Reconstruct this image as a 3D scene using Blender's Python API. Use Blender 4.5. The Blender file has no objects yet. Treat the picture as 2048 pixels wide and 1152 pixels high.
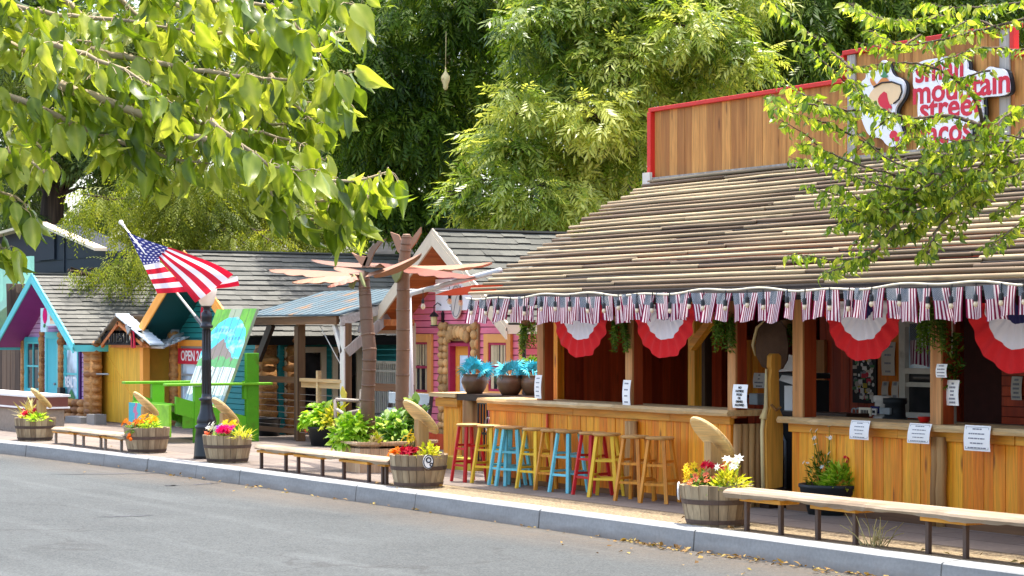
import bpy, math, random
import numpy as np
from mathutils import Vector, Matrix

# ------------------------------------------------------------------ camera, world, sun, exposure
SC = bpy.context.scene
COL = SC.collection
FPX, HOR, CAMZ = 4380.0, 665.0, 1.8          # focal length in photo pixels, horizon row, eye height
FX, FY, RX, RY = -0.8575, 0.5145, 0.5145, 0.8575   # x runs along the street, y into the shops
cd = bpy.data.cameras.new('camera'); cam = bpy.data.objects.new('camera', cd); COL.objects.link(cam)
cam.location = (0, 0, CAMZ)
cam.rotation_euler = (math.pi/2, 0, math.asin(0.8575))
cd.sensor_width = 36; cd.lens = FPX/2048*36; cd.shift_y = (HOR-576)/2048
cd.clip_start = 0.1; cd.clip_end = 2000
SC.camera = cam
SUN = Vector((-0.12, 0.185, 1.0)).normalized()
w = bpy.data.worlds.new('World'); SC.world = w; w.use_nodes = True
wn = w.node_tree; bg = wn.nodes['Background']
sky = wn.nodes.new('ShaderNodeTexSky'); sky.sky_type = 'NISHITA'; sky.sun_disc = False
sky.sun_elevation = math.asin(SUN.z); sky.sun_rotation = math.atan2(SUN.x, SUN.y)
sky.air_density = 1.0; sky.dust_density = 4.0; sky.ozone_density = 0.2
wn.links.new(sky.outputs[0], bg.inputs[0]); bg.inputs[1].default_value = 0.15
sd = bpy.data.lights.new('sun', 'SUN'); sd.energy = 2.1; sd.angle = math.radians(0.5); sd.color = (1, 0.955, 0.88)
so = bpy.data.objects.new('sun', sd); COL.objects.link(so); so.location = (0, 0, 30)
so.rotation_euler = SUN.to_track_quat('Z', 'Y').to_euler()
SC.view_settings.view_transform = 'Standard'; SC.view_settings.look = 'None'
SC.view_settings.exposure = 1.95; SC.view_settings.gamma = 1.0
SC.render.engine = 'CYCLES'
SC.cycles.use_denoising = True
SC.cycles.max_bounces = 8; SC.cycles.transmission_bounces = 6; SC.cycles.diffuse_bounces = 4
SC.cycles.sample_clamp_indirect = 8

random.seed(7); RNG = np.random.default_rng(7)
R = random.uniform

# ------------------------------------------------------------------ photo measurements -> metres
def A(px): return (px-1024)/FPX
def pd(px, py, d): a = A(px); return Vector((d*(FX+RX*a), d*(FY+RY*a), CAMZ+(HOR-py)/FPX*d))
def pv(px, py, v): return pd(px, py, v/(FY+RY*A(px)))
def pu(px, py, u): return pd(px, py, u/(FX+RX*A(px)))
def pz(px, py, z=0.0): return pd(px, py, (CAMZ-z)*FPX/(py-HOR))
def XV(px, v): return pv(px, 0, v).x
def rect(x0, y0, x1, y1, v):
    m = (x0+x1)/2
    return XV(x0, v), XV(x1, v), pv(m, y1, v).z, pv(m, y0, v).z
def rectu(x0, y0, x1, y1, u):
    m = (x0+x1)/2
    return pu(x0, 0, u).y, pu(x1, 0, u).y, pu(m, y1, u).z, pu(m, y0, u).z

# ------------------------------------------------------------------ material helpers
def S(r, g, b, k=1.0):
    f = lambda c: (c/255/12.92 if c <= 10.3 else ((c/255+0.055)/1.055)**2.4)*k
    return (f(r), f(g), f(b))
class NB:
    def __init__(s, name):
        s.m = bpy.data.materials.new(name); s.m.use_nodes = True; s.t = s.m.node_tree; s.t.nodes.clear()
    def n(s, typ, **k):
        x = s.t.nodes.new(typ)
        for a, b in k.items(): setattr(x, a, b)
        return x
    def set(s, sock, val):
        if isinstance(val, bpy.types.NodeSocket): s.t.links.new(val, sock)
        elif isinstance(val, tuple) and len(val) == 3 and sock.type == 'RGBA': sock.default_value = (*val, 1)
        else: sock.default_value = val
    def math(s, op, a, b=0.0, c=None, clamp=False):
        x = s.n('ShaderNodeMath', operation=op, use_clamp=clamp); s.set(x.inputs[0], a); s.set(x.inputs[1], b)
        if c is not None: s.set(x.inputs[2], c)
        return x.outputs[0]
    def mix(s, f, a, b, blend='MIX'):
        x = s.n('ShaderNodeMix', data_type='RGBA', blend_type=blend); s.set(x.inputs[0], f); s.set(x.inputs[6], a); s.set(x.inputs[7], b)
        return x.outputs[2]
    def rnd(s): return s.n('ShaderNodeAttribute', attribute_name='rnd').outputs['Fac']
    def obj(s): return s.n('ShaderNodeTexCoord').outputs['Object']
    def pos(s): return s.n('ShaderNodeNewGeometry').outputs['Position']
    def uv(s): return s.n('ShaderNodeTexCoord').outputs['UV']
    def mapv(s, vec, scale=(1, 1, 1), loc=(0, 0, 0)):
        x = s.n('ShaderNodeMapping'); s.set(x.inputs[0], vec); x.inputs['Scale'].default_value = scale; x.inputs['Location'].default_value = loc
        return x.outputs[0]
    def vadd(s, a, b):
        x = s.n('ShaderNodeVectorMath', operation='ADD'); s.set(x.inputs[0], a); s.set(x.inputs[1], b); return x.outputs[0]
    def comb(s, x, y, z):
        c = s.n('ShaderNodeCombineXYZ'); s.set(c.inputs[0], x); s.set(c.inputs[1], y); s.set(c.inputs[2], z); return c.outputs[0]
    def sep(s, v):
        c = s.n('ShaderNodeSeparateXYZ'); s.set(c.inputs[0], v); return c.outputs[0], c.outputs[1], c.outputs[2]
    def noise(s, vec, scale, detail=4, rough=0.55):
        x = s.n('ShaderNodeTexNoise'); s.set(x.inputs['Vector'], vec); x.inputs['Scale'].default_value = scale
        x.inputs['Detail'].default_value = detail; x.inputs['Roughness'].default_value = rough
        return x.outputs[0]
    def rng(s, v, a, b, c=0.0, d=1.0):
        x = s.n('ShaderNodeMapRange'); s.set(x.inputs[0], v); x.inputs[1].default_value = a; x.inputs[2].default_value = b
        s.set(x.inputs[3], c); s.set(x.inputs[4], d); return x.outputs[0]
    def _unused(s): pass
    def pbsdf(s, col, rough=0.6, spec=0.4, metal=0.0, bump=None, bstr=0.3, bdist=0.01):
        p = s.n('ShaderNodeBsdfPrincipled'); s.set(p.inputs['Base Color'], col); s.set(p.inputs['Roughness'], rough)
        p.inputs['Specular IOR Level'].default_value = spec; p.inputs['Metallic'].default_value = metal
        if bump is not None:
            b = s.n('ShaderNodeBump'); b.inputs['Strength'].default_value = bstr; b.inputs['Distance'].default_value = bdist
            s.set(b.inputs['Height'], bump); s.t.links.new(b.outputs[0], p.inputs['Normal'])
        return p.outputs[0]
    def out(s, sh):
        o = s.n('ShaderNodeOutputMaterial'); s.t.links.new(sh, o.inputs[0]); return s.m

def paint(name, col, rough=0.6, var=0.2, ns=5.0, bstr=0.15, metal=0.0, spec=0.35, wear=0.0, wcol=(0.25, 0.2, 0.15)):
    b = NB(name); o = b.obj(); r = b.rnd()
    n1 = b.noise(b.vadd(o, b.comb(b.math('MULTIPLY', r, 17.0), 0.0, 0.0)), ns, 5)
    n2 = b.noise(o, ns*9, 3)
    k = b.math('ADD', b.math('MULTIPLY', b.math('SUBTRACT', r, 0.5), var*1.6), b.math('MULTIPLY', b.math('SUBTRACT', n1, 0.5), var*2))
    k = b.math('ADD', b.math('ADD', k, b.math('MULTIPLY', b.math('SUBTRACT', n2, 0.5), var)), 1.0)
    c = b.mix(1.0, col, b.comb(k, k, k), 'MULTIPLY')
    if wear > 0: c = b.mix(b.math('MULTIPLY', b.rng(n1, 0.56, 0.70), wear), c, wcol)
    return b.out(b.pbsdf(c, rough, spec, metal, n2, bstr, 0.006))

def wood(name, ca, cb, axis='Z', rough=0.55, gs=1.0, knots=0.5, var=0.35, spec=0.35, dark=(0.08, 0.03, 0.01)):
    b = NB(name); o = b.obj(); r = b.rnd()
    off = b.comb(b.math('MULTIPLY', r, 31.0), b.math('MULTIPLY', r, 17.0), b.math('MULTIPLY', r, 23.0))
    sc = {'X': (0.9, 14, 14), 'Y': (14, 0.9, 14), 'Z': (14, 14, 0.9)}[axis]
    v = b.mapv(b.vadd(o, off), tuple(x*gs for x in sc))
    n1 = b.noise(v, 1.0, 6, 0.6); n2 = b.noise(v, 4.0, 3, 0.6)
    f = b.math('ADD', b.rng(n1, 0.32, 0.68), b.math('MULTIPLY', b.math('SUBTRACT', r, 0.5), var*1.8), clamp=True)
    c = b.mix(f, ca, cb)
    st = b.rng(n2, 0.35, 0.65, 0.72, 1.1)
    c = b.mix(1.0, c, b.comb(st, st, st), 'MULTIPLY')
    if knots > 0:
        sk = {'X': (1.6, 6, 6), 'Y': (6, 1.6, 6), 'Z': (6, 6, 1.6)}[axis]
        vo = b.n('ShaderNodeTexVoronoi'); b.set(vo.inputs['Vector'], b.mapv(b.vadd(o, off), sk)); vo.inputs['Scale'].default_value = 1.0
        kf = b.rng(vo.outputs['Distance'], 0.06, 0.17, knots, 0.0)
        c = b.mix(kf, c, dark)
    return b.out(b.pbsdf(c, rough, spec, 0, n2, 0.25, 0.004))

def leafmat(name, cols, trans=0.45, rough=0.45, spec=0.4, tk=1.5):
    b = NB(name); r = b.rnd()
    cr = b.n('ShaderNodeValToRGB'); b.set(cr.inputs[0], r)
    el = cr.color_ramp.elements
    el[0].position = 0; el[0].color = (*cols[0], 1); el[1].position = 1; el[1].color = (*cols[-1], 1)
    for i, c in enumerate(cols[1:-1]):
        e = el.new((i+1)/(len(cols)-1)); e.color = (*c, 1)
    c = cr.outputs[0]
    p = b.pbsdf(c, rough, spec)
    t = b.n('ShaderNodeBsdfTranslucent'); b.set(t.inputs[0], b.mix(1.0, c, (tk*1.05, tk, tk*0.45), 'MULTIPLY'))
    mx = b.n('ShaderNodeMixShader'); mx.inputs[0].default_value = trans
    b.t.links.new(p, mx.inputs[1]); b.t.links.new(t.outputs[0], mx.inputs[2])
    return b.out(mx.outputs[0])

# ------------------------------------------------------------------ mesh helpers
class MB:
    def __init__(s): s.v = []; s.f = []; s.r = []; s.uv = {}
    def add(s, vs, fs, r=None, uvs=None):
        r = random.random() if r is None else r
        b = len(s.v); s.v += [tuple(p) for p in vs]; s.r += [r]*len(vs)
        for i, f in enumerate(fs):
            if uvs: s.uv[len(s.f)] = uvs[i]
            s.f.append(tuple(b+k for k in f))
        return s
    def box(s, x0, x1, y0, y1, z0, z1, r=None):
        vs = [(x, y, z) for z in (z0, z1) for y in (y0, y1) for x in (x0, x1)]
        return s.add(vs, [(0, 2, 3, 1), (4, 5, 7, 6), (0, 1, 5, 4), (2, 6, 7, 3), (0, 4, 6, 2), (1, 3, 7, 5)], r)
    def beam(s, p, q, wd, ht, up=(0, 0, 1), r=None):       # oriented bar: wd across, ht along up
        p = Vector(p); q = Vector(q); d = (q-p).normalized(); u = Vector(up)
        sd = d.cross(u)
        if sd.length < 1e-4: sd = d.cross(Vector((1, 0, 0)))
        sd.normalize(); u = sd.cross(d).normalized()
        vs = [c+sd*a*wd/2+u*b*ht/2 for c in (p, q) for b in (-1, 1) for a in (-1, 1)]
        return s.add(vs, [(0, 2, 3, 1), (4, 5, 7, 6), (0, 1, 5, 4), (2, 6, 7, 3), (0, 4, 6, 2), (1, 3, 7, 5)], r)
    def prism(s, pts, off, r=None):                        # planar polygon pushed along off
        n = len(pts); off = Vector(off); vs = [Vector(p) for p in pts]; vs += [p+off for p in vs]
        fs = [tuple(range(n-1, -1, -1)), tuple(range(n, 2*n))] + [(i, (i+1) % n, n+(i+1) % n, n+i) for i in range(n)]
        return s.add(vs, fs, r)
    def tube(s, pts, rad, n=8, r=None, cap=True, flat=1.0):
        pts = [Vector(p) for p in pts]; m = len(pts)
        rad = rad if isinstance(rad, (list, tuple)) else [rad]*m
        vs = []; ref = None
        for i, p in enumerate(pts):
            d = (pts[min(i+1, m-1)]-pts[max(i-1, 0)]).normalized()
            if ref is None: ref = Vector((0, 0, 1)) if abs(d.z) < 0.9 else Vector((1, 0, 0))
            a = d.cross(ref).normalized(); b = a.cross(d).normalized(); ref = b
            for k in range(n):
                t = 2*math.pi*k/n; vs.append(p+a*math.cos(t)*rad[i]+b*math.sin(t)*rad[i]*flat)
        fs = [(i*n+k, i*n+(k+1) % n, (i+1)*n+(k+1) % n, (i+1)*n+k) for i in range(m-1) for k in range(n)]
        if cap: fs += [tuple(range(n-1, -1, -1)), tuple((m-1)*n+k for k in range(n))]
        return s.add(vs, fs, r)
    def lathe(s, prof, c=(0, 0, 0), n=20, r=None, cap=True):
        vs = [(c[0]+rr*math.cos(2*math.pi*k/n), c[1]+rr*math.sin(2*math.pi*k/n), c[2]+z) for rr, z in prof for k in range(n)]
        m = len(prof)
        fs = [(i*n+k, i*n+(k+1) % n, (i+1)*n+(k+1) % n, (i+1)*n+k) for i in range(m-1) for k in range(n)]
        if cap: fs += [tuple(range(n-1, -1, -1)), tuple((m-1)*n+k for k in range(n))]
        return s.add(vs, fs, r)
    def blob(s, c, rx, ry, rz, n=8, m=5, jit=0.0, r=None, rot=None):
        vs = []; c = Vector(c)
        for i in range(m+1):
            ph = math.pi*i/m
            for k in range(n):
                t = 2*math.pi*k/n; j = 1+R(-jit, jit)
                p = Vector((rx*math.sin(ph)*math.cos(t)*j, ry*math.sin(ph)*math.sin(t)*j, rz*math.cos(ph)*(1+R(-jit, jit)*.5)))
                vs.append(c+(rot @ p if rot else p))
        fs = [(i*n+k, (i+1)*n+k, (i+1)*n+(k+1) % n, i*n+(k+1) % n) for i in range(m) for k in range(n)]
        return s.add(vs, fs, r)
    def lap(s, p0, p1, z0, z1, nrm, out=0.02, r=None, t0=None, t1=None):   # one clapboard between plan points
        p0 = Vector((*p0, 0)); p1 = Vector((*p1, 0)); n = Vector((*nrm, 0))
        t0 = p0 if t0 is None else Vector((*t0, 0)); t1 = p1 if t1 is None else Vector((*t1, 0))
        Z0 = Vector((0, 0, z0)); Z1 = Vector((0, 0, z1))
        Z1 = Vector((0, 0, z1-.014)); vs = [p0+n*out+Z0, p1+n*out+Z0, t1+n*(out*.6)+Z1, t0+n*(out*.6)+Z1, p0+Z0, p1+Z0]
        vs += [t0+Z1, t1+Z1]; return s.add(vs, [(0, 1, 2, 3), (4, 5, 1, 0), (3, 2, 7, 6)], r)
    def build(s, name, mat, parent=None, smooth=False, bevel=0.0, org=None):
        o = Vector((0, 0, 0))
        if parent is not None:
            rt = parent
            while rt.parent: rt = rt.parent
            o = rt.location if not rt.get('_local') else o
        elif org is not None: o = Vector(org)
        me = bpy.data.meshes.new(name)
        me.from_pydata([(p[0]-o[0], p[1]-o[1], p[2]-o[2]) for p in s.v], [], s.f)
        a = me.attributes.new('rnd', 'FLOAT', 'POINT'); a.data.foreach_set('value', s.r)
        if s.uv:
            ul = me.uv_layers.new(name='UVMap')
            for pi, uvs in s.uv.items():
                for k, li in enumerate(me.polygons[pi].loop_indices): ul.data[li].uv = uvs[k]
        me.materials.append(mat)
        if smooth: me.polygons.foreach_set('use_smooth', [True]*len(me.polygons))
        ob = bpy.data.objects.new(name, me); COL.objects.link(ob)
        if parent is not None: ob.parent = parent
        elif org is not None: ob.location = org
        if bevel > 0:
            bv = ob.modifiers.new('bevel', 'BEVEL'); bv.width = bevel; bv.segments = 2; bv.limit_method = 'ANGLE'; bv.angle_limit = 0.7
        return ob

def tag(o, label, cat, group=None, kind=None):
    o['label'] = label; o['category'] = cat
    if group: o['group'] = group
    if kind: o['kind'] = kind
    return o
def thing(name, label, cat, loc=(0, 0, 0), group=None, local=False, rz=0.0):
    o = bpy.data.objects.new(name, None); COL.objects.link(o); o.location = loc; o.rotation_euler.z = rz
    o.empty_display_size = 0.2
    if local: o['_local'] = 1
    return tag(o, label, cat, group)
def struct(o): o['kind'] = 'structure'; return o
def dup(root, loc, rz=0.0, label=None):
    def cp(o, par):
        c = o.copy(); COL.objects.link(c)
        if par: c.parent = par
        for ch in o.children: cp(ch, c)
        return c
    r = cp(root, None); r.location = loc; r.rotation_euler.z = rz
    if label: r['label'] = label
    return r

def mesh_np(name, V, F, rnd, mat, parent=None, smooth=False, uv=None):
    o = np.zeros(3)
    if parent is not None:
        rt = parent
        while rt.parent: rt = rt.parent
        if not rt.get('_local'): o = np.array(rt.location)
    V = (V-o).astype(np.float32); F = F.astype(np.int32); k = F.shape[1]
    me = bpy.data.meshes.new(name); me.vertices.add(len(V)); me.vertices.foreach_set('co', V.ravel())
    me.loops.add(F.size); me.loops.foreach_set('vertex_index', F.ravel())
    me.polygons.add(len(F)); me.polygons.foreach_set('loop_start', np.arange(0, F.size, k, dtype=np.int32))
    me.update(calc_edges=True)
    a = me.attributes.new('rnd', 'FLOAT', 'POINT'); a.data.foreach_set('value', rnd.astype(np.float32))
    if uv is not None:
        ul = me.uv_layers.new(name='UVMap'); ul.data.foreach_set('uv', uv[F.ravel()].astype(np.float32).ravel())
    if smooth: me.polygons.foreach_set('use_smooth', np.ones(len(F), dtype=bool))
    me.materials.append(mat); me.validate()
    ob = bpy.data.objects.new(name, me); COL.objects.link(ob)
    if parent is not None: ob.parent = parent
    return ob
def nz(a): return a/np.maximum(np.linalg.norm(a, axis=-1, keepdims=True), 1e-9)
def scatter(tmpl, P, D, Nn, sc, rn, jit=0.0):
    """copies of a small mesh template (x along D, z near Nn) gathered into one array"""
    tv, tf = tmpl; D = nz(D); Z = nz(Nn-(Nn*D).sum(1, keepdims=True)*D); Y = np.cross(Z, D)
    sc = np.broadcast_to(np.asarray(sc, float), (len(P),))
    V = P[:, None, :]+sc[:, None, None]*(tv[None, :, 0:1]*D[:, None, :]+tv[None, :, 1:2]*Y[:, None, :]+tv[None, :, 2:3]*Z[:, None, :])
    n, k = len(P), len(tv)
    F = (tf[None]+(np.arange(n)*k)[:, None, None]).reshape(-1, tf.shape[1])
    rr = np.repeat(rn, k)
    if jit: rr = np.clip(rr+RNG.normal(0, jit, rr.shape), 0, 1)
    return V.reshape(-1, 3), F, rr
def rdir(n):
    return nz(RNG.normal(size=(n, 3)))

# leaf templates -------------------------------------------------------------------------------
def t_leaflet(w=0.3, bend=0.25):
    return np.array([(0, 0, 0), (.4, -w/2, .02), (1, 0, -bend), (.4, w/2, .02)], float), np.array([(0, 1, 2, 3)])
def t_frond(n=5, L=.34, l=.13, w=.028, droop=.5):
    vs = []; fs = []
    for i in range(n*2+1):
        if i == n*2: b = (L, 0, -droop*L*L*2); dx, dy = 1, 0
        else:
            x = L*(.15+.85*(i//2)/n); sgn = 1 if i % 2 else -1
            b = (x, 0, -droop*x*x*2); dx, dy = .62, .78*sgn
        k = l*(0.75+.5*((i*37) % 10)/10)
        px, py = -dy, dx; dz = -droop*.9-.25*((i*53) % 7)/7
        m = (b[0]+dx*k*.45, b[1]+dy*k*.45, b[2]+dz*k*.35); e = (b[0]+dx*k*.95, b[1]+dy*k*.95, b[2]+dz*k)
        q = len(vs)
        vs += [b, (m[0]+px*w/2, m[1]+py*w/2, m[2]), e, (m[0]-px*w/2, m[1]-py*w/2, m[2]-.004)]; fs.append((q, q+1, q+2, q+3))
    return np.array(vs), np.array(fs)
def t_leaf(L=1.0, w=.56, curl=.5, fold=.18, wave=.03, ph=0.0, rows=7, side=0.0):
    """ovate leaf, pointed tip, folded along the midrib"""
    prof = [(0, .02), (.08, .42), (.22, .86), (.38, 1.0), (.55, .9), (.72, .62), (.87, .27), (1, .01)]
    vs = []; fs = []
    for i, (t, k) in enumerate(prof):
        ang = curl*t*t; x = L*(t-.18*curl*t*t*t); z = -L*curl*.55*t*t
        wv = wave*math.sin(ph+t*11)
        hw = w/2*k; y0 = side*t*t
        vs += [(x, y0-hw, z+fold*hw*1.2+wv), (x, y0-hw*.5, z+fold*hw*.45+wv*.6), (x, y0, z), (x, y0+hw*.5, z+fold*hw*.45-wv*.5), (x, y0+hw, z+fold*hw*1.2-wv)]
    for i in range(len(prof)-1):
        for k in range(4): fs.append((i*5+k, i*5+k+1, i*5+k+6, i*5+k+5))
    return np.array(vs), np.array(fs)

def text_obj(name, body, size, mat, org, xd, up, parent, extrude=0.002, align='CENTER', shear=0.0, bold=0.0, sx=1.0):
    cu = bpy.data.curves.new('txt', 'FONT'); cu.body = body; cu.size = size; cu.align_x = align; cu.align_y = 'CENTER'
    cu.extrude = extrude; cu.shear = shear; cu.offset = bold; cu.resolution_u = 3
    t = bpy.data.objects.new('txt', cu); COL.objects.link(t)
    dg = bpy.context.evaluated_depsgraph_get(); dg.update()
    me = bpy.data.meshes.new_from_object(t.evaluated_get(dg)); bpy.data.objects.remove(t); bpy.data.curves.remove(cu)
    xd = Vector(xd).normalized(); up = Vector(up).normalized(); nn = xd.cross(up)
    o = Vector((0, 0, 0))
    if parent is not None:
        rt = parent
        while rt.parent: rt = rt.parent
        if not rt.get('_local'): o = rt.location
    org = Vector(org)-o
    for v in me.vertices: c = v.co.copy(); v.co = org+xd*c.x*sx+up*c.y+nn*c.z
    me.materials.clear(); me.materials.append(mat)
    me.name = name
    ob = bpy.data.objects.new(name, me); COL.objects.link(ob)
    if parent is not None: ob.parent = parent
    return ob
# ------------------------------------------------------------------ materials
def m_road():
    b = NB('asphalt'); p = b.pos(); x, y, z = b.sep(p)
    fine = b.noise(p, 46, 4, 0.8); mid = b.noise(p, 13, 5, 0.7); big = b.noise(p, 0.35, 4)
    st = b.noise(b.mapv(p, (0.18, 2.4, 1)), 1.0, 4)
    k = b.math('ADD', b.rng(fine, 0.33, 0.67, 0.5, 1.5), b.math('ADD', b.rng(mid, 0.3, 0.7, -.14, .14), b.rng(big, 0.3, 0.7, -.17, .17)))
    k = b.math('ADD', k, b.rng(st, 0.54, 0.70, 0, .22))
    c = b.mix(1.0, S(74, 77, 76), b.comb(k, k, k), 'MULTIPLY')
    vo = b.n('ShaderNodeTexVoronoi'); b.set(vo.inputs['Vector'], p); vo.inputs['Scale'].default_value = 42
    chip = b.math('MULTIPLY', b.rng(vo.outputs['Distance'], 0.10, 0.16, 1, 0), b.rng(b.noise(p, 6, 2), .5, .6, 0, 1))
    c = b.mix(b.math('MULTIPLY', chip, .55), c, S(140, 136, 128))
    wv = b.vadd(p, b.comb(b.math('MULTIPLY', b.noise(p, 1.1, 4), 1.6), b.math('MULTIPLY', b.noise(b.mapv(p, (1, 1, 1), (9, 4, 2)), 1.1, 4), 1.6), 0.0))
    cr = b.n('ShaderNodeTexVoronoi', feature='DISTANCE_TO_EDGE'); b.set(cr.inputs['Vector'], wv); cr.inputs['Scale'].default_value = .33
    ck = b.math('MULTIPLY', b.rng(cr.outputs[0], .004, .012, 1, 0), b.rng(b.noise(p, .5, 2), .5, .62))
    c = b.mix(b.math('MULTIPLY', ck, .4), c, S(52, 50, 48))
    so_ = b.rng(b.noise(b.mapv(p, (.5, 1.4, 1), (3, 8, 0)), 1.1, 4, .6), .62, .74)
    c = b.mix(b.math('MULTIPLY', so_, .2), c, S(58, 57, 56))
    d = b.math('MULTIPLY', b.rng(b.math('ADD', y, b.math('MULTIPLY', big, 1.2)), 11.1, 12.0), b.rng(mid, 0.3, 0.62, .35, 1))
    c = b.mix(b.math('MULTIPLY', d, .5), c, S(98, 82, 64))
    return b.out(b.pbsdf(c, 0.9, 0.2, 0, fine, 0.6, 0.008))
def m_gravel():
    b = NB('exposed_aggregate'); p = b.pos()
    vo = b.n('ShaderNodeTexVoronoi'); b.set(vo.inputs['Vector'], p); vo.inputs['Scale'].default_value = 34
    n = b.noise(p, 60, 3); h = b.noise(p, 1.2, 3)
    c = b.mix(b.rng(vo.outputs['Distance'], .1, .6), S(166, 148, 114), S(104, 88, 66))
    c = b.mix(b.math('MULTIPLY', b.rng(n, .4, .6), .5), c, S(168, 152, 124))
    c = b.mix(b.math('MULTIPLY', b.rng(h, .45, .7), .4), c, S(120, 105, 88))
    return b.out(b.pbsdf(c, .9, .2, 0, vo.outputs['Distance'], .5, .01))
def m_paver():
    b = NB('paving'); p = b.pos(); x, y, z = b.sep(p)
    br = b.n('ShaderNodeTexBrick'); b.set(br.inputs['Vector'], b.mapv(p, (1, 1, 1)))
    br.inputs['Scale'].default_value = 1.0; br.inputs['Brick Width'].default_value = 1.1; br.inputs['Row Height'].default_value = .55
    br.inputs['Mortar Size'].default_value = .012; br.inputs['Mortar Smooth'].default_value = .4
    br.inputs['Color1'].default_value = (*S(112, 102, 93), 1); br.inputs['Color2'].default_value = (*S(124, 112, 101), 1); br.inputs['Mortar'].default_value = (*S(78, 70, 64), 1)
    n = b.noise(p, 22, 5, .65); h = b.noise(p, .8, 4)
    k = b.math('ADD', b.rng(n, .3, .7, .82, 1.16), b.rng(h, .35, .65, -.12, .14))
    c = b.mix(1.0, br.outputs[0], b.comb(k, k, k), 'MULTIPLY')
    return b.out(b.pbsdf(c, .85, .25, 0, n, .35, .006))
def m_kerb():
    b = NB('kerb_concrete'); p = b.pos(); n = b.noise(p, 30, 4); h = b.noise(b.mapv(p, (.8, 3, 5)), 2.0, 4); x, y, z = b.sep(p)
    k = b.math('ADD', b.rng(n, .3, .7, .9, 1.08), b.rng(h, .3, .7, -.13, .12))
    c = b.mix(1.0, S(144, 145, 143), b.comb(k, k, k), 'MULTIPLY')
    dirt = b.math('MULTIPLY', b.rng(b.math('ADD', z, b.math('MULTIPLY', h, .08)), -.15, -.06, 1, 0), .6)
    c = b.mix(dirt, c, S(120, 110, 100))
    return b.out(b.pbsdf(c, .85, .2, 0, n, .25, .004))
M_road, M_gravel, M_paver, M_kerb = m_road(), m_gravel(), m_paver(), m_kerb()
M_ground = paint('earth', S(110, 100, 84), .95, .3, 2)
M_roadmark = paint('tar', S(62, 62, 64), .6, .1)
# woods
M_amber = wood('amber_planks', S(252, 174, 44), S(224, 122, 18), 'Z', .5, .8, .75, .5, dark=S(110, 45, 8))
M_amberx = wood('amber_rail', S(236, 172, 62), S(204, 126, 30), 'X', .5, .8, .5, .3, dark=S(110, 55, 15))
M_live = wood('live_edge', S(224, 192, 140), S(186, 142, 86), 'X', .6, .9, .4, .4, dark=S(96, 66, 40))
M_log = wood('log', S(206, 160, 100), S(136, 92, 50), 'Z', .7, .9, .35, .3, dark=S(50, 32, 18))
M_redz = wood('red_stain', S(216, 84, 38), S(156, 50, 22), 'Z', .5, .6, .4, .5, dark=S(40, 10, 4))
M_post = wood('post_face', S(214, 156, 96), S(176, 112, 58), 'Z', .6, .8, .4, .2)
M_postr = wood('post_stain', S(184, 78, 32), S(132, 46, 18), 'Z', .5, .7, .4, .3)
M_parapet = wood('parapet_planks', S(214, 152, 80), S(164, 106, 52), 'Z', .7, .9, .6, .5, dark=S(80, 44, 22))
M_brownx = wood('brown_beam', S(140, 100, 62), S(92, 62, 38), 'X', .7, .8, .3, .3)
M_brownz = wood('brown_post', S(128, 96, 64), S(78, 56, 38), 'Z', .7, .8, .3, .4)
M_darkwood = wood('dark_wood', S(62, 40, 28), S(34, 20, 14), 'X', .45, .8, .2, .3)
M_grey = wood('grey_wood', S(186, 178, 166), S(140, 130, 118), 'Z', .8, .9, .3, .4, dark=S(80, 72, 64))
M_greyx = wood('grey_wood_x', S(186, 178, 166), S(140, 130, 118), 'X', .8, .9, .3, .4, dark=S(80, 72, 64))
M_white = paint('weathered_white', S(226, 220, 206), .7, .15, 4, wear=.7, wcol=S(170, 156, 134))
M_stave = wood('barrel_staves', S(184, 162, 128), S(136, 114, 86), 'Z', .8, .9, .4, .6, dark=S(70, 56, 42))
M_hoop = paint('rusted_hoop', S(92, 74, 64), .7, .35, 12)
M_cedar = wood('cedar_box', S(222, 190, 150), S(196, 158, 118), 'Z', .7, .8, .3, .5)
M_disc = wood('disc_wood', S(244, 212, 150), S(222, 180, 112), 'X', .6, .8, .3, .3)
M_discpost = wood('disc_post', S(214, 174, 116), S(176, 134, 82), 'Z', .7, .8, .3, .3)
M_bamboo = wood('bamboo', S(182, 162, 126), S(108, 88, 66), 'X', .7, .6, .35, .75, dark=S(70, 50, 34))
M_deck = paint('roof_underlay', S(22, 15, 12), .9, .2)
M_fence = wood('fence_boards', S(112, 92, 74), S(70, 56, 46), 'Z', .8, .9, .3, .6)
# paints
M_red = paint('red_trim', S(206, 44, 34), .5, .12)
M_black = paint('black_metal', S(28, 30, 34), .35, .15, spec=.5)
M_blackdull = paint('black_plastic', S(40, 44, 46), .6, .15)
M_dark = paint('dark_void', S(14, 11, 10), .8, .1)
M_steel = paint('brown_steel', S(84, 66, 56), .5, .25)
M_grsteel = paint('grey_steel', S(148, 136, 122), .5, .2)
M_pink = paint('pink_clapboard', S(238, 128, 150), .6, .14, 4)
M_magenta = paint('magenta_trim', S(170, 36, 76), .55, .12)
M_orange = paint('orange_trim', S(238, 160, 62), .55, .1)
M_orange2 = paint('apricot_trim', S(236, 166, 92), .55, .1)
M_soffit = wood('soffit_boards', S(210, 132, 68), S(172, 92, 40), 'Y', .6, .7, .3, .4)
M_cream = paint('cream_trim', S(226, 210, 182), .6, .1)
M_rake = paint('rake_white', S(206, 190, 162), .6, .12, wear=.5, wcol=S(190, 170, 140))
M_teal = paint('teal_clapboard', S(30, 128, 128), .6, .14, 4)
M_tealdk = paint('teal_soffit', S(8, 74, 78), .6, .1)
M_aqua = paint('aqua_trim', S(92, 196, 200), .55, .1)
M_aquadoor = paint('aqua_door', S(58, 178, 190), .5, .1)
M_lilac = paint('lilac_clapboard', S(196, 160, 204), .6, .14, 4)
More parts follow.
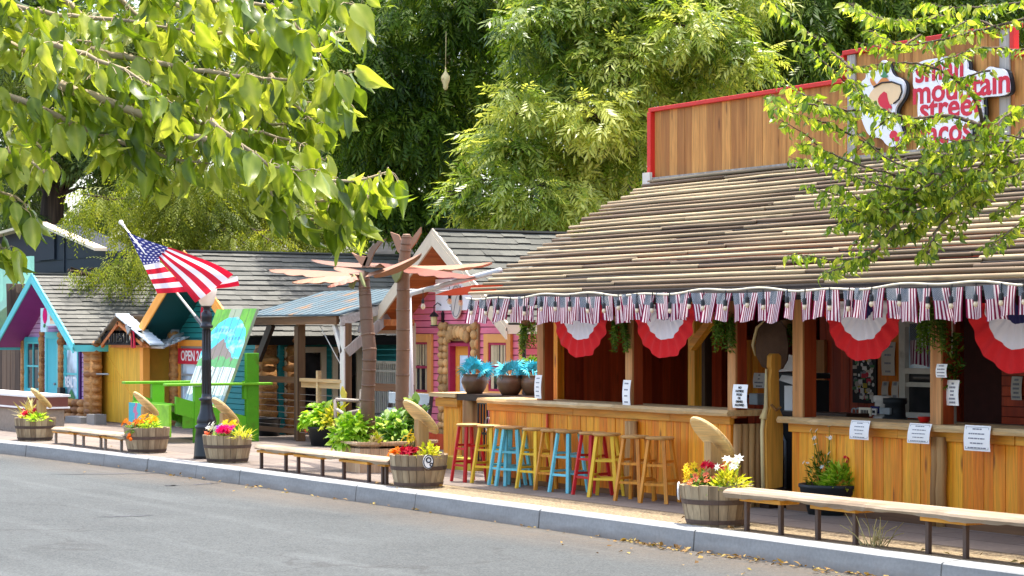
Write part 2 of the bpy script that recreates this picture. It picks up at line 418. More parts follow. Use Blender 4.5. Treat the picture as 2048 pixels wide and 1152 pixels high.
M_purple = paint('purple_soffit', S(122, 40, 112), .6, .12)
M_purpledk = paint('purple_post', S(72, 30, 104), .6, .12)
M_navy = paint('navy_siding', S(22, 30, 44), .7, .18, 2)
M_mint = paint('mint_panel', S(150, 204, 182), .6, .15)
M_gateyel = wood('yellow_gate', S(244, 194, 62), S(222, 166, 44), 'Z', .6, .5, .12, .25)
M_yelpost = paint('yellow_post', S(224, 170, 60), .6, .15)
M_awnwhite = paint('white_corrugated', S(214, 224, 228), .4, .1)
M_corr = paint('grey_corrugated', S(130, 120, 108), .5, .25)
M_blueroof = paint('blue_metal_roof', S(92, 108, 114), .85, .3, 2.2, spec=.1, wear=.9, wcol=S(140, 104, 68))
M_lime = paint('lime_paint', S(108, 170, 30), .5, .14, 5, wear=.25, wcol=S(86, 110, 30))
M_limedk = paint('lime_edge', S(88, 160, 26), .5, .2, 5, wear=.5, wcol=S(84, 72, 24))
M_shingle = paint('asphalt_shingle', S(98, 97, 90), .9, .3, 7, .5)
M_shingle2 = paint('asphalt_shingle_dark', S(86, 86, 78), .9, .3, 7, .5)
M_logend = wood('log_ends', S(196, 142, 84), S(140, 92, 50), 'X', .7, .6, .3, .8)
M_stone = paint('river_stone', S(206, 162, 104), .8, .5, 6, .4)
M_mortar = paint('mortar', S(160, 128, 86), .9, .2)
M_concrete = paint('rough_concrete', S(150, 134, 118), .9, .35, 14, .8)
M_block = paint('cinder_block', S(140, 140, 136), .9, .2)
M_brownpaint = paint('brown_paint', S(112, 62, 50), .5, .12)
M_whitecap = paint('white_cap', S(236, 232, 226), .6, .06)
M_clay = paint('glazed_clay', S(112, 82, 56), .35, .4, 5, spec=.5)
M_bluepalm = paint('blue_fronds', S(74, 190, 206), .45, .3)
M_copper = paint('copper_sheet', S(158, 114, 84), .5, .25, 3, metal=.1, wear=.5, wcol=S(150, 90, 60))
M_copperdk = paint('rusted_sheet', S(124, 72, 50), .55, .3, 5)
M_trunk = paint('metal_trunk', S(118, 90, 68), .6, .3, 3, wear=.4, wcol=S(84, 60, 46))
M_olive = paint('olive_sheath', S(132, 136, 76), .5, .3)
M_paper = paint('white_paper', S(252, 249, 244), .7, .03)
M_paperd = paint('aged_paper', S(214, 204, 190), .7, .08)
M_ink = paint('black_ink', S(34, 32, 38), .7, .05)
M_inkg = paint('grey_ink', S(140, 140, 148), .7, .05)
M_signred = paint('sign_red', S(214, 40, 62), .5, .06)
M_signwhite = paint('sign_white', S(244, 244, 246), .5, .03)
M_signgreen = paint('sign_green', S(76, 140, 90), .5, .1)
M_signtan = paint('sign_tan', S(240, 206, 158), .5, .08)
M_signorange = paint('sign_orange', S(226, 140, 70), .5, .08)
M_openred = paint('open_sign_red', S(206, 30, 62), .5, .06)
M_clothred = paint('red_cloth', S(214, 26, 30), .8, .12, 9)
M_clothwhite = paint('white_cloth', S(232, 226, 230), .8, .06)
M_clothblue = paint('blue_cloth', S(40, 40, 92), .8, .15)
M_rope = paint('pale_rope', S(222, 212, 186), .8, .12)
M_hide = paint('brown_hide', S(92, 68, 50), .8, .35, 8)
M_pale = paint('pale_edge', S(228, 206, 150), .6, .1)
M_pipe = paint('white_pipe', S(206, 204, 202), .4, .08)
M_canvas = paint('orange_canvas', S(226, 78, 40), .8, .08)
M_benchgrey = paint('grey_bench', S(176, 186, 188), .6, .12)
M_seatwood = wood('stool_seat', S(216, 172, 106), S(182, 130, 70), 'X', .5, 1.0, .2, .3)
M_stred = paint('stool_red', S(190, 32, 36), .5, .2, 7, wear=.45, wcol=S(120, 60, 44))
M_styel = paint('stool_yellow', S(228, 186, 52), .5, .2, 7, wear=.45, wcol=S(176, 140, 70))
M_stteal = paint('stool_teal', S(110, 194, 204), .5, .2, 7, wear=.45, wcol=S(150, 176, 170))
M_stamber = wood('stool_amber', S(222, 152, 52), S(194, 118, 34), 'Z', .4, 1.0, .2, .2)
M_soil = paint('soil', S(62, 46, 34), .95, .4)
M_bark = wood('bark', S(92, 76, 58), S(46, 36, 28), 'Z', .9, .8, .3, .4, dark=S(26, 20, 16))
M_twig = paint('twig_bark', S(168, 150, 118), .8, .3)
M_greymetal = paint('grey_meter', S(150, 156, 156), .5, .08)
M_yellowbit = paint('yellow_board', S(212, 190, 70), .6, .1)
M_redbowl = paint('red_bowl', S(206, 30, 22), .35, .05)
M_brick = paint('dark_brick', S(74, 32, 24), .8, .35, 9)
def m_glass(name, col, rough=.08):
    b = NB(name); n = b.noise(b.pos(), 1.7, 3)
    c = b.mix(b.rng(n, .4, .62), col, tuple(x*2.6+.01 for x in col))
    return b.out(b.pbsdf(c, rough, .6))
M_glass = m_glass('dark_glass', (.012, .012, .013))
M_glasspale = m_glass('pale_glass', S(150, 170, 182))
M_curtain = paint('beige_curtain', S(196, 178, 140), .8, .25)
def m_globe():
    b = NB('lamp_glass'); p = b.pbsdf(S(240, 234, 222), .25, .5); t = b.n('ShaderNodeBsdfTranslucent'); t.inputs[0].default_value = (.9, .87, .8, 1)
    mx = b.n('ShaderNodeMixShader'); mx.inputs[0].default_value = .4; b.t.links.new(p, mx.inputs[1]); b.t.links.new(t.outputs[0], mx.inputs[2])
    return b.out(mx.outputs[0])
M_globe = m_globe()
M_bulb = paint('bulb_glass', S(236, 214, 176), .15, .05, spec=.6)
M_amberglass = paint('amber_glass', S(226, 214, 150), .2, .1, spec=.6)
# foliage
L_front = leafmat('broad_leaf', [S(62, 84, 18), S(100, 122, 30), S(136, 152, 48), S(172, 178, 84)], .45, .30, .5, 1.75)
L_right = leafmat('small_broad_leaf', [S(56, 82, 22), S(98, 124, 34), S(136, 156, 52), S(188, 190, 84)], .5, .3, .5, 1.9)
L_pecan = leafmat('light_pinnate', [S(56, 84, 24), S(100, 126, 42), S(144, 160, 68), S(198, 202, 114)], .45, .36, .55, 1.8)
L_dark = leafmat('dark_pinnate', [S(36, 60, 16), S(64, 92, 24), S(94, 120, 36), S(140, 156, 66)], .45, .42, .25, 1.9)
L_cyp = leafmat('feathery_needle', [S(62, 80, 18), S(92, 108, 28), S(122, 134, 40), S(150, 154, 56)], .45, .5, .3, 1.7)
L_wood = leafmat('woodland_leaf', [S(26, 44, 16), S(44, 68, 22), S(74, 96, 34), S(120, 136, 60)], .4, .5, .4, 1.6)
L_bright = leafmat('bright_herb', [S(96, 146, 28), S(140, 186, 42), S(178, 212, 72), S(206, 226, 110)], .4, .4, .4, 1.5)
L_mid = leafmat('mid_herb', [S(58, 104, 28), S(94, 142, 48), S(150, 184, 90), S(206, 222, 160)], .4, .4, .4, 1.5)
L_lemon = leafmat('lemon_herb', [S(128, 140, 26), S(176, 184, 44), S(208, 204, 70), S(226, 214, 100)], .4, .5, .3, 1.4)
L_fern = leafmat('fern', [S(56, 84, 20), S(88, 120, 32), S(120, 148, 50)], .4, .5, .3, 1.5)
L_dry = leafmat('dry_stem', [S(150, 140, 88), S(186, 172, 116), S(208, 196, 140)], .2, .7, .2, 1.2)
L_litter = leafmat('fallen_leaf', [S(80, 58, 32), S(118, 90, 50), S(150, 122, 74), S(150, 132, 66)], .2, .7, .2, 1.2)
def petal(name, c): return leafmat(name, [tuple(x*.75 for x in c), c, tuple(min(1, x*1.2) for x in c)], .3, .6, .2, 1.3)
P_red, P_pink, P_orange, P_yellow, P_white, P_purple, P_salmon = (petal('petal_'+n, c) for n, c in (
    ('red', S(200, 20, 54)), ('pink', S(232, 26, 130)), ('orange', S(236, 130, 34)), ('yellow', S(240, 206, 40)), ('white', S(240, 240, 232)), ('purple', S(156, 70, 190)), ('salmon', S(226, 120, 88))))
# flags: stripes and canton from the cloth's own UV
def m_flag(name, red, white, blue, cell):
    b = NB(name); u, v, _ = b.sep(b.uv())
    st = b.math('LESS_THAN', b.math('FRACT', b.math('MULTIPLY', b.math('SUBTRACT', 1.0, v), 6.5)), .5)
    c = b.mix(st, white, red)
    can = b.math('MULTIPLY', b.math('LESS_THAN', u, .4), b.math('GREATER_THAN', v, .4615))
    cu = b.math('MULTIPLY', u, cell[0]/.4); cv = b.math('MULTIPLY', b.math('SUBTRACT', v, .4615), cell[1]/.5385)
    row = b.math('FLOOR', cv); cu = b.math('ADD', cu, b.math('MULTIPLY', b.math('MODULO', row, 2.0), .5))
    fx = b.math('SUBTRACT', b.math('FRACT', cu), .5); fy = b.math('SUBTRACT', b.math('FRACT', cv), .5)
    ang = b.math('ARCTAN2', fx, fy); rad = b.math('SQRT', b.math('ADD', b.math('MULTIPLY', fx, fx), b.math('MULTIPLY', fy, fy)))
    lim = b.math('ADD', .22, b.math('MULTIPLY', b.math('COSINE', b.math('MULTIPLY', ang, 5.0)), .09))
    star = b.math('LESS_THAN', rad, lim)
    c = b.mix(can, c, b.mix(star, blue, white))
    p = b.pbsdf(c, .7, .2); t = b.n('ShaderNodeBsdfTranslucent'); b.set(t.inputs[0], c)
    mx = b.n('ShaderNodeMixShader'); mx.inputs[0].default_value = .45; b.t.links.new(p, mx.inputs[1]); b.t.links.new(t.outputs[0], mx.inputs[2])
    return b.out(mx.outputs[0])
M_flag = m_flag('flag_cloth', S(208, 18, 48), S(240, 234, 238), S(44, 48, 118), (5.5, 9))
M_smallflag = m_flag('small_flag_cloth', S(138, 30, 74), S(252, 240, 244), S(92, 112, 124), (7, 9))
# ------------------------------------------------------------------ ground, road, kerb, pavement
struct(MB().box(-600, 400, -400, 500, -.6, -.26).build('ground', M_ground))
struct(MB().box(-200, 120, -30, 11.78, -.5, -.19).build('road', M_road))
def kshift(x): return -.37*max(0, (-26-x)/9)**2 if x > -40 else -.37*(14/9)**2-.09*(-40-x)*0
m = MB(); x = -110.0
while x < 40:
    L = R(2.6, 3.4); j = R(-.006, .006)
    if -48 < x < -22: L = R(1.4, 1.8)
    off = kshift(x); o2 = kshift(x+L)-off
    m.prism([(x+.010, 11.66+j+off, -.4), (x+.010, 11.70+j+off, -.012), (x+.010, 11.715+j+off, .0), (x+.010, 11.90+off+.002, .012), (x+.010, 11.90+off+.002, -.4)], (L-.020, o2, 0)); x += L
struct(m.build('kerb', M_kerb))
struct(MB().box(-110, 40, 10.9, 12.64, -.5, -.19).build('road_edge', M_road)) if False else None
m = MB(); xs_ = [-23.2, 40]
for a_, b_ in zip(xs_[:-1], xs_[1:]):
    y0_, y1_ = 11.89+kshift(a_), 11.89+kshift(b_); m.add([(a_, y0_, 0), (b_, y1_, 0), (b_, 12.64, 0), (a_, 12.64, 0)], [(0, 1, 2, 3)], .5)
struct(m.build('gravel_strip', M_gravel))
m = MB().box(-110, 40, 12.64, 45, -.5, .002); xs_ = [-110, -60, -48]+[-46+i for i in range(23)]+[-23.205]
for a_, b_ in zip(xs_[:-1], xs_[1:]):
    y0_, y1_ = 11.89+kshift(a_), 11.89+kshift(b_); m.add([(a_, y0_, .002), (b_, y1_, .002), (b_, 12.64, .002), (a_, 12.64, .002)], [(0, 1, 2, 3)], .5)
struct(m.build('pavement', M_paver))
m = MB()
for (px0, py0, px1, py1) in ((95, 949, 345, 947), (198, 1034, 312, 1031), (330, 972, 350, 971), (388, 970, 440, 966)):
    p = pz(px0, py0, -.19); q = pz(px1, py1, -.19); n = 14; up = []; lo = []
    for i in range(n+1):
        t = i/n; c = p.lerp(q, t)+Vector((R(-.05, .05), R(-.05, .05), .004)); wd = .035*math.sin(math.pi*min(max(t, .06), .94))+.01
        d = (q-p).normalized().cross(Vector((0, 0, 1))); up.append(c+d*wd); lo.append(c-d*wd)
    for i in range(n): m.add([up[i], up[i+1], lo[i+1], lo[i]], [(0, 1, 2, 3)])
struct(m.build('road_tar_mark', M_roadmark))  # thin dark strips laid just above the road surface
# dry leaves blown along the gutter
n = 420; xs = np.concatenate([RNG.uniform(-40, -12, 150), RNG.uniform(-17.5, -11.5, 270)])
ys = 11.66-np.abs(RNG.normal(0, .09, n)); ys = np.where(RNG.random(n) < .12, RNG.uniform(10.6, 12.5, n), ys)
P = np.stack([xs, ys, np.where(ys > 11.68, .016, -.182)+RNG.uniform(0, .018, n)], 1)
D = np.stack([RNG.normal(size=n), RNG.normal(size=n), RNG.normal(0, .25, n)], 1); Nn = np.stack([RNG.normal(0, .4, n), RNG.normal(0, .4, n), np.ones(n)], 1)
V, F, rr = scatter((np.array([(0, 0, 0), (.5, -.3, .12), (1, 0, .05), (.5, .3, .14)]), np.array([(0, 1, 2, 3)])), P, D, Nn, RNG.uniform(.035, .08, n), RNG.random(n))
o = mesh_np('leaf_litter', V, F, rr, L_litter)
tag(o, 'dry yellow brown leaves scattered along the gutter below the kerb', 'leaves', kind='stuff')

# ------------------------------------------------------------------ shared building pieces
def shingles(m, e0, e1, r0, r1, rows, tw=.34, base=0.5):
    e0, e1, r0, r1 = map(Vector, (e0, e1, r0, r1)); nr = (e1-e0).cross(r0-e0).normalized()
    if nr.z < 0: nr = -nr
    m.prism([e0-nr*.03, e1-nr*.03, r1-nr*.03, r0-nr*.03], -nr*.05, r=.05)
    for i in range(rows):
        a0 = e0.lerp(r0, i/rows); a1 = e1.lerp(r1, i/rows); t1 = min(1, (i+1.2)/rows); b0 = e0.lerp(r0, t1); b1 = e1.lerp(r1, t1)
        L = (a1-a0).length; s = -R(0, tw)
        while s < L:
            e = s+tw*R(.5, 1.2); u0 = max(s, 0)/L; u1 = min(e, L)/L; s = e
            if u1-u0 < .004: continue
            h = R(.020, .036); dn = (a0-b0).normalized()*R(0, .025); rv = min(1, max(0, base+R(-.5, .5)*.8))
            p = [a0.lerp(a1, u0)+nr*h+dn, a0.lerp(a1, u1)+nr*h+dn, b0.lerp(b1, u1)+nr*.002, b0.lerp(b1, u0)+nr*.002]
            q = [p[0]-nr*(h+.02), p[1]-nr*(h+.02)]
            m.add(p, [(0, 1, 2, 3)], rv); m.add([q[0], q[1], p[1], p[0]], [(0, 1, 2, 3)], -.45)  # dark asphalt butt edge, its tone also painting in the course's shadow line
def gable_roof(par, xc, hw, v0, v1, ze, zr, M_sh, M_trim, M_sof, rows, tw=.34, trim_w=.15, base=.5, M_fascia=None):
    rf = MB()
    shingles(rf, (xc+hw, v0, ze), (xc+hw, v1, ze), (xc, v0, zr), (xc, v1, zr), rows, tw, base)
    shingles(rf, (xc-hw, v1, ze), (xc-hw, v0, ze), (xc, v1, zr), (xc, v0, zr), rows, tw, base)
    rf.beam((xc, v0, zr+.01), (xc, v1, zr+.01), .16, .03, r=.4)
    ro = rf.build('roof', M_sh, par)
    tr = MB(); sf = MB()
    for sgn in (-1, 1):
        e = Vector((xc+sgn*(hw+.03), v0-.02, ze-.11)); k = Vector((xc, v0-.02, zr-.10))
        nr = Vector((sgn*(zr-ze), 0, hw)).normalized()
        tr.prism([e, k, k+Vector((0, 0, .12)), e+Vector((0, 0, .12))] if sgn < 0 else [k, e, e+Vector((0, 0, .12)), k+Vector((0, 0, .12))], (0, .035, 0))
        tr.prism([e+Vector((0, -.012, -trim_w+.07)), k+Vector((0, -.012, -trim_w+.05)), k+Vector((0, -.012, .045)), e+Vector((0, -.012, .045))], (0, .03, 0))
        a = -.09*nr
        sf.prism([Vector((xc+sgn*hw, v0+.03, ze))+a, Vector((xc+sgn*hw, v1-.1, ze))+a, Vector((xc, v1-.1, zr))+a, Vector((xc, v0+.03, zr))+a], -.02*nr)
    tr.build('rake_board', M_trim, ro)
    sf.build('soffit', M_sof, ro)
    for sg in (-1, 1): MB().box(xc+sg*hw-.02, xc+sg*hw+.02, v0+.02, v1, ze-.15, ze-.02).build('fascia', M_fascia or M_trim, ro)
    return ro
def lapwall_gable(m, x0, x1, v, z0, xc, hw, ze, zr, step=.11, drop=.12, holes=()):
    z = z0
    def span(h):
        if h <= ze-drop: return x0, x1
        f = (zr-drop-h)/(zr-ze); return max(x0, xc-hw*f), min(x1, xc+hw*f)
    while z < zr-drop-.02:
        a, b = span(z); a2, b2 = span(min(z+step, zr-drop-.001))
        segs = [(a, b, a2, b2)]
        for (hx0, hx1, hz0, hz1) in holes:
            if z+step*.5 > hz0 and z+step*.5 < hz1:
                ns = []
                for (s0, s1, t0, t1) in segs:
                    if hx1 <= s0 or hx0 >= s1: ns.append((s0, s1, t0, t1)); continue
                    if hx0 > s0: ns.append((s0, hx0, t0, hx0))
                    if hx1 < s1: ns.append((hx1, s1, hx1, t1))
                segs = ns
        for s in segs:
            if s[1]-s[0] > .01: m.lap((s[0], v), (s[1], v), z, z+step, (0, -1), .02, R(.3, .7), (max(s[0], s[2]), v), (min(s[1], s[3]), v))
        z += step
def window(par, x0, x1, z0, z1, v, M_frame, fw=.07, M_in=None, curtain=None, mid=True, pane=None, cols=1, thick=.05):
    w = MB()
    for (a, b, c, d) in ((x0, x0+fw, z0, z1), (x1-fw, x1, z0, z1)): w.box(a, b, v-thick, v, c, d)
    w.box(x0+fw, x1-fw, v-thick-.004, v, z1-fw, z1); w.box(x0+fw, x1-fw, v-thick-.02, v, z0, z0+fw)
    wo = w.build('window', M_frame, par, bevel=.004)
    a0, a1, c0, c1 = x0+fw, x1-fw, z0+fw, z1-fw
    s = MB(); sw = .035
    s.box(a0, a0+sw, v-.03, v-.002, c0, c1); s.box(a1-sw, a1, v-.03, v-.002, c0, c1); s.box(a0+sw, a1-sw, v-.03, v-.002, c1-sw, c1); s.box(a0+sw, a1-sw, v-.03, v-.002, c0, c0+sw)
    if mid: s.box(a0+sw, a1-sw, v-.034, v-.002, (c0+c1)/2-.02, (c0+c1)/2+.02)
    for i in range(1, cols): xx = a0+(a1-a0)*i/cols; s.box(xx-.012, xx+.012, v-.032, v-.002, c0+sw, c1-sw)
    s.build('sash', M_in or M_frame, wo)
    MB().box(a0, a1, v-.008, v-.001, c0, c1).build('pane', pane or M_glass, wo)
    if curtain:
        cm = MB(); n = 5
        for i in range(n):
            xx = a0+sw+(a1-a0-2*sw)*(i+.1)/n; cm.box(xx, xx+(a1-a0)/n*R(.45, .8), v-.013, v-.009, (c0+c1)/2+.03 if i % 2 else c0+sw, c1-sw)
        cm.build('curtain', curtain, wo)
    return wo
def windowu(par, y0, y1, z0, z1, u, M_frame, fw=.08, pane=None, thick=.05):
    w = MB(); w.box(u, u+thick, y0, y0+fw, z0, z1); w.box(u, u+thick, y1-fw, y1, z0, z1)
    w.box(u, u+thick+.004, y0+fw, y1-fw, z1-fw, z1); w.box(u, u+thick+.02, y0+fw, y1-fw, z0, z0+fw)
    wo = w.build('window', M_frame, par); MB().box(u+.002, u+.012, y0+fw, y1-fw, z0+fw, z1-fw).build('pane', pane or M_glass, wo)
    return wo
def logcol(m, x, y, z0, z1, w=.3, d=.3, h=.17, jit=.04):
    z = z0
    while z < z1:
        hh = h*R(.85, 1.1); m.blob((x+R(-jit, jit)*.5, y+R(-jit, jit)*.5, z+hh/2), w/2*R(.9, 1.1), d/2*R(.9, 1.1), hh*.56, 10, 6, .03); z += hh*.93
    m.box(x-w*.34, x+w*.34, y-d*.34, y+d*.34, z0, z1-.05, .1)

# ------------------------------------------------------------------ taco bar
EV, EZ, RV, RZ, BXL, BXR = 12.9, 2.23, 15.55, 3.69, -22.5, -8.6
bar = thing('bar_building', 'open front wooden bar with slatted pole roof and plank parapet', 'bar', (-16, 15, 0))
sl = math.hypot(RV-EV, RZ-EZ); uv_, uz_ = (RV-EV)/sl, (RZ-EZ)/sl; nv_, nz_ = -uz_, uv_
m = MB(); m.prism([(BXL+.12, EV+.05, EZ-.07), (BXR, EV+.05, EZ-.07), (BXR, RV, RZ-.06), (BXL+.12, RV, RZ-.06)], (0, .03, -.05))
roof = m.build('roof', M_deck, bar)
m = MB(); NR = 27
for k in range(NR):
    t = (k+.25)/NR*sl; x = BXL+R(-.10, .10)-.04; first = True
    while x < BXR:
        L = R(1.6, 4.4); rad = R(.019, .027); off = R(-.014, .014)
        c = lambda xx, q: (xx, EV+uv_*(t+off+q)+nv_*.030, EZ+uz_*(t+off+q)+nz_*(.030+abs(q)*.4))
        q1, q2, q3 = R(-.010, .010), R(-.012, .012), R(-.010, .010)
        m.tube([c(x, q1), c(x+L*.33, q2), c(x+L*.66, -q2*.5), c(x+L+.05, q3)], [rad*R(.75, .95), rad*R(.95, 1.05), rad*1.0, rad*R(.8, .98)], 8, flat=.95)
        x += L-R(-.02, .05)
m.build('roof_pole', M_bamboo, roof, smooth=True)
# debris on the roof
pm = MB()
pw = XV(1695, RV); pe = XV(2027, RV)
def planks(m, x0, x1, y0, y1, z0, z1, w=.15, gap=.004, proud=.006):
    x = x0
    while x < x1-.01:
        e = min(x+w*R(.85, 1.15), x1); p = R(0, proud); m.box(x+gap/2, e-gap/2, y0-p, y1, z0, z1); x = e
planks(pm, BXL+.04, pw-.02, RV, RV+.04, RZ-.12, 4.545, .155)
planks(pm, pw+.02, pe-.02, RV, RV+.04, RZ-.12, 4.84, .155)
planks(pm, pe+.02, BXR, RV, RV+.04, RZ-.12, 4.545, .155)
par = pm.build('parapet', M_parapet, bar)
m = MB(); m.box(BXL-.04, pw-.03, RV-.05, RV+.10, 4.545, 4.595); m.box(pw-.035, pe+.035, RV-.05, RV+.10, 4.845, 4.895); m.box(pe+.04, BXR, RV-.05, RV+.10, 4.545, 4.595)
m.box(BXL-.05, BXL+.03, RV-.06, RV+.02, RZ-.02, 4.543); m.box(pw-.06, pw-.005, RV-.06, RV+.02, 4.60, 4.842); m.box(pe+.005, pe+.06, RV-.06, RV+.02, 4.60, 4.842)
m.build('red_trim', M_red, par, bevel=.006)
m = MB(); m.box(BXL+.04, BXR, RV-.06, RV-.008, RZ-.03, RZ+.035); m.box(pw+.03, pw+.16, RV-.03, RV-.008, RZ+.04, 4.84); m.box(pe-.17, pe-.03, RV-.03, RV-.008, RZ+.04, 4.84)
m.build('flashing', M_grey, par)
MB().box(BXL-.09, BXL+.07, RV-.10, RV-.062, RZ-.09, RZ+.10).build('bracket', M_white, par)
# shell: floor, walls (dark interior)
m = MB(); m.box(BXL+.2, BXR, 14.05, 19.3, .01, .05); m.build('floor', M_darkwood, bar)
m = MB()
y = 14.0
while y < 15.86:
    e = y+R(.12, .16); m.box(BXL+.1+R(0, .006), BXL+.2, y, e-.004, .06, EZ+(y-EV)*.55-.20); y = e
m.build('side_wall', M_redz, bar)
MB().box(BXL+.2, BXR, 19.2, 19.3, .06, 3.6).build('rear_wall', M_redz, bar)
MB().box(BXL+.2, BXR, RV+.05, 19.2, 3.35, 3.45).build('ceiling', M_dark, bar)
MB().box(BXR, BXR+.1, 13.6, 19.2, .06, 3.3).build('end_wall', M_redz, bar)
MB().box(BXL+.1, BXL+.19, 15.87, 19.3, .06, 3.4).build('side_wall', M_redz, bar)
BW = 15.9   # inner back wall plane with openings
m = MB()
def rwall(px0, px1, z0, z1, th=.06):
    planks(m, XV(px0, BW), XV(px1, BW), BW, BW+th, z0, z1, .13)
rwall(1420, 1444, .06, 3.3); rwall(1496, 1600, .06, 1.02); rwall(1640, 1700, .06, 3.3); rwall(1700, 1806, .06, 3.3); rwall(1806, 1872, .06, .80); rwall(1806, 1872, 2.02, 3.3)
rwall(1872, 1912, .06, 3.3); rwall(1440, 1496, 2.1, 3.3); rwall(1496, 1640, 2.2, 3.3)
m.build('back_wall', M_redz, bar)
x0, x1, z0, z1 = rect(1925, 600, 2120, 856, BW)
MB().box(x0, x1, BW+.02, BW+.1, .06, 3.3).build('back_wall', M_brick, bar)
# posts of the street front
def bar_post(px, v, w=.125):
    x = XV(px, v-w/2)-.02; zt = EZ+(v-EV)*.55-.16; zb = .92
    m = MB(); m.box(x, x+w, v-w/2, v+w/2, zb if px > 1500 or px < 1500 else 0, zt)
    o = m.build('post', M_postr, bar, bevel=.006)
    MB().box(x-.004, x+w+.006, v-w/2-.028, v-w/2-.001, zb, zt-.03).build('facing', M_post, o, bevel=.004)
    return x
C1, C2 = 13.5, 13.9
for px in (1080, 1257, 1462): bar_post(px, 13.58)
bar_post(1592, 13.96, .155); bar_post(1868, 13.96, .14)
m = MB(); m.box(BXL+.1, BXR, 13.50, 13.64, 2.36, 2.50); m.build('header_beam', M_redz, bar)
m = MB(); p = pv(1405, 632, 13.75); q = pv(1383, 690, 13.75); m.beam(pv(1432, 630, 13.8), pv(1384, 694, 13.8), .08, .09); m.build('brace', M_amberx, bar)
m = MB(); m.box(XV(1383, 14.6), XV(1396, 14.6), 14.55, 14.65, .05, 2.6); m.build('inner_post', M_amber, bar)
m = MB(); m.box(XV(1398, 15.2), XV(1421, 15.2), 15.12, 15.22, .05, 2.9); m.build('inner_post', M_brownz, bar)
m = MB(); m.box(XV(1106, 13.95), XV(1122, 13.95), 13.90, 13.995, .05, 2.55); m.build('inner_post', M_amber, bar)
x0, x1, z0, z1 = rect(1500, 680, 1546, 790, 15.86)
m = MB(); planks(m, x0, x1, 15.80, 15.89, z0, z1, .12); m.build('hanging_panel', M_amber, bar)
x0, x1, z0, z1 = rect(1625, 680, 1656, 812, BW)
m = MB(); planks(m, x0, x1, BW-.05, BW-.008, z0, z1, .13); m.build('shutter', M_post, bar)
# counters
def counter(name, x0, x1, v, zt, overhang=.12, depth=.42, base=.0, wavy=True):
    m = MB(); planks(m, x0, x1, v, v+.03, base+.06, zt-.15, .14, .005, .008); m.box(x0+.01, x1-.01, v+.035, v+.05, base, zt-.06, .1)
    c = m.build(name, M_amber, bar)
    m = MB(); x = x0-.02
    while x < x1+.02:
        e = min(x+R(1.2, 2.2), x1+.02); m.box(x+.003, e-.003, v-.03-R(0, .01), v+.03, zt-.152, zt-.062); x = e
    m.build('apron', M_amberx, c, bevel=.005)
    m = MB(); n = int((x1-x0+.2)/.12); xs = [x0-.1+(x1-x0+.2)*i/n for i in range(n+1)]
    fr = [v-overhang+.016*math.sin(i*.9)+R(-.012, .012) for i in range(n+1)]
    for i in range(n):
        t = .062
        a = [(xs[i], fr[i], zt-t), (xs[i], fr[i]-.012, zt-t*.5), (xs[i], fr[i]+.01, zt), (xs[i], v+depth, zt), (xs[i], v+depth, zt-t)]
        b = [(xs[i+1], fr[i+1], zt-t), (xs[i+1], fr[i+1]-.012, zt-t*.5), (xs[i+1], fr[i+1]+.01, zt), (xs[i+1], v+depth, zt), (xs[i+1], v+depth, zt-t)]
        m.add(a+b, [(k, (k+1) % 5, 5+(k+1) % 5, 5+k) for k in range(5)]+([(4, 3, 2, 1, 0)] if i == 0 else [])+([(5, 6, 7, 8, 9)] if i == n-1 else []), .5)
    m.build('counter_top', M_live, c)
    MB().box(x0, x1, v-.02, v-.002, base, base+.06).build('base_board', M_brownx, c)
    return c
c1x0, c1x1 = XV(979, C1), XV(1462, C1)
cA = counter('counter', c1x0, c1x1, C1, 1.005)
c2x0, c2x1 = XV(1584, C2), BXR
cB = counter('counter', c2x0, c2x1, C2, .945)
MB().box(c2x0-.02, c2x1, C2-.06, C2-.022, .0, .10).build('skirting', M_brownx, cB)
for (px, v) in ((1262, C1), (1877, C2)):
    m = MB(); x = XV(px, v-.05)
    m.tube([(x-.03, v-.055, 0), (x-.045, v-.06, .3), (x-.02, v-.055, .6), (x-.03, v-.055, .83)], [.05, .045, .052, .05], 9)
    m.tube([(x+.05, v-.055, 0), (x+.04, v-.06, .35), (x+.055, v-.055, .6), (x+.04, v-.055, .83)], [.055, .05, .048, .05], 9)
    m.build('log_post', M_log, cA if v == C1 else cB, smooth=True)
m = MB(); x = XV(1092, C1-.03); m.box(x-.012, x+.02, C1-.026, C1-.01, .06, .85); m.build('batten', M_redz, cA)
# end of the first counter at the entry: split logs
m = MB()
for i in range(6):
    yy = C1+.05+i*.085; m.tube([(c1x1+.05+R(-.01, .01), yy, 0), (c1x1+.05+R(-.02, .02), yy+R(-.01, .01), .45), (c1x1+.05, yy, .86)], [.05, R(.042, .05), .045], 8)
m.build('split_log', M_log, cA, smooth=True)
MB().box(c1x1+.09, c1x1+.75, C1+.9, C1+1.2, .90, .97).build('inner_ledge', M_darkwood, bar)
MB().box(c1x0, c1x1, 14.45, 14.7, .92, .96).build('inner_ledge', M_darkwood, bar)
MB().box(c2x0+.2, BXR, 14.9, 15.3, .86, .90).build('inner_ledge', M_darkwood, bar)
MB().box(c2x0+.2, BXR, 14.95, 14.98, .05, .86).build('ledge_front', M_redz, bar)
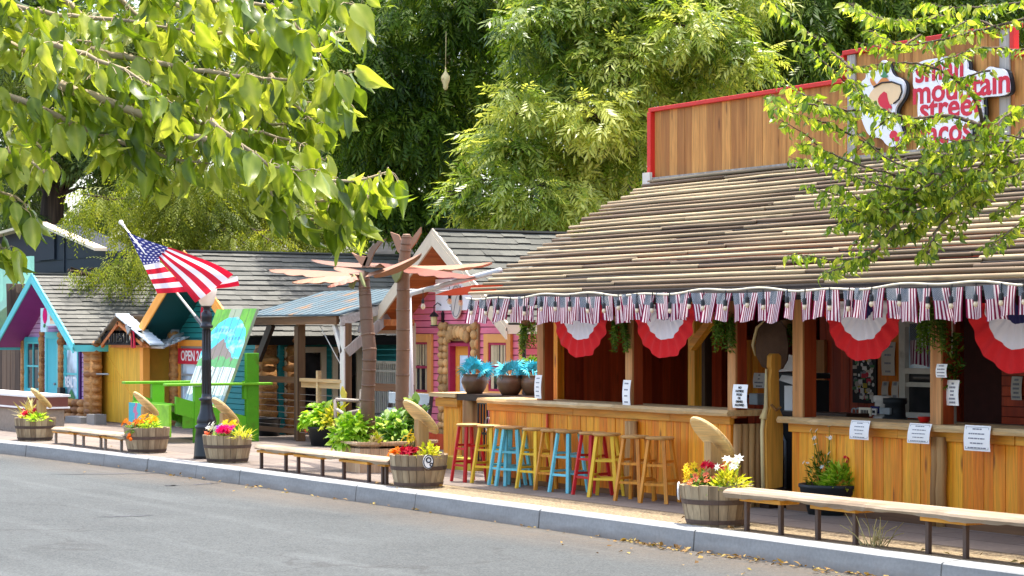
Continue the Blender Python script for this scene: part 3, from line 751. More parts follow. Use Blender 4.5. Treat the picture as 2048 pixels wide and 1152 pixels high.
# window in the second bay
x0, x1, z0, z1 = rect(1806, 640, 1872, 836, BW)
wn_ = MB(); wn_.box(x0, x0+.10, BW-.06, BW-.003, z0, z1); wn_.box(x0+.1, x1+.2, BW-.06, BW-.003, z1-.07, z1); wn_.box(x0+.1, x1+.2, BW-.06, BW-.003, z0, z0+.06)
zm = pv(1840, 742, BW).z; wn_.box(x0+.1, x1+.2, BW-.06, BW-.003, zm-.03, zm+.03); zm2 = pv(1840, 770, BW).z; wn_.box(x0+.1, x1+.2, BW-.05, BW-.003, zm2-.02, zm2+.03)
wo = wn_.build('window', M_white, bar)
MB().box(x0+.05, x1+.2, BW-.001, BW+.02, zm, z1).build('pane', M_glasspale, wo); MB().box(x0+.05, x1+.2, BW-.001, BW+.02, z0, zm).build('pane', M_glass, wo)
# boards on the back wall
x0, x1, z0, z1 = rect(1762, 640, 1804, 812, BW)
MB().box(x0, x1, BW-.045, BW-.008, z0, z1).build('notice_board', M_amber, bar)
x0, x1, z0, z1 = rect(1709, 660, 1756, 806, BW)
sb = MB().box(x0, x1, BW-.03, BW-.008, z0, z1).build('sticker_board', M_blackdull, bar)
for (mat, k) in ((M_paper, 34), (M_paperd, 40), (M_signgreen, 8), (M_signred, 7), (M_inkg, 16), (M_yellowbit, 8)):
    m = MB()
    for i in range(k):
        cx, cz = R(x0+.04, x1-.04), R(z0+.03, z1-.03); yy = BW-.031-R(.001, .006)
        if R(0, 1) < .5:
            a, b2 = R(.015, .04), R(.012, .03); m.box(cx-a, cx+a, yy, yy+.001, cz-b2, cz+b2)
        else:
            rr = R(.015, .035); m.prism([(cx+rr*math.cos(t), yy, cz+rr*math.sin(t)) for t in [2*math.pi*q/9 for q in range(9)]], (0, .001, 0))
    m.build('stickers', mat, sb)
# red door at the far right of the second bay
x0, x1, z0, z1 = rect(2012, 655, 2100, 855, BW)
m = MB(); z = z0
while z < z1: m.box(x0, x1, BW-.06, BW-.004, z+.004, z+.10); z += .104
m.build('red_panel', M_redz, bar)
# ------------------------------------------------------------------ pink shop
PW = 16.8
pk = thing('pink_shop', 'pink clapboard shop with apricot window frames and stone door surround', 'shop', (-29.4, 18, 0))
pxc, phw, pze, pzr = -29.34, 2.18, 1.93, 3.37
gable_roof(pk, pxc, phw, 16.2, 18.6, pze, pzr, M_shingle2, M_rake, M_soffit, 14, .36, .19, .45)
dx0, dx1, dz0, dz1 = rect(903, 686, 946, 800, PW)
m = MB(); lapwall_gable(m, -31.15, -27.72, PW, 0, pxc, phw, pze, pzr, .105, .12, [(dx0, dx1, -1, dz1)])
z = 0
while z < 1.8: m.lap((-27.72, PW), (-27.72, 18.5), z, z+.105, (1, 0), .02, R(.3, .7)); z += .105
wl = m.build('wall', M_pink, pk)
MB().box(-31.1, dx0-.001, PW+.02, PW+.06, 0, 2.0).box(dx1+.001, -27.76, PW+.02, PW+.06, 0, 2.0).box(dx0-.001, dx1+.001, PW+.02, PW+.06, dz1, 2.0).box(-30.3, -28.4, PW+.02, PW+.06, 2.0, 2.55).box(-27.78, -27.74, PW+.08, 18.5, 0, 1.85).build('wall_core', M_magenta, pk)
MB().box(-27.76, -27.68, PW-.03, PW+.05, 0, 1.86).build('corner_board', M_orange2, pk)
for (a, b, c, d) in ((822, 869, 668, 800), (974, 1028, 668, 800)):
    x0, x1, z0, z1 = rect(a, c, b, d, PW)
    window(pk, x0, x1, z0, z1, PW-.02, M_orange2, .13, M_magenta, M_curtain, True, M_glass, 1, .045)
# stone surround
sx0, sx1, sz0, sz1 = rect(883, 648, 962, 790, PW)
m = MB(); m.box(sx0, dx0-.02, PW-.05, PW-.02, 0, sz1); m.box(dx1+.02, sx1, PW-.05, PW-.02, 0, sz1); m.box(dx0-.02, dx1+.02, PW-.05, PW-.02, dz1+.03, sz1)
su = m.build('door_surround', M_mortar, pk)
m = MB()
def stones(x0, x1, z0, z1, s=.13):
    z = z0
    while z < z1-.03:
        hh = s*R(.8, 1.25); x = x0
        while x < x1-.03:
            ww = min(s*R(.9, 1.5), x1-x); m.blob((x+ww/2, PW-.055, z+hh/2), ww*.5, .05, hh*.5, 9, 5, .12); x += ww
        z += hh*.97
stones(sx0, dx0-.03, 0, sz1); stones(dx1+.03, sx1, 0, sz1); stones(dx0-.03, dx1+.03, dz1+.16, sz1)
for i in range(6): m.blob((dx0+.06+(dx1-dx0-.12)*i/5, PW-.09, dz1+.10+.07*math.sin(math.pi*i/5)), .075, .05, .10, 9, 5, .12)
m.build('river_stone', M_stone, su, smooth=True)
m = MB(); m.box(dx0, dx0+.05, PW-.06, PW+.10, 0, dz1); m.box(dx1-.05, dx1, PW-.06, PW+.10, 0, dz1); m.box(dx0+.05, dx1-.05, PW-.06, PW+.10, dz1-.05, dz1)
m.build('door_frame', M_magenta, pk)
d0, d1 = dx0+.05, dx1-.05
m = MB(); m.box(d0, d0+.11, PW+.045, PW+.085, .02, dz1-.05); m.box(d1-.11, d1, PW+.045, PW+.085, .02, dz1-.05); m.box(d0+.11, d1-.11, PW+.047, PW+.085, dz1-.19, dz1-.05); m.box(d0+.11, d1-.11, PW+.047, PW+.085, .02, .85)
dr = m.build('door', M_orange, pk)
MB().box(d0+.11, d1-.11, PW+.06, PW+.075, .85, dz1-.19).build('pane', M_glasspale, dr)
MB().lathe([(.0, -.02), (.025, -.015), (.028, .01), (0, .02)], (d1-.05, PW+.03, .95), 8).build('handle', M_black, dr)
x0, x1, z0, z1 = rect(877, 557, 952, 621, PW)
sg = MB().box(x0, x1, PW-.06, PW-.024, z0, z1).build('sign_panel', M_signwhite, pk, bevel=.01)
m = MB(); cx, cz = XV(921, PW), pv(921, 603, PW).z
rr_ = .27; m.prism([(cx+rr_*.62*math.cos(t), PW-.085, cz+rr_*math.sin(t)) for t in [2*math.pi*q/24 for q in range(24)]], (0, .022, 0)); em = m.build('emblem', M_paperd, sg)
m = MB()
ring = [Vector((cx+rr_*.55*math.cos(t), PW-.088, cz+rr_*.88*math.sin(t))) for t in [2*math.pi*q/24 for q in range(25)]]
m.tube(ring, .006, 5, cap=False); m.tube([ring[3], Vector((cx, PW-.088, cz+.02)), ring[16]], .005, 5)
for i in range(9):
    a = Vector((R(x0+.06, x1-.3), PW-.063, R(z0+.05, z1-.05))); m.tube([a, a+Vector((R(.05, .16), 0, R(-.12, .12)))], .005, 4)
m.build('emblem_line', M_inkg, em)
m = MB(); p = pv(829, 558, 16.5); m.lathe([(0, 0), (.06, .01), (.08, .05), (.05, .1), (0, .11)], (p.x, p.y, p.z-.05), 12); m.build('flood_light', M_white, pk, smooth=True)
# carriage lamp
lp = pv(868, 640, PW-.15)
m = MB(); cx, cy, cz = lp; m.lathe([(.055, .05), (.085, .055), (.04, .11), (.012, .13), (.012, .15)], (cx, cy, cz), 8); m.lathe([(.06, -.10), (.068, -.085), (.06, -.08)], (cx, cy, cz), 8)
m.tube([(cx, cy, cz+.14), (cx+.0, cy-.0, cz+.22), (cx+.03, cy+.05, cz+.27), (cx+.07, cy+.10, cz+.22), (cx+.07, cy+.13, cz+.06)], .010, 6); m.box(cx+.04, cx+.10, PW-.045, PW-.022, cz-.06, cz+.12)
wlp = m.build('wall_lamp', M_black, pk); MB().lathe([(.048, -.08), (.055, .05)], (cx, cy, cz), 8).build('lamp_glass', M_amberglass, wlp)
m = MB(); m.tube([(-27.62, PW-.02, 0), (-27.62, PW-.02, 1.7), (-27.45, PW-.02, 1.84)], .03, 8); m.build('downspout', M_black, pk)
# porch part at its left: beam, bracket, post, white balustrade, dark back
m = MB(); m.beam(pv(757, 645, 16.3), pv(823, 645, 16.3), .1, .10); m.beam(pv(806, 690, 16.45), pv(824, 650, 16.45), .06, .06); m.build('porch_beam', M_soffit, pk)
MB().box(XV(818, 16.4), XV(826, 16.4), 16.36, 16.45, 0, 1.95).build('porch_post', M_rake, pk)
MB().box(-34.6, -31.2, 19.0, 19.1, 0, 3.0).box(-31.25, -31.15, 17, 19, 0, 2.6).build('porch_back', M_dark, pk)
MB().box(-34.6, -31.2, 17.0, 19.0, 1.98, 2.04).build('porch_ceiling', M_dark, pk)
m = MB(); v = 17.4; xa, xb = XV(752, v), XV(796, v)
for zz in (.15, pv(775, 742, v).z, pv(775, 727, v).z+.02): m.box(xa, xb, v-.02, v+.02, zz-.02, zz+.02)
n = 11
for i in range(n+1): xx = xa+(xb-xa)*i/n; m.box(xx-.012, xx+.012, v-.012, v+.012, .17, pv(775, 727, v).z)
m.build('balustrade', M_white, pk)

# ------------------------------------------------------------------ teal shop
TW = 16.3
tl = thing('teal_shop', 'teal clapboard cabin with orange gable boards and log corner columns', 'shop', (-37.5, 18, 0))
txc, thw, tze, tzr = -37.5, 2.52, 1.73, 3.29
trf = gable_roof(tl, txc, thw, 15.5, 21.6, tze, tzr, M_shingle, M_orange, M_tealdk, 17, .4, .2, .45, M_dark)
MB().box(XV(588, 18.6)-.2, XV(588, 18.6)+.25, 18.3, 18.75, pv(600, 536, 18.6).z-.02, pv(600, 514, 18.6).z).build('roof_vent', M_blackdull, trf)
m = MB(); lapwall_gable(m, -40.1, -35.12, TW, 0, txc, thw, tze, tzr, .1, .14)
z = 0
while z < 1.62: m.lap((-35.12, TW), (-35.12, 21.5), z, z+.1, (1, 0), .02, R(.3, .7)); z += .1
m.build('wall', M_teal, tl)
MB().box(-40.16, -40.11, 15.72, 16.27, 0, 1.66).build('porch_wall', M_yelpost, tl)
MB().box(-40.3, -40.25, 16.35, 21.4, 0, 1.6).build('side_wall', M_teal, tl)
m = MB(); m.box(XV(286, 15.62)-.02, XV(286, 15.62)+.15, 15.56, 15.70, 0, 1.95); m.build('porch_post', M_orange, tl, bevel=.006)
x0, x1, z0, z1 = rect(297, 674, 342, 696, 15.9)
m = MB(); m.prism([(x0, 15.75, z0), (x1, 15.75, z0), (x1, 16.28, z1), (x0, 16.28, z1)], (0, .01, .015))
for i in range(5): yy = 15.75+.53*i/5; m.tube([(x0, yy, z0+(z1-z0)*i/5+.02), (x1, yy, z0+(z1-z0)*i/5+.02)], .03, 6)
m.build('porch_awning', M_awnwhite, tl)
for a_ in ((XV(351, TW-.08), TW-.10, 0, 1.78, .3, .22, .17), (-35.2, 16.08, 0, 1.66, .42, .42, .17, .06), (-35.12, 16.55, 0, 1.6, .34, .36, .17, .06)): m = MB(); logcol(m, *a_); m.build('log_column', M_logend, tl, smooth=True)
x0, x1, z0, z1 = rect(362, 680, 425, 820, TW)
wdo = window(tl, x0, x1, z0, z1, TW-.02, M_orange, .12, M_greymetal, None, True, M_glasspale, 1, .06)
x0, x1, z0, z1 = rect(365, 697, 404, 728, TW)
osn = MB().box(x0, x1+.62, TW-.095, TW-.08, z0, z1).build('open_sign', M_openred, tl)
text_obj('sign_lettering', 'OPEN 24/7', .27, M_signwhite, ((x0+x1+.58)/2, TW-.098, (z0+z1)/2), (1, 0, 0), (0, 0, 1), osn, .001, bold=.006, sx=.98)
m = MB(); x0, x1, z0, z1 = rect(346, 650, 362, 682, TW); m.box(x0, x1, TW-.2, TW-.03, z0, z1); m.tube([((x0+x1)/2, TW-.1, z1), ((x0+x1)/2, TW-.1, z1+.3)], .045, 8); m.build('electric_meter', M_greymetal, tl, bevel=.01)
m = MB(); p = pv(338, 683, 15.9); m.tube([p+Vector((0, .3, .15)), p+Vector((0, .1, .1)), p], [.03, .03, .03], 8); m.lathe([(.03, .03), (.075, -.03), (.075, -.05), (0, -.05)], p, 12); m.build('porch_light', M_greymetal, tl, smooth=True)
m = MB(); cx, cz = XV(415, 15.48), pv(415, 628, 15.48).z
ring = [Vector((cx+.16*math.cos(t), 15.44, cz+.2*math.sin(t))) for t in [2*math.pi*q/20 for q in range(21)]]; m.tube(ring, .028, 6, cap=False)
rs = m.build('round_sign', M_openred, tl); m = MB(); m.prism([(cx+.15*math.cos(t), 15.45, cz+.19*math.sin(t)) for t in [2*math.pi*q/20 for q in range(20)]], (0, .012, 0)); m.build('sign_face', M_signtan, rs)
# right side: windows seen under the metal porch roof
for (a, b, c, d) in ((569, 651, 694, 832), (664, 722, 694, 832)):
    y0, y1, z0, z1 = rectu(a, c, b, d, -35.1); windowu(tl, y0, y1, z0, z1, -35.11, M_cream, .1)
m = MB(); y = 18.4
while y < 19.6: m.box(-35.08, -35.06, y, y+.05, .25, .85); y += .2
# ------------------------------------------------------------------ purple shop
UW = 15.5
pu_ = thing('purple_shop', 'lilac clapboard shop with aqua gable boards and aqua door', 'shop', (-44.5, 16, 0))
uxc, uhw, uze, uzr = -44.25, 2.5, 1.57, 3.02
gable_roof(pu_, uxc, uhw, 14.9, 18.6, uze, uzr, M_shingle, M_aqua, M_purple, 17, .42, .14, .62)
m = MB(); lapwall_gable(m, -46.5, -42.2, UW, -.1, uxc, uhw, uze, uzr, .1, .14)
m.build('wall', M_lilac, pu_)
MB().box(-46.45, -42.25, UW+.02, UW+.06, -.1, 1.5).box(-45.4, -43.1, UW+.02, UW+.06, 1.5, 2.2).box(-42.27, -42.2, UW+.06, 18.4, -.1, 1.42).build('wall_core', M_purpledk, pu_)
x0, x1, z0, z1 = rect(54, 674, 86, 790, UW); window(pu_, x0, x1, z0, z1, UW-.02, M_aquadoor, .11, M_aqua, None, True, M_glass, 2, .05)
MB().box(x1, x1+.10, UW-.06, UW-.021, z0, z1).build('trim_strip', M_purpledk, pu_)
x0, x1, z0, z1 = rect(95, 664, 121, 842, UW)
m = MB(); m.box(x0, x0+.1, UW-.06, UW-.02, -.1, z1); m.box(x1-.1, x1, UW-.06, UW-.02, -.1, z1); m.box(x0+.1, x1-.1, UW-.064, UW-.02, z1-.14, z1); m.build('door_frame', M_aqua, pu_)
dr = MB().box(x0+.1, x1-.1, UW-.04, UW-.018, -.1, z1-.14).build('door', M_aquadoor, pu_)
MB().blob((x1-.17, UW-.07, .72), .03, .03, .03).build('handle', M_greymetal, dr)
for a_ in ((XV(88.5, UW), UW-.06, 0, 1.75, .16, .14, .16), (XV(126, UW-.05), UW-.08, .5, 1.7, .2, .18, .16), (XV(185, UW-.12), UW-.12, 0, 1.5, .62, .34, .17, .03), (XV(52, UW), UW-.06, 0, 1.66, .16, .14, .16)): m = MB(); logcol(m, *a_); m.build('log_column', M_logend, pu_, smooth=True)
m = MB()
for i, zz in enumerate((.06, .2, .34)):
    x = XV(122, UW)
    while x < XV(168, UW): ww = R(.28, .45); m.blob((x+ww/2, UW-.08, zz+.02), ww*.55, .1, .085, 9, 6, .05); x += ww*.9
m.build('log_base', M_logend, pu_, smooth=True)
x0, x1, z0, z1 = rect(133, 690, 162, 806, UW)
wdo = window(pu_, x0, x1, z0, z1, UW-.02, M_aqua, .07, M_aqua, None, True, M_glasspale, 1, .05)
MB().box(x1+.01, x1+.09, UW-.06, UW-.021, z0, z1+.02).build('trim_strip', M_purpledk, pu_)
text_obj('sign_lettering', 'REALTY', .30, M_signwhite, ((x0+x1)/2, UW-.058, z0+.42), (1, 0, 0), (0, 0, 1), wdo, .002, bold=.008, sx=.72)
m = MB(); cx = (x0+x1)/2; m.prism([(cx-.26, UW-.054, z0+.08), (cx, UW-.054, z0+.30), (cx+.26, UW-.054, z0+.08)], (0, .002, 0)); m.build('window_emblem', M_signgreen, wdo)
x0, x1, z0, z1 = rect(125, 775, 131, 800, UW-.1); MB().box(x0, x1, UW-.22, UW-.1, z0, z1).build('mail_box', M_black, pu_, bevel=.01)
x0, x1, z0, z1 = rect(81, 612, 119, 664, 15.2)
m = MB(); m.box(x0, x1, 15.2, 15.23, z0+.13, z1-.04); m.box(x0, x0+.38, 15.198, 15.232, z0, z0+.128)
hs = m.build('sign_board', paint('sign_sky', S(196, 230, 236), .5, .12), pu_)
m = MB(); m.blob((x0+.3, 15.19, z1-.2), .13, .02, .17, 10, 6); m.build('sign_balloon', P_pink, hs)
m = MB(); m.tube([(x0+.3, 15.19, z1-.38), (x0+.28, 15.19, z0+.1)], .03, 6); m.build('sign_balloon_stem', M_signgreen, hs)
m = MB(); m.box(x0+.62, x0+1.08, 15.185, 15.197, z0+.17, z0+.42); fp = m.build('sign_plate', M_cream, hs)
text_obj('sign_lettering', 'GIFTS', .17, M_signorange, (x0+.85, 15.182, z0+.295), (1, 0, 0), (0, 0, 1), fp, .002, bold=.004)
m = MB(); m.beam(pv(12, 672, 15.6), pv(50, 672, 15.6), .12, .15); m.build('porch_beam', M_orange, pu_)
m = MB(); x0 = XV(165, 15.3); m.tube([(x0, 15.3, pv(165, 743, 15.3).z), (x0+.5, 15.35, pv(180, 748, 15.3).z), (x0+1.2, 15.4, pv(200, 748, 15.3).z)], .018, 6); m.build('rail', M_greymetal, pu_)

# ------------------------------------------------------------------ yellow gate with a little hood
GV = 15.62
gt = thing('yellow_gate', 'tall yellow plank gate under a small corrugated hood with iron lettering', 'gate', (XV(240, GV), GV, 0))
x0, x1, z0, z1 = rect(201, 688, 288, 850, GV)
m = MB(); planks(m, x0, x1, GV, GV+.04, .02, pv(244, 676, GV).z, .19, .002, .003); g = m.build('door', M_gateyel, gt)
m = MB(); zc = .82; m.beam((x0+.1, GV-.006, 1.55), (x1-.15, GV-.006, .25), .012, .016); m.box(x0, x1, GV-.010, GV-.004, zc, zc+.014); m.build('brace', M_yelpost, g)
m = MB(); m.box(x0-.02, x0+.045, GV-.03, GV+.06, .02, 1.6); m.build('hinge_strip', M_darkwood, gt)
m = MB(); xs = x0-.12; m.tube([(xs, GV-.1, .0), (xs+.05, GV-.1, .4), (xs+.16, GV-.1, .7), (xs+.07, GV-.1, 1.1), (xs+.1, GV-.1, 1.45), (xs+.06, GV-.1, 1.72)], [.09, .075, .085, .07, .08, .07], 8); m.build('gate_post', M_yelpost, gt, smooth=True)
h0 = pv(186, 690, GV-.3); hp = pv(231, 632, GV-.3); h1 = pv(300, 690, GV-.3)
m = MB()
for k in range(12):
    a = Vector(h0).lerp(hp, k/12); b = Vector(h0).lerp(hp, (k+1)/12); m.prism([a, b, b+Vector((0, 0, .03)), a+Vector((0, 0, .03))], (0, 1.1, 0)); m.tube([a+Vector((0, 0, .03)), a+Vector((0, 1.1, .03))], .022, 6)
hd = m.build('hood', M_corr, gt)
m = MB()
for k in range(9):
    a = Vector(hp).lerp(h1, k/9); b = Vector(hp).lerp(h1, (k+1)/9); m.prism([a, b, b+Vector((0, 0, .03)), a+Vector((0, 0, .03))], (0, .28, 0)); m.tube([a+Vector((0, 0, .03)), a+Vector((0, .28, .03))], .022, 6)
m.build('hood_slope', M_awnwhite, hd)
m = MB(); m.beam(Vector(h0)+Vector((.35, .06, -.02)), Vector(hp)+Vector((.05, .06, -.13)), .05, .07); m.beam(Vector(hp)+Vector((-.02, .06, -.13)), Vector(h1)+Vector((-.5, .06, .0)), .05, .06)
m.prism([Vector(h0)+Vector((.5, .16, -.05)), Vector(h1)+Vector((-.4, .16, -.05)), Vector(hp)+Vector((0, .16, -.15))], (0, .03, 0)); m.build('gable_board', M_soffit, hd)
x0, x1, z0, z1 = rect(203, 661, 283, 690, GV-.25)
m = MB(); m.box(x0, x1, GV-.26, GV-.245, z0, z0+.05); m.box(x0, x1, GV-.26, GV-.245, z1-.05, z1)
ls = m.build('lettered_sign', M_dark, gt)
text_obj('sign_lettering', 'WHITESTONE', .34, M_dark, ((x0+x1)/2-.06, GV-.25, (z0+z1)/2), (1, 0, 0), (0, 0, 1), ls, .01, bold=.012, sx=1.02)
MB().box(x0, x1, GV-.225, GV-.21, z0, z1).build('sign_back', M_cream, ls); m = MB(); xx = x1-.32
for i in range(5): m.beam((xx+R(-.05, .05), GV-.3, z1-.02), (xx+R(-.1, .1), GV-.3, z0-.05), .03, .05)
m.build('chilli_bundle', M_openred, ls)
m = MB(); m.prism([(xx-.42, GV-.3, z1+.10), (xx-.08, GV-.3, z1+.07), (xx-.28, GV-.3, z1-.08)], (0, .03, 0)); m.build('metal_star', M_greymetal, ls)

# ------------------------------------------------------------------ far left: navy building, mint shed, fence, stump, low wall
nb = thing('navy_building', 'dark navy gabled building with pale roof edge behind the lilac shop', 'building', (-58, 20, 0))
m = MB(); pkk = pv(95, 449, 20); le = pv(-120, 507, 20); re = pv(214, 502, 20)
m.prism([(le.x, 20, 0), (re.x, 20, 0), (re.x, 20, re.z), pkk, (le.x, 20, le.z)], (0, 1, 0)); nwl = m.build('wall', M_navy, nb)
m = MB(); z = 1.2
while z < 4.6:
    x = le.x
    while x < re.x-.5: L = R(2, 4); m.box(x, min(x+L, re.x-.2), 19.978, 19.998, z, z+.012) if z < re.z-.1 else None; x += L
    z += .32
x0, x1, z0, z1 = rect(77, 472, 109, 520, 19.95); m.box(x0, x1, 19.94, 19.99, z0, z1); m.box(XV(130, 20)-.02, XV(130, 20)+.02, 19.97, 19.998, 0, pv(130, 475, 20).z); m.build('hatch', M_navy, nwl)
m = MB()
for (a, b) in ((le, pkk), (pkk, re)):
    d = (b-a).normalized()
    m.prism([a+Vector((-.05, -.35, .0)), b+Vector((.05, -.35, 0)), b+Vector((.05, -.35, .075)), a+Vector((-.05, -.35, .075))], (0, .33, 0))
m.build('roof', M_rake, nb)
ms = thing('mint_shed', 'pale mint board shed half hidden behind the aqua gable', 'shed', (XV(20, 18.5), 18.5, 0))
m = MB(); planks(m, XV(-90, 18.5), XV(61, 18.5), 18.5, 18.6, 0, pv(40, 514, 18.5).z, .9); m.build('wall', M_mint, ms)
m = MB(); m.prism([pv(-120, 700, 17.6), pv(26, 584, 17.6), pv(26, 602, 17.6), pv(-120, 722, 17.6)], (0, .9, 0)); m.build('roof', M_mint, ms)
st = MB(); p = pv(34, 690, 17.0); st.tube([(p.x, 17, 0), (p.x-.05, 17, 1.0), (p.x+.02, 17, 1.9), (p.x+.08, 17, pv(34, 568, 17).z)], [.34, .27, .24, .29], 12)
tag(st.build('dead_stump', M_bark, None, True, org=(p.x, 17, 0)), 'tall cut grey tree stump behind the aqua gable board', 'tree stump')
fc = thing('board_fence', 'dark brown upright board fence left of the lilac shop', 'fence', (XV(20, 16), 16, 0))
m = MB(); planks(m, XV(-60, 16), XV(49, 16), 16.0, 16.03, 0, pv(20, 688, 16).z, .28, .02); m.build('board', M_fence, fc)
m = MB(); m.box(XV(-60, 16), XV(49, 16), 16.032, 16.07, .3, .4); m.box(XV(-60, 16), XV(49, 16), 16.032, 16.07, 1.2, 1.3); m.build('rail', M_brownx, fc)
lw = thing('stone_wall', 'low rough concrete wall with brown board and white cap by the kerb', 'wall', (XV(20, 12.6), 12.6, 0))
zt = 0
MB().box(XV(-120, 12.8), XV(64, 12.8), 12.8, 13.4, 0, pv(30, 817, 12.8).z).build('base', M_concrete, lw)
za, zb_ = pv(30, 817, 12.8).z, pv(30, 792, 12.8).z
MB().box(XV(-120, 12.8), XV(66, 12.8), 12.76, 13.45, za, zb_).build('brown_board', M_brownpaint, lw)
MB().box(XV(-120, 12.8), XV(67, 12.8), 12.74, 13.48, za+.02, za+.05).box(XV(-120, 12.8), XV(66, 12.8), 12.73, 13.5, zb_, zb_+.04).build('cap', M_whitecap, lw)
cb = thing('cinder_blocks', 'grey hollow cinder block on the ground beside the yellow gate', 'block', (XV(188, 15), 15, 0))
m = MB(); x = XV(178, 15.0); m.box(x, x+.42, 14.95, 14.99, 0, .2); m.box(x, x+.42, 15.16, 15.2, 0, .2)
for q in (0, .19, .38): m.box(x+q, x+q+.04, 14.99, 15.16, 0, .2)
m.build('block', M_block, cb)
x = XV(140, 15.0); cb2 = MB().box(x, x+.9, 14.9, 15.15, 0, .13).build('stone_step', M_block, None, org=(x, 15, 0)); tag(cb2, 'low grey stone step below the realty window', 'step')

# ------------------------------------------------------------------ weathered tank tower behind
tw_ = thing('wooden_tower', 'grey weathered board tower rising behind the metal palms', 'tower', (XV(790, 22), 22, 0))
x0, x1, z0, z1 = rect(744, 478, 862, 600, 22)
m = MB(); planks(m, x0, x1, 22, 22.1, 0, pv(800, 512, 22).z, .22, .015); w_ = m.build('wall', M_grey, tw_); m = MB(); m.box(x0-.03, x1+.03, 21.93, 21.985, pv(800, 512, 22).z-.02, z1); m.box(x0, x1, 22.0, 24, z1-.3, z1); m.box(x1-.1, x1, 22.11, 24, 0, z1-.3); m.box(x0, x0+.1, 22.11, 24, 0, z1-.3); m.build('cap_board', M_greyx, tw_)
x0, x1, z0, z1 = rect(713, 506, 744, 600, 21.8); m = MB(); planks(m, x0, x1, 21.8, 21.88, 0, z1, .2, .012); m.build('side_boards', M_grey, tw_)
# ------------------------------------------------------------------ metal roofed porch with railing
pc = thing('metal_porch', 'open timber porch with worn blue metal roof and cable railing', 'porch', (-31.5, 15.2, 0))
xa, xb, pvf, pvb = -34.75, -31.15, 15.6, 17.0
m = MB(); m.prism([(xa, pvf-.12, 2.07), (xb+.05, pvf-.12, 2.07), (xb+.05, pvb, 2.50), (xa, pvb, 2.50)], (0, 0, .025))
for i in range(14): x = xa+(xb-xa)*i/13; m.prism([(x-.008, pvf-.125, 2.095), (x+.008, pvf-.125, 2.095), (x+.008, pvb, 2.525), (x-.008, pvb, 2.525)], (0, 0, .006))
rf = m.build('roof', M_blueroof, pc)
m = MB(); m.box(xa, xb-.15, pvf-.08, pvf-.03, 1.93, 2.06); m.box(xa, xb, pvb-.1, pvb-.04, 2.32, 2.42); m.build('fascia', M_brownx, rf)
m = MB(); m.prism([(xb+.0, pvf-.09, 1.90), (xb+.0, pvb, 2.30), (xb+.0, pvb, 2.44), (xb+.0, pvf-.09, 2.05)], (.04, 0, 0)); m.build('side_fascia', M_greyx, rf)
for x in (XV(597, pvf)-.02, XV(688, pvf)): 
    m = MB(); m.box(x-.05, x+.08, pvf-.02, pvf+.10, 0, 1.95); po = m.build('post', M_brownz if x < -30.5 else M_grey, pc, bevel=.008)
    MB().box(x-.055, x+.085, pvf-.045, pvf-.022, .02, 1.9).build('facing', M_white if x > -32.5 else M_brownz, po)  # white facing paints in the brighter street side of the right post
x = XV(688, pvf)
m = MB(); m.beam((x-.30, pvf-.02, 1.92), (x-.02, pvf-.02, 1.48), .05, .09); m.beam((x-.9, pvf+.02, 1.9), (x-.05, pvf+.02, 1.2), .01, .01); m.build('brace', M_white, pc)
m = MB(); m.beam((x+.09, pvf+.0, 1.48), (x+.09, pvf+.75, 2.05), .06, .15); m.beam((x+.0, pvf+.35, 2.05), (x+.02, pvf+.25, 1.8), .04, .05); m.build('brace', M_grey, pc)
m = MB(); m.beam((xa+.3, pvf, 1.35), (xa+.85, pvf, 1.95), .07, .16); m.build('brace', M_darkwood, pc)
m = MB(); xr = XV(692, pvf); xm = XV(600, pvf)
m.box(xm+.08, xr-.08, pvf-.05, pvf+.06, .995, 1.05); m.box(xm+.08, xr-.08, pvf-.02, pvf+.02, .90, .995); m.build('top_rail', M_live, pc)
MB().box(xa+.3, xm-.06, pvf-.02, pvf+.02, .96, 1.06).build('top_rail', M_brownx, pc); MB().box(xr+.1, XV(822, 15.9), 15.9, 15.96, .88, 1.0).build('top_rail', M_brownx, pc); MB().box(xa+.3, xm, pvf-.02, pvf+.02, .12, .2).build('bottom_rail', M_brownx, pc)
m = MB(); xq = XV(638, pvf); m.box(xq-.03, xq+.03, pvf-.04, pvf+.03, 0, 1.18); m.build('rail_post', M_live, pc)
m = MB()
for i in range(7): z = .15+i*.105; MB().tube([(xa+.2, pvf, z), (xr-.05, pvf, z)], .004, 5).build('cable', M_grsteel, pc)
x = XV(684, pvf-.08); ys = MB(); ys.prism([(x-.02, pvf-.075, .95), (x+.13, pvf-.075, .84), (x+.08, pvf-.075, .62), (x+.02, pvf-.075, .7), (x-.08, pvf-.075, .84)], (0, .02, 0)); ys.build('yellow_board', M_yellowbit, pc)
# twig chair hint by the porch
tcx = XV(706, 15.5); tcy = 15.7
m = MB()
for (a, b) in (((-.2, 0, 0), (-.22, 0, .75)), ((.2, 0, 0), (.22, 0, .55)), ((-.2, .4, 0), (-.2, .45, .9)), ((.2, .4, 0), (.2, .45, .9)), ((-.2, 0, .6), (.45, .1, .4)), ((-.2, 0, .38), (.2, 0, .38)), ((-.2, 0, .75), (-.2, .45, .72)), ((.22, 0, .55), (.2, .45, .62)), ((-.2, .42, .38), (.2, .42, .38)), ((-.2, 0, .38), (-.2, .42, .38)), ((.2, 0, .38), (.2, .42, .38)), ((-.1, 0, .38), (-.1, .42, .38)), ((0, 0, .38), (0, .42, .38)), ((.1, 0, .38), (.1, .42, .38)), ((-.2, .45, .88), (.2, .45, .88)), ((-.07, .43, .4), (-.07, .45, .88)), ((.07, .43, .4), (.07, .45, .88))):
    m.tube([Vector((tcx, tcy-.4, 0))+Vector(a), Vector((tcx, tcy-.4, 0))+Vector(b)], .028, 7)
tag(m.build('twig_chair', M_grey, None, True, org=(tcx, tcy, 0)), 'grey rustic pole chair behind the leafy planters by the porch', 'chair')
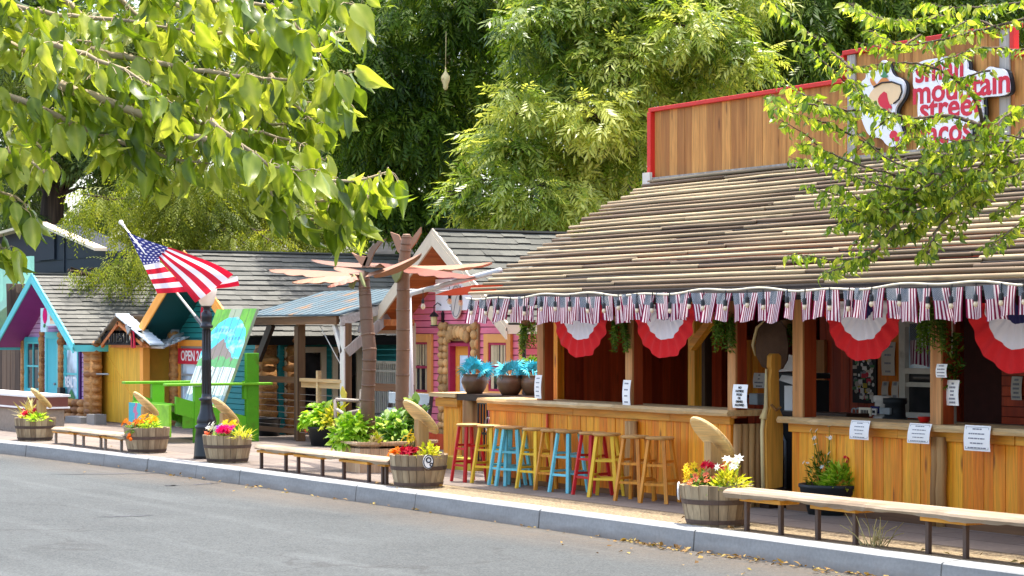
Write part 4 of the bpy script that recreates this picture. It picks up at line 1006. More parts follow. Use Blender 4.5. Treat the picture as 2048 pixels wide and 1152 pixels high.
bk = thing('black_bucket', 'ribbed black bucket on the porch floor beside the log columns', 'bucket', (pz(538, 868).x, 15.4, 0))
p = pz(538, 872); m = MB(); m.lathe([(.17, 0), (.2, .28), (.215, .29), (.215, .32), (.19, .32), (.17, .05)], (p.x, p.y, 0), 16); m.build('body', M_black, bk, True)

# ------------------------------------------------------------------ giant green chair
def m_mural():
    b = NB('mural_paint'); u, v, _ = b.sep(b.uv()); o = b.obj(); nz1 = b.noise(o, 7, 4); nu = b.math('ADD', u, b.math('MULTIPLY', b.math('SUBTRACT', nz1, .5), .05))
    nv = b.math('ADD', v, b.math('MULTIPLY', b.math('SUBTRACT', nz1, .5), .04))
    c = b.mix(b.rng(nz1, .4, .65), S(104, 172, 24), S(82, 146, 20))
    def band(lo, hi): return b.math('MULTIPLY', b.math('GREATER_THAN', nv, lo), b.math('LESS_THAN', nv, hi))
    du = b.math('DIVIDE', b.math('SUBTRACT', nu, .5), .5); dv = b.math('DIVIDE', b.math('SUBTRACT', nv, .66), .27)
    arch = b.math('LESS_THAN', b.math('ADD', b.math('POWER', du, 2.0), b.math('POWER', dv, 2.0)), 1.0)
    peak = b.math('LESS_THAN', b.math('ADD', nv, b.math('MULTIPLY', b.math('ABSOLUTE', b.math('SUBTRACT', nu, .55)), 1.1)), .0)
    c = b.mix(b.math('MULTIPLY', b.math('LESS_THAN', b.math('ABSOLUTE', b.math('SUBTRACT', nu, .52)), .14), b.math('GREATER_THAN', nv, .90)), c, S(150, 160, 130))
    skyc = b.mix(b.rng(b.noise(b.mapv(b.uv(), (3, 9, 1)), 1.2, 3), .5, .65), S(70, 190, 226), S(170, 226, 238))
    c = b.mix(arch, c, skyc)
    # painted lettering-like dashes
    wv = b.math('GREATER_THAN', b.math('FRACT', b.math('MULTIPLY', u, 13.0)), .38)
    t1 = b.math('MULTIPLY', b.math('MULTIPLY', band(.80, .835), wv), b.math('LESS_THAN', b.math('ABSOLUTE', b.math('SUBTRACT', u, .40)), .24))
    t2 = b.math('MULTIPLY', b.math('MULTIPLY', band(.735, .765), wv), b.math('LESS_THAN', b.math('ABSOLUTE', b.math('SUBTRACT', u, .68)), .2))
    c = b.mix(b.math('MULTIPLY', b.math('MAXIMUM', t1, t2), .6), c, S(40, 110, 150))
    mt = b.math('LESS_THAN', nv, b.math('SUBTRACT', .75, b.math('MULTIPLY', b.math('ABSOLUTE', b.math('SUBTRACT', nu, .45)), .42)))
    c = b.mix(b.math('MULTIPLY', mt, b.math('GREATER_THAN', nv, .5)), c, S(132, 116, 108))
    ft = b.math('LESS_THAN', nv, b.math('ADD', .58, b.math('MULTIPLY', b.math('SUBTRACT', b.noise(b.uv(), 9, 3), .5), .16)))
    c = b.mix(b.math('MULTIPLY', ft, b.math('GREATER_THAN', nv, .48)), c, b.mix(nz1, S(70, 140, 80), S(110, 176, 106)))
    strk = b.rng(b.noise(b.mapv(b.uv(), (30, 2.5, 1)), 1.0, 3), .42, .6)
    c = b.mix(band(.27, .51), c, b.mix(strk, S(130, 138, 140), S(238, 242, 242)))
    c = b.mix(band(.20, .275), c, b.mix(strk, S(88, 118, 146), S(150, 168, 178)))
    rv = b.math('LESS_THAN', b.math('ABSOLUTE', b.math('SUBTRACT', nu, b.math('ADD', .46, b.math('MULTIPLY', nv, .6)))), .15)
    c = b.mix(b.math('MULTIPLY', rv, b.math('LESS_THAN', nv, .19)), c, S(140, 170, 190))
    rv2 = b.math('LESS_THAN', b.math('ABSOLUTE', b.math('SUBTRACT', nu, b.math('ADD', .76, b.math('MULTIPLY', nv, .5)))), .10)
    c = b.mix(b.math('MULTIPLY', rv2, b.math('LESS_THAN', nv, .19)), c, S(206, 176, 120))
    return b.out(b.pbsdf(c, .5, .35))
ch = thing('giant_chair', 'oversized lime green slatted chair with a painted waterfall mural', 'chair', (-34.1, 14.3, 0))
X0, X1 = -35.10, -33.32
m = MB(); B0 = Vector((0, 14.30, .20)); B1 = Vector((0, 15.08, 2.20)); nrm = Vector((0, -(B1-B0).z, (B1-B0).y)).normalized()
ns = 6; wdt = (X1-X0-.1)/ns
for i in range(ns):
    xl, xr_ = X0+.05+i*wdt+.008, X0+.05+(i+1)*wdt-.008
    p = [B0+Vector((xl, 0, 0)), B0+Vector((xr_, 0, 0)), B1+Vector((xr_, 0, 0)), B1+Vector((xl, 0, 0))]
    q = [a-nrm*.05 for a in p]
    u0, u1 = (i+.04)/ns, (i+.96)/ns
    U = [(u0, 0), (u1, 0), (u1, 1), (u0, 1)]; e = [(.5, .99)]*4
    m.add(p+q, [(0, 1, 2, 3), (7, 6, 5, 4), (0, 3, 7, 4), (2, 1, 5, 6), (3, 2, 6, 7), (1, 0, 4, 5)], None, [U, e, e, e, e, e])
m.build('backrest', m_mural(), ch)
for x in (X0-.04, X1+.03):
    m = MB(); m.box(x-.09, x+.09, 13.42, 15.30, .93, .972); m.build('arm', M_lime, ch, bevel=.01)
    m = MB(); m.box(x-.05, x+.05, 13.92, 14.14, 0, .925); m.build('leg', M_lime if x < -34 else M_limedk, ch, bevel=.006)
    m = MB(); m.box(x-.05, x+.05, 14.84, 15.06, 0, 1.46); m.box(x-.07, x+.05, 14.80, 14.86, .70, 1.0); m.build('leg', M_limedk, ch, bevel=.006)
    m = MB(); m.prism([(x-.03, 13.6, .48), (x-.03, 14.9, .14), (x-.03, 14.9, .40), (x-.03, 13.6, .76)], (.06, 0, 0)); m.build('seat_rail', M_limedk, ch)
m = MB(); m.box(X1+.035, X1+.055, 13.72, 14.0, .24, .58); m.build('leg_board', M_limedk, ch)
def m_apron():
    b = NB('apron_mural'); u, v, _ = b.sep(b.uv()); n = b.noise(b.obj(), 5, 4)
    c = b.mix(b.rng(n, .4, .65), S(146, 208, 46), S(116, 178, 34)); d = b.math('ADD', u, b.math('MULTIPLY', n, .2))
    c = b.mix(b.math('LESS_THAN', d, .54), c, S(190, 70, 104)); c = b.mix(b.math('LESS_THAN', d, .47), c, S(70, 184, 190)); c = b.mix(b.math('LESS_THAN', d, .32), c, S(196, 110, 150)); c = b.mix(b.math('LESS_THAN', d, .24), c, S(60, 170, 190))
    return b.out(b.pbsdf(c, .5, .35))
m = MB(); p = [(X0, 13.50, .10), (X1, 13.50, .10), (X1, 13.50, .62), (X0, 13.50, .62)]; q = [(a, 13.545, c) for a, b, c in p]
U = [(0, 0), (1, 0), (1, 1), (0, 1)]; e = [(.9, .5)]*4
m.add(p+q, [(0, 1, 2, 3), (7, 6, 5, 4), (0, 3, 7, 4), (2, 1, 5, 6), (3, 2, 6, 7), (1, 0, 4, 5)], None, [U]+[e]*5); m.build('seat_apron', m_apron(), ch)
m = MB()
for i in range(9): t = i/9; y = 13.56+t*1.1; z = .62-t*.28; m.prism([(X0, y, z), (X0, y+.10, z-.026), (X0, y+.10, z+.004), (X0, y, z+.03)], (X1-X0, 0, 0))
m.build('seat', M_lime, ch)

# ------------------------------------------------------------------ lamp post with the flag
LX, LY = pv(413, 900, 12.35).x, 12.35
la = thing('street_lamp', 'black cast street lamp with white urn globe beside the green chair', 'street lamp', (LX, LY, 0))
zt = pv(413, 612, LY).z
m = MB(); m.lathe([(.19, 0), (.18, .05), (.165, .30), (.15, .42), (.17, .44), (.16, .47), (.13, .49), (.145, .52), (.13, .58), (.10, .66), (.085, .76), (.08, .82), (.105, .83), (.11, .86), (.075, .87), (.066, .93), (.062, 1.4), (.066, 1.41), (.060, 1.42), (.056, zt-.32), (.09, zt-.31), (.095, zt-.28), (.075, zt-.27), (.07, zt-.2), (.078, zt-.19), (.078, zt-.10), (.05, zt-.08), (.045, zt-.03), (.075, zt-.01), (.08, zt)], (LX, LY, 0), 20)
for i in range(10): t = 2*math.pi*i/10; m.tube([(LX+.063*math.cos(t), LY+.063*math.sin(t), .93), (LX+.056*math.cos(t), LY+.056*math.sin(t), zt-.34)], .008, 5)
m.build('post', M_black, la, True)
m = MB(); m.lathe([(.07, zt), (.10, zt+.04), (.135, zt+.14), (.15, zt+.24), (.13, zt+.27), (.05, zt+.30)], (LX, LY, 0), 20); m.build('globe', M_globe, la, True)
ft = pv(242, 445, 12.35); fb = Vector((LX-.05, LY, pv(413, 657, LY).z))
m = MB(); m.tube([fb, fb.lerp(ft, .1)], .028, 8); m.tube([fb+Vector((.05, 0, -.05)), fb], .025, 8); m.build('bracket', M_black, la)
fl = thing('flag', 'large stars and stripes flag on a slanting pole from the lamp post', 'flag', tuple(fb))
m = MB(); m.tube([fb, fb.lerp(ft, .985)], [.020, .013], 8); m.build('pole', M_white, fl, True)
m = MB(); m.blob(ft, .04, .04, .04, 10, 6); m.tube([ft, ft.lerp(fb, .045)], .024, 8); m.build('finial', M_white, fl, True)
def fz(zx, zy, dv=0.0):   # measured flag outline, swung round the pole
    px, py = 220+zx*280/1536, 430+zy*210/1152
    return pv(px, py, 12.35+dv)
NS, NT = 12, 26
V = []; UVs = []; F = []
def patch(f, ns, nt, s0, s1, t0, t1):
    b = len(V)
    for i in range(ns+1):
        for j in range(nt+1):
            a, c = i/ns, j/nt; V.append(f(a, c)); UVs.append((s0+(s1-s0)*a, 1-(t0+(t1-t0)*c)))
    for i in range(ns):
        for j in range(nt): F.append((b+i*(nt+1)+j, b+(i+1)*(nt+1)+j, b+(i+1)*(nt+1)+j+1, b+i*(nt+1)+j+1))
L2 = lambda p, q, t: (p[0]+(q[0]-p[0])*t, p[1]+(q[1]-p[1])*t)
def pA(a, c):
    l = L2((185, 185), (520, 862), c)
    r = L2((640, 352), (540, 512), min(c/.54, 1)) if c < .54 else L2((550, 512), (860, 842), (c-.54)/.46)
    p = L2(l, r, a); sag = 10*math.sin(a*math.pi)*(1-c)
    return fz(p[0], p[1]+sag, -.03+.05*math.sin(a*5+c*3)-.02*c)
patch(pA, 10, 26, 0, .40, 0, 1)
def pB(a, c):
    l = L2((640, 352), (500, 432), c); r = L2((1352, 655), (935, 948), c)
    p = L2(l, r, a); bend = math.sin(a*math.pi)
    return fz(p[0]+18*bend*(1-c)+25*bend*math.sin(c*math.pi*2)*.3, p[1]-22*bend*(1-c)+14*math.sin(a*6+c*2)*a, -.07-.06*math.sin(a*4.2+c*5)*a-.10*a*c)
patch(pB, 16, 20, .40, 1, 0, 7/13)
def pC(a, c):
    l = L2((1150, 735), (1060, 812), c); r = L2((1395, 668), (1420, 775), c); p = L2(l, r, a)
    return fz(p[0], p[1]+8*math.sin(a*3), -.02+.05*a)
patch(pC, 8, 6, .75, 1, 11/13, 1)
o = mesh_np('cloth', np.array([tuple(v) for v in V]), np.array(F), np.full(len(V), .5), M_flag, fl, True, np.array(UVs))

# ------------------------------------------------------------------ metal palms
def palm(name, label, base_px, base_py, v, trunk, leaves, ups, sheath):
    zb = pv(base_px, base_py, v).z; p0 = pv(base_px, base_py, v)
    th = thing(name, label, 'metal palm', (p0.x, v, zb), 'sheet metal palm trees')
    pts = [pv(a, b, v) for a, b, r in trunk]; rad = [r*.87 for a, b, r in trunk]
    m = MB(); m.tube(pts, rad, 14); t = m.build('trunk', M_trunk, th, True)
    m = MB()
    L = 0
    for i in range(len(pts)-1):
        n = max(2, int((pts[i+1]-pts[i]).length/.30))
        for k in range(n):
            c = pts[i].lerp(pts[i+1], k/n); d = (pts[i+1]-pts[i]).normalized(); rr = rad[i]+(rad[i+1]-rad[i])*k/n; m.tube([c-d*R(.008, .016), c+d*.012], rr+R(.002, .006), 14)
    m.build('trunk_ring', M_trunk, t, True)
    for (tip, mid, base, w0, dv, mat, teeth) in leaves:
        B = pv(base[0], base[1], v); T = pv(tip[0], tip[1], v+dv); Mi = pv(mid[0], mid[1], v+dv*.55)
        n = 12; up = []; lo = []; mid_ = []
        for i in range(n+1):
            a = i/n; c = B*(1-a)**2+Mi*2*a*(1-a)+T*a*a; d = (T-B).normalized(); sd = d.cross(Vector((0, 0, 1))).normalized()
            wk = w0*(math.sin(math.pi*min(1, .22+a*.78))**.7)*(1.0 if i % 3 else .72 if teeth else 1.0)
            if i == n: wk = .004
            up.append(c+sd*wk-Vector((0, 0, wk*.35))); lo.append(c-sd*wk-Vector((0, 0, wk*.35))); mid_.append(c+Vector((0, 0, .02)))
        m = MB()
        vs = up+mid_+lo; k = n+1
        m.add(vs+[q-Vector((0, 0, .006)) for q in vs], [(i, i+1, k+i+1, k+i) for i in range(n)]+[(k+i, k+i+1, 2*k+i+1, 2*k+i) for i in range(n)]+[(3*k+k+i, 3*k+k+i+1, 3*k+i+1, 3*k+i) for i in range(n)]+[(3*k+2*k+i, 3*k+2*k+i+1, 3*k+k+i+1, 3*k+k+i) for i in range(n)])
        m.build('frond', mat, th)
    for poly, mat in ups:
        m = MB(); P = [pv(a, b, v) for a, b in poly]; m.prism(P, (.012, .012, 0)); m.build('frond', mat, th)
    for poly in sheath:
        m = MB(); P = [pv(a, b, v) for a, b in poly]; m.prism([q+Vector((0, -.12, 0)) for q in P], (.01, .02, 0)); m.build('sheath', M_olive, th)
    return th
palm('metal_palm', 'curved brown metal palm with pink sheet fronds in the slatted planter', 738, 888, 13.15,
     [(738, 890, .105), (735, 800, .105), (738, 740, .10), (739, 700, .105), (733, 640, .098), (730, 590, .092), (729, 575, .085), (728, 545, .08)],
     [((538, 541), (620, 541), (712, 550), .20, -.4, M_copper, True), ((584, 566), (650, 552), (716, 556), .20, -.75, M_copper, True), ((623, 521), (690, 530), (760, 530), .10, .6, M_copper, False),
      ((668, 536), (700, 536), (730, 545), .12, .25, M_copper, False), ((843, 509), (790, 535), (740, 548), .17, .4, M_copper, False), ((655, 575), (690, 560), (722, 552), .10, -.5, M_copperdk, True)],
     [([(703, 505), (712, 510), (736, 514), (730, 532), (722, 530)], M_copper), ([(722, 536), (733, 512), (744, 492), (757, 482), (772, 477), (760, 487), (748, 504), (736, 534)], M_trunk)],
     [[(714, 560), (722, 548), (727, 560), (720, 578), (713, 574)], [(736, 545), (741, 560), (746, 574), (741, 570), (735, 556)]])
palm('metal_palm', 'straight dark metal palm with raised leaf pair beside the pink shop', 806, 840, 14.3,
     [(803, 880, .105), (804, 800, .105), (806, 700, .105), (806, 620, .105), (807, 540, .10), (811, 500, .085), (813, 475, .08), (813, 468, .05)],
     [((984, 527), (900, 536), (815, 534), .16, .5, M_copper, True), ((950, 556), (890, 545), (818, 536), .17, -.5, M_copperdk, True), ((668, 533), (740, 524), (800, 533), .10, -.4, M_copperdk, True)],
     [([(780, 464), (797, 470), (801, 480), (802, 509), (795, 504)], M_copper), ([(841, 454), (841, 466), (832, 484), (821, 498), (822, 478)], M_copper)],
     [[(794, 540), (800, 556), (806, 566), (814, 556), (820, 540)]])
# white canopy pipe and orange canvas
pp = thing('canopy_frame', 'white pipe canopy frame leaning from the pink shop to the bar roof', 'canopy frame', (XV(823, 14.75), 14.75, 0))
a = pv(818, 588, 14.75); b0 = Vector((XV(826, 14.75), 14.75, 0)); c = pv(1000, 541, 13.6)
m = MB(); m.tube([b0, a], .034, 8); m.build('upright', M_pipe, pp, True)
m = MB(); m.tube([a, c], .036, 8); m.build('arm', M_pipe, pp, True)
m = MB(); m.tube([a+Vector((0, 0, .06)), pv(880, 583, 14.4), pv(940, 578, 14)], .016, 6); m.blob(a, .06, .06, .06); m.build('cross_pipe', M_pipe, pp, True)
m = MB(); q = [pv(868, 590, 14.2), pv(905, 578, 14.0), pv(948, 570, 13.8), pv(940, 586, 13.9), pv(905, 591, 14.1)]; m.prism(q, (.1, .4, .02)); m.build('canvas', M_canvas, pp)
for px, py in ((846, 612), (899, 602), (921, 605)):
    m = MB(); p = pv(px, py, 14.3); m.lathe([(.0, -.05), (.03, -.03), (.032, 0), (.02, .03), (.018, .032)], p, 10); sb_ = m.build('bulb', M_bulb, pp, True)
    m = MB(); m.lathe([(.02, .032), (.022, .08), (.005, .10), (.004, .22)], p, 8); m.build('socket', M_black, sb_)

# ------------------------------------------------------------------ bar stools
def stool(mat):
    t = thing('bar_stool', 'x', 'bar stool', (0, 0, 0), 'bar stools along the counter', True)
    H, tr_, br_ = .70, .085, .155
    m = MB(); m.lathe([(.0, H-.032), (.135, H-.032), (.155, H-.022), (.157, H-.008), (.145, H), (0, H)], (0, 0, 0), 24, cap=False); m.build('seat', M_seatwood, t)
    for sx in (-1, 1):
        for sy in (-1, 1):
            m = MB(); m.beam((sx*br_, sy*br_, 0), (sx*tr_, sy*tr_, H-.034), .040, .034, (sx*.3, sy, 0)); m.build('leg', mat, t, bevel=.004)
    for ht, k in ((.20, 0), (.40, 0), (.24, 1), (.44, 1)):
        f = br_+(tr_-br_)*ht/H
        for s in (-1, 1):
            m = MB(); m.beam((-f, s*f, ht) if k == 0 else (s*f, -f, ht), (f, s*f, ht) if k == 0 else (s*f, f, ht), .018, .026); m.build('rung', mat, t)
    return t
protos = {}
stl = [(938, 965, 'red', 2, 'red bar stool with pale seat at the far left end of the row'), (984, 968, 'yellow', 20, 'yellow bar stool between the leftmost red stool and the blue pair'),
       (1021, 972, 'teal', 8, 'light blue bar stool directly right of the far left yellow stool'), (1048, 973, 'teal', 30, 'light blue bar stool half hidden behind a yellow stool'),
       (1071, 979, 'yellow', 14, 'yellow bar stool overlapping the light blue pair on their right'), (1115, 983, 'amber', 6, 'honey wood bar stool left of the lone light blue stool'),
       (1155, 986, 'teal', 10, 'light blue bar stool between a honey wood stool and a red stool'), (1194, 992, 'red', 4, 'dark red bar stool partly behind a yellow stool in mid counter'),
       (1213, 996, 'yellow', 40, 'yellow bar stool standing in front of the dark red stool'), (1270, 1004, 'amber', 24, 'honey wood bar stool second from the right end of the row'),
       (1348, 1007, 'amber', 28, 'honey wood bar stool at the right end beside the flower barrel')]
for px, py, c, rz, lab in stl:
    d = (CAMZ*FPX)/(py-HOR)+.17; p = pd(px, HOR, d); loc = (p.x, min(p.y, 13.24), 0)
    mt = {'red': M_stred, 'yellow': M_styel, 'teal': M_stteal, 'amber': M_stamber}[c]
    if c not in protos: s = stool(mt); protos[c] = s; s.location = loc; s.rotation_euler.z = math.radians(rz); s['label'] = lab
    else: dup(protos[c], loc, math.radians(rz), lab)

# ------------------------------------------------------------------ small flags, lights and bunting under the eave
FV = EV-.06
sm = MB(); n = 4; 
def smallflag(k):
    V = []; U = []; F = []; nu, nv = 9, 10; H, W = .280+.012*math.sin(k*7), .160
    lean = [-.10, -.03, .05, .0, .08, -.06, .03][k % 7]; tw = [.2, -.3, .5, -.1, .35, -.45, .1][k % 7]
    for i in range(nu+1):
        for j in range(nv+1):
            a, c = i/nu, j/nv; x = (c-.5)*W*(1-.12*math.sin(a*3)*(k % 3)/2)+lean*a*.6; y = .030*math.sin(c*(5+k % 3)+k)*(.25+a)+tw*(c-.5)*W*a
            V.append((x, y, -H*a-.012*math.sin(c*4+k)*a)); U.append((a, 1-c))
    for i in range(nu):
        for j in range(nv): F.append((i*(nv+1)+j, (i+1)*(nv+1)+j, (i+1)*(nv+1)+j+1, i*(nv+1)+j+1))
    o = mesh_np('small_flag', np.array(V), np.array(F), np.full(len(V), .5), M_smallflag, None, True, np.array(U)); return o
fps = []
for k in range(9):
    o = smallflag(k); fps.append(o)
x = -22.22; i = 0
while x < -11.2:
    s = fps[(i*5+i//3) % 9]
    o = s if not s.get('label') else s.copy()
    if o is not s: COL.objects.link(o)
    o.location = (x, FV-.01+R(-.015, .01), EZ-.035+.012*math.sin(x*2.3)); o.rotation_euler = (R(-.06, .06), 0, .45+R(-.4, .4)); o.scale = (R(.66, 1.08), 1, R(.94, 1.06))
    tag(o, 'small stars and stripes flag hung upright in the row along the pole roof edge', 'small flag', 'small flags hung along the roof edge')
    x += .208*R(.86, 1.14); i += 1
sl_ = thing('string_lights', 'string of bulbs and pale rope along the bar roof edge', 'string lights', (-17, FV, EZ))
pts = []; x = -22.4
while x < -9: pts.append((x, FV-.03, EZ-.022+.018*math.sin(x*2.1)+.012*math.sin(x*6.3))); x += .12
m = MB(); m.tube(pts, .011, 6); m.build('rope', M_rope, sl_, True)
x = -22.25; i = 0
while x < -9.2:
    zz = EZ-.02; dz = R(.06, .11); tx = R(-.01, .02)
    m = MB(); m.tube([(x, FV-.045, zz), (x+tx, FV-.05, zz-dz)], .006, 5); m.lathe([(.012, 0), (.019, -.012), (.021, -.055), (.017, -.062)], (x+tx, FV-.05, zz-dz), 8); so_ = m.build('socket', M_black, sl_)
    m = MB(); m.lathe([(.013, -.06), (.021, -.082), (.019, -.098), (.005, -.112)], (x+tx, FV-.05, zz-dz), 9); m.build('bulb', M_bulb, so_, True)
    x += .31*R(.8, 1.2); i += 1
def swag(px, v, rad, label, zc, asym=0.0):
    x = XV(px, v); th = thing('bunting', label, 'bunting', (x, v, zc), 'patriotic fan buntings under the roof')
    n = 88
    def pt(rr, k):
        t = math.pi*k/n; fold = (.013*math.sin(k*2*math.pi/8.8)*(rr/rad)**.8); rj = rr*(1+.004*math.sin(k*2*math.pi/8.8+.5)+.02*math.sin(k*.37)+.06*math.cos(t)**2*0)
        return (x-math.cos(t)*rj*(1+asym*math.cos(t)), v+fold-.015, zc-math.sin(t)*rj)
    rings = [(.04, .30, M_clothblue, 'blue_band'), (.30, .66, M_clothwhite, 'white_band'), (.66, 1.0, M_clothred, 'red_band')]
    for a, b, mt, nm in rings:
        m = MB(); q = 3
        for g in range(q):
            r0, r1 = rad*(a+(b-a)*g/q), rad*(a+(b-a)*(g+1)/q)
            for k in range(n): m.add([pt(r0, k), pt(r0, k+1), pt(r1, k+1), pt(r1, k)], [(0, 1, 2, 3)], .5)
        o = m.build(nm, mt, th, True)
swag(1163, 13.30, .58, 'red white and blue fan bunting hanging above the left end of the counter', 2.10)
swag(1331, 13.30, .57, 'red white and blue fan bunting between the second and third bar posts', 2.10)
swag(1728, 13.62, .57, 'red white and blue fan bunting above the sticker covered bar bay', 2.10)
swag(2038, 13.62, .62, 'red white and blue fan bunting at the right end of the bar', 2.06)
# ------------------------------------------------------------------ half barrels with flowers and tilted discs
def barrel(loc, label, plaque=None):
    th = thing('barrel_planter', label, 'planter', loc, 'half barrel planters along the kerb')
    x, y, _ = loc; ns = 22; m = MB(); H = .38
    prof = [(.275, 0), (.30, .10), (.325, .22), (.345, H)]
    for k in range(ns):
        t0 = 2*math.pi*(k+.03)/ns; t1 = 2*math.pi*(k+.97)/ns; top = R(-.008, .006); j = R(-.004, .004); vs = []
        for r, z in prof:
            for t in (t0, t1): vs.append((x+(r+j)*math.cos(t), y+(r+j)*math.sin(t), z+(top if z == H else 0)))
        for t in (t0, t1): vs.append((x+.30*math.cos(t), y+.30*math.sin(t), H+top))
        for t in (t0, t1): vs.append((x+.29*math.cos(t), y+.29*math.sin(t), .2))
        m.add(vs, [(0, 1, 3, 2), (2, 3, 5, 4), (4, 5, 7, 6), (6, 7, 9, 8), (8, 9, 11, 10), (0, 2, 4, 6, 8), (1, 9, 7, 5, 3)])
    m.build('staves', M_stave, th)
    for z0, z1, r0, r1 in ((.205, .25, .326, .336), (.02, .06, .284, .296)):
        m = MB(); m.lathe([(r0-.006, z0), (r0, z0), (r1, z1), (r1-.006, z1)], (x, y, 0), 32, cap=False); m.build('hoop', M_hoop, th)
    MB().lathe([(.0, .33), (.30, .325)], (x, y, 0), 20, cap=False).build('soil', M_soil, th)
    if plaque is not None:
        c = Vector((x+.35*math.cos(plaque), y+.35*math.sin(plaque), .31)); n_ = Vector((math.cos(plaque), math.sin(plaque), 0)); t_ = Vector((-n_.y, n_.x, 0))
        q = [c+t_*.065*math.cos(a)+Vector((0, 0, .085*math.sin(a))) for a in [2*math.pi*k/20 for k in range(20)]]
        m = MB(); m.prism(q, n_*.012); pl = m.build('plaque', M_paper, th)
        m = MB(); m.tube([p_+(c-p_)*.1+n_*.014 for p_ in q+[q[0]]], .006, 5, cap=False)
        m.tube([c+n_*.016+t_*.028*math.cos(a)+Vector((0, 0, .02+.028*math.sin(a))) for a in [2*math.pi*k/10 for k in range(11)]], .008, 5, cap=False)
        m.tube([c+n_*.016+t_*(.034+.018*math.cos(a))*1.0+Vector((0, 0, -.034+.018*math.sin(a))) for a in [2*math.pi*k/8 for k in range(9)]], .007, 5, cap=False)
        m.build('plaque_mark', M_ink, pl)
    return th
def disc(loc, label, s=1.0, h=.80):
    th = thing('disc_stand', label, 'disc stand', loc, 'tilted wooden discs on posts'); x, y, z = loc
    m = MB(); tilt = math.radians(44); m.prism([(x-.045, y-.05, .30), (x-.045, y+.09, .30), (x-.045, y+.09, h-.105), (x-.045, y-.05, h+.0)], (.11, 0, 0)); m.build('post', M_discpost, th, bevel=.004)
    c = Vector((x, y+.02, h+.03)); n_ = Vector((0, math.sin(tilt), math.cos(tilt))); a_ = Vector((1, 0, 0)); b_ = n_.cross(a_)
    pts = []
    for k in range(28): t = 2*math.pi*k/28; rr = (1+.03*math.sin(3*t+x)); pts.append(a_*.215*s*math.cos(t)*rr+b_*.31*s*math.sin(t)*rr)
    vs = []
    for off, k in ((-.020, .94), (-.009, 1.0), (.012, 1.0), (.018, .97)): vs += [c+p*k+n_*off for p in pts]
    q = 28; fs = [(i*q+k, i*q+(k+1) % q, (i+1)*q+(k+1) % q, (i+1)*q+k) for i in range(3) for k in range(q)]+[tuple(range(q-1, -1, -1)), tuple(3*q+k for k in range(q))]
    m = MB(); m.add(vs, fs, .5); d = m.build('disc', M_disc, th)
    m = MB(); vs = [c+p*.92+n_*.020 for p in pts]; m.prism(vs, n_*.004); m.build('disc_face', M_darkwood, d)
    return th
FS = 1.0
def clump(name, par, c, r, h, n, tm, size, mat, up=.6, droop=0.0, tz=0.0):
    """leafy mass: leaves spring outward from a low dome"""
    r *= FS; h *= FS; size *= FS
    d = rdir(n); d[:, 2] = np.abs(d[:, 2]); rad = RNG.uniform(.35, 1, n)**.6
    P = np.array(c)+np.stack([d[:, 0]*r*rad, d[:, 1]*r*rad, tz+d[:, 2]*h*rad], 1)
    D = d+np.stack([np.zeros(n), np.zeros(n), np.full(n, up)], 1)+RNG.normal(0, .35, (n, 3)); D[:, 2] -= droop
    Nn = np.stack([RNG.normal(0, .4, n), RNG.normal(0, .4, n), np.ones(n)], 1)
    V, F, rr = scatter(tm, P-D/np.linalg.norm(D, axis=1, keepdims=True)*size*.3, D, Nn, RNG.uniform(.6, 1.25, n)*size, RNG.random(n))
    return mesh_np(name, V, F, rr, mat, par, True)
def bloom(name, par, c, r, h, n, size, mat, flat=.5):
    """many-petalled flower heads"""
    m = MB(); heads = []
    for i in range(n):
        t = R(0, 6.28); q = math.sqrt(R(0, 1)); p = Vector((c[0]+r*q*math.cos(t), c[1]+r*q*math.sin(t), c[2]+R(0, h))); heads.append(p); s = size*R(.7, 1.2)
        nr = Vector((R(-.8, .8), R(-1.2, .2), R(.3, 1))).normalized(); a = nr.orthogonal().normalized(); b = nr.cross(a); rv = R(0, 1)
        for k in range(7):
            tt = 2*math.pi*k/7; e = a*math.cos(tt)+b*math.sin(tt); f = a*math.cos(tt+.9)+b*math.sin(tt+.9); g = (e+f)*.62
            m.add([p, p+e*s*.55+nr*s*.12, p+g*s+nr*s*.05, p+f*s*.55+nr*s*.12], [(0, 1, 2, 3)], min(1, max(0, rv+R(-.2, .2))))
        m.blob(p+nr*s*.1, s*.2, s*.2, s*.2, 6, 4, r=0)
    m.build(name, mat, par)
    return heads
def stems(par, base, heads, mat, rad=.004, name='stem'):
    m = MB()
    for h in heads:
        b = Vector((base[0]+(h[0]-base[0])*.35+R(-.03, .03), base[1]+(h[1]-base[1])*.35+R(-.03, .03), base[2])); mid = b.lerp(Vector(h), .55)+Vector((R(-.02, .02), R(-.02, .02), .03)); m.tube([b, mid, h], [rad, rad*.8, rad*.6], 5)
    return m.build(name, mat, par)
T_SM = t_leaf(1, .5, .5, .2, .03); T_OV = t_leaf(1, .62, .7, .16, .05, 1.0); T_ND = t_leaflet(.12, .35); T_LL = t_leaflet(.34, .35)
def flowers(loc, label): return thing('flowers', label, 'flowers', loc, 'flowers growing in the half barrels')
PB = [(70, 11.97), (294, 12.20), (455, 12.25), (837, 12.22), (1433, 12.20)]
bl = []
for px, v in PB: bl.append((XV(px, v), v, 0))
barrel(bl[0], 'half barrel planter with red flowers at the far left by the low wall')
barrel(bl[1], 'half barrel planter with orange flowers in front of the yellow gate')
barrel(bl[2], 'half barrel planter with pink flowers at the foot of the street lamp')
barrel(bl[3], 'half barrel planter with round badge in front of the slatted palm planter', math.radians(-10))
barrel(bl[4], 'half barrel planter with round badge at the left end of the long right bench', math.radians(-135))
dl = ['tilted wooden disc on a post in the far left red flower barrel', 'tilted wooden disc on a post in the orange flower barrel', 'tilted wooden disc on a post right of the street lamp',
      'tilted wooden disc on a post beside the left end of the bar', 'tilted wooden disc on a post in front of the bar counter end']
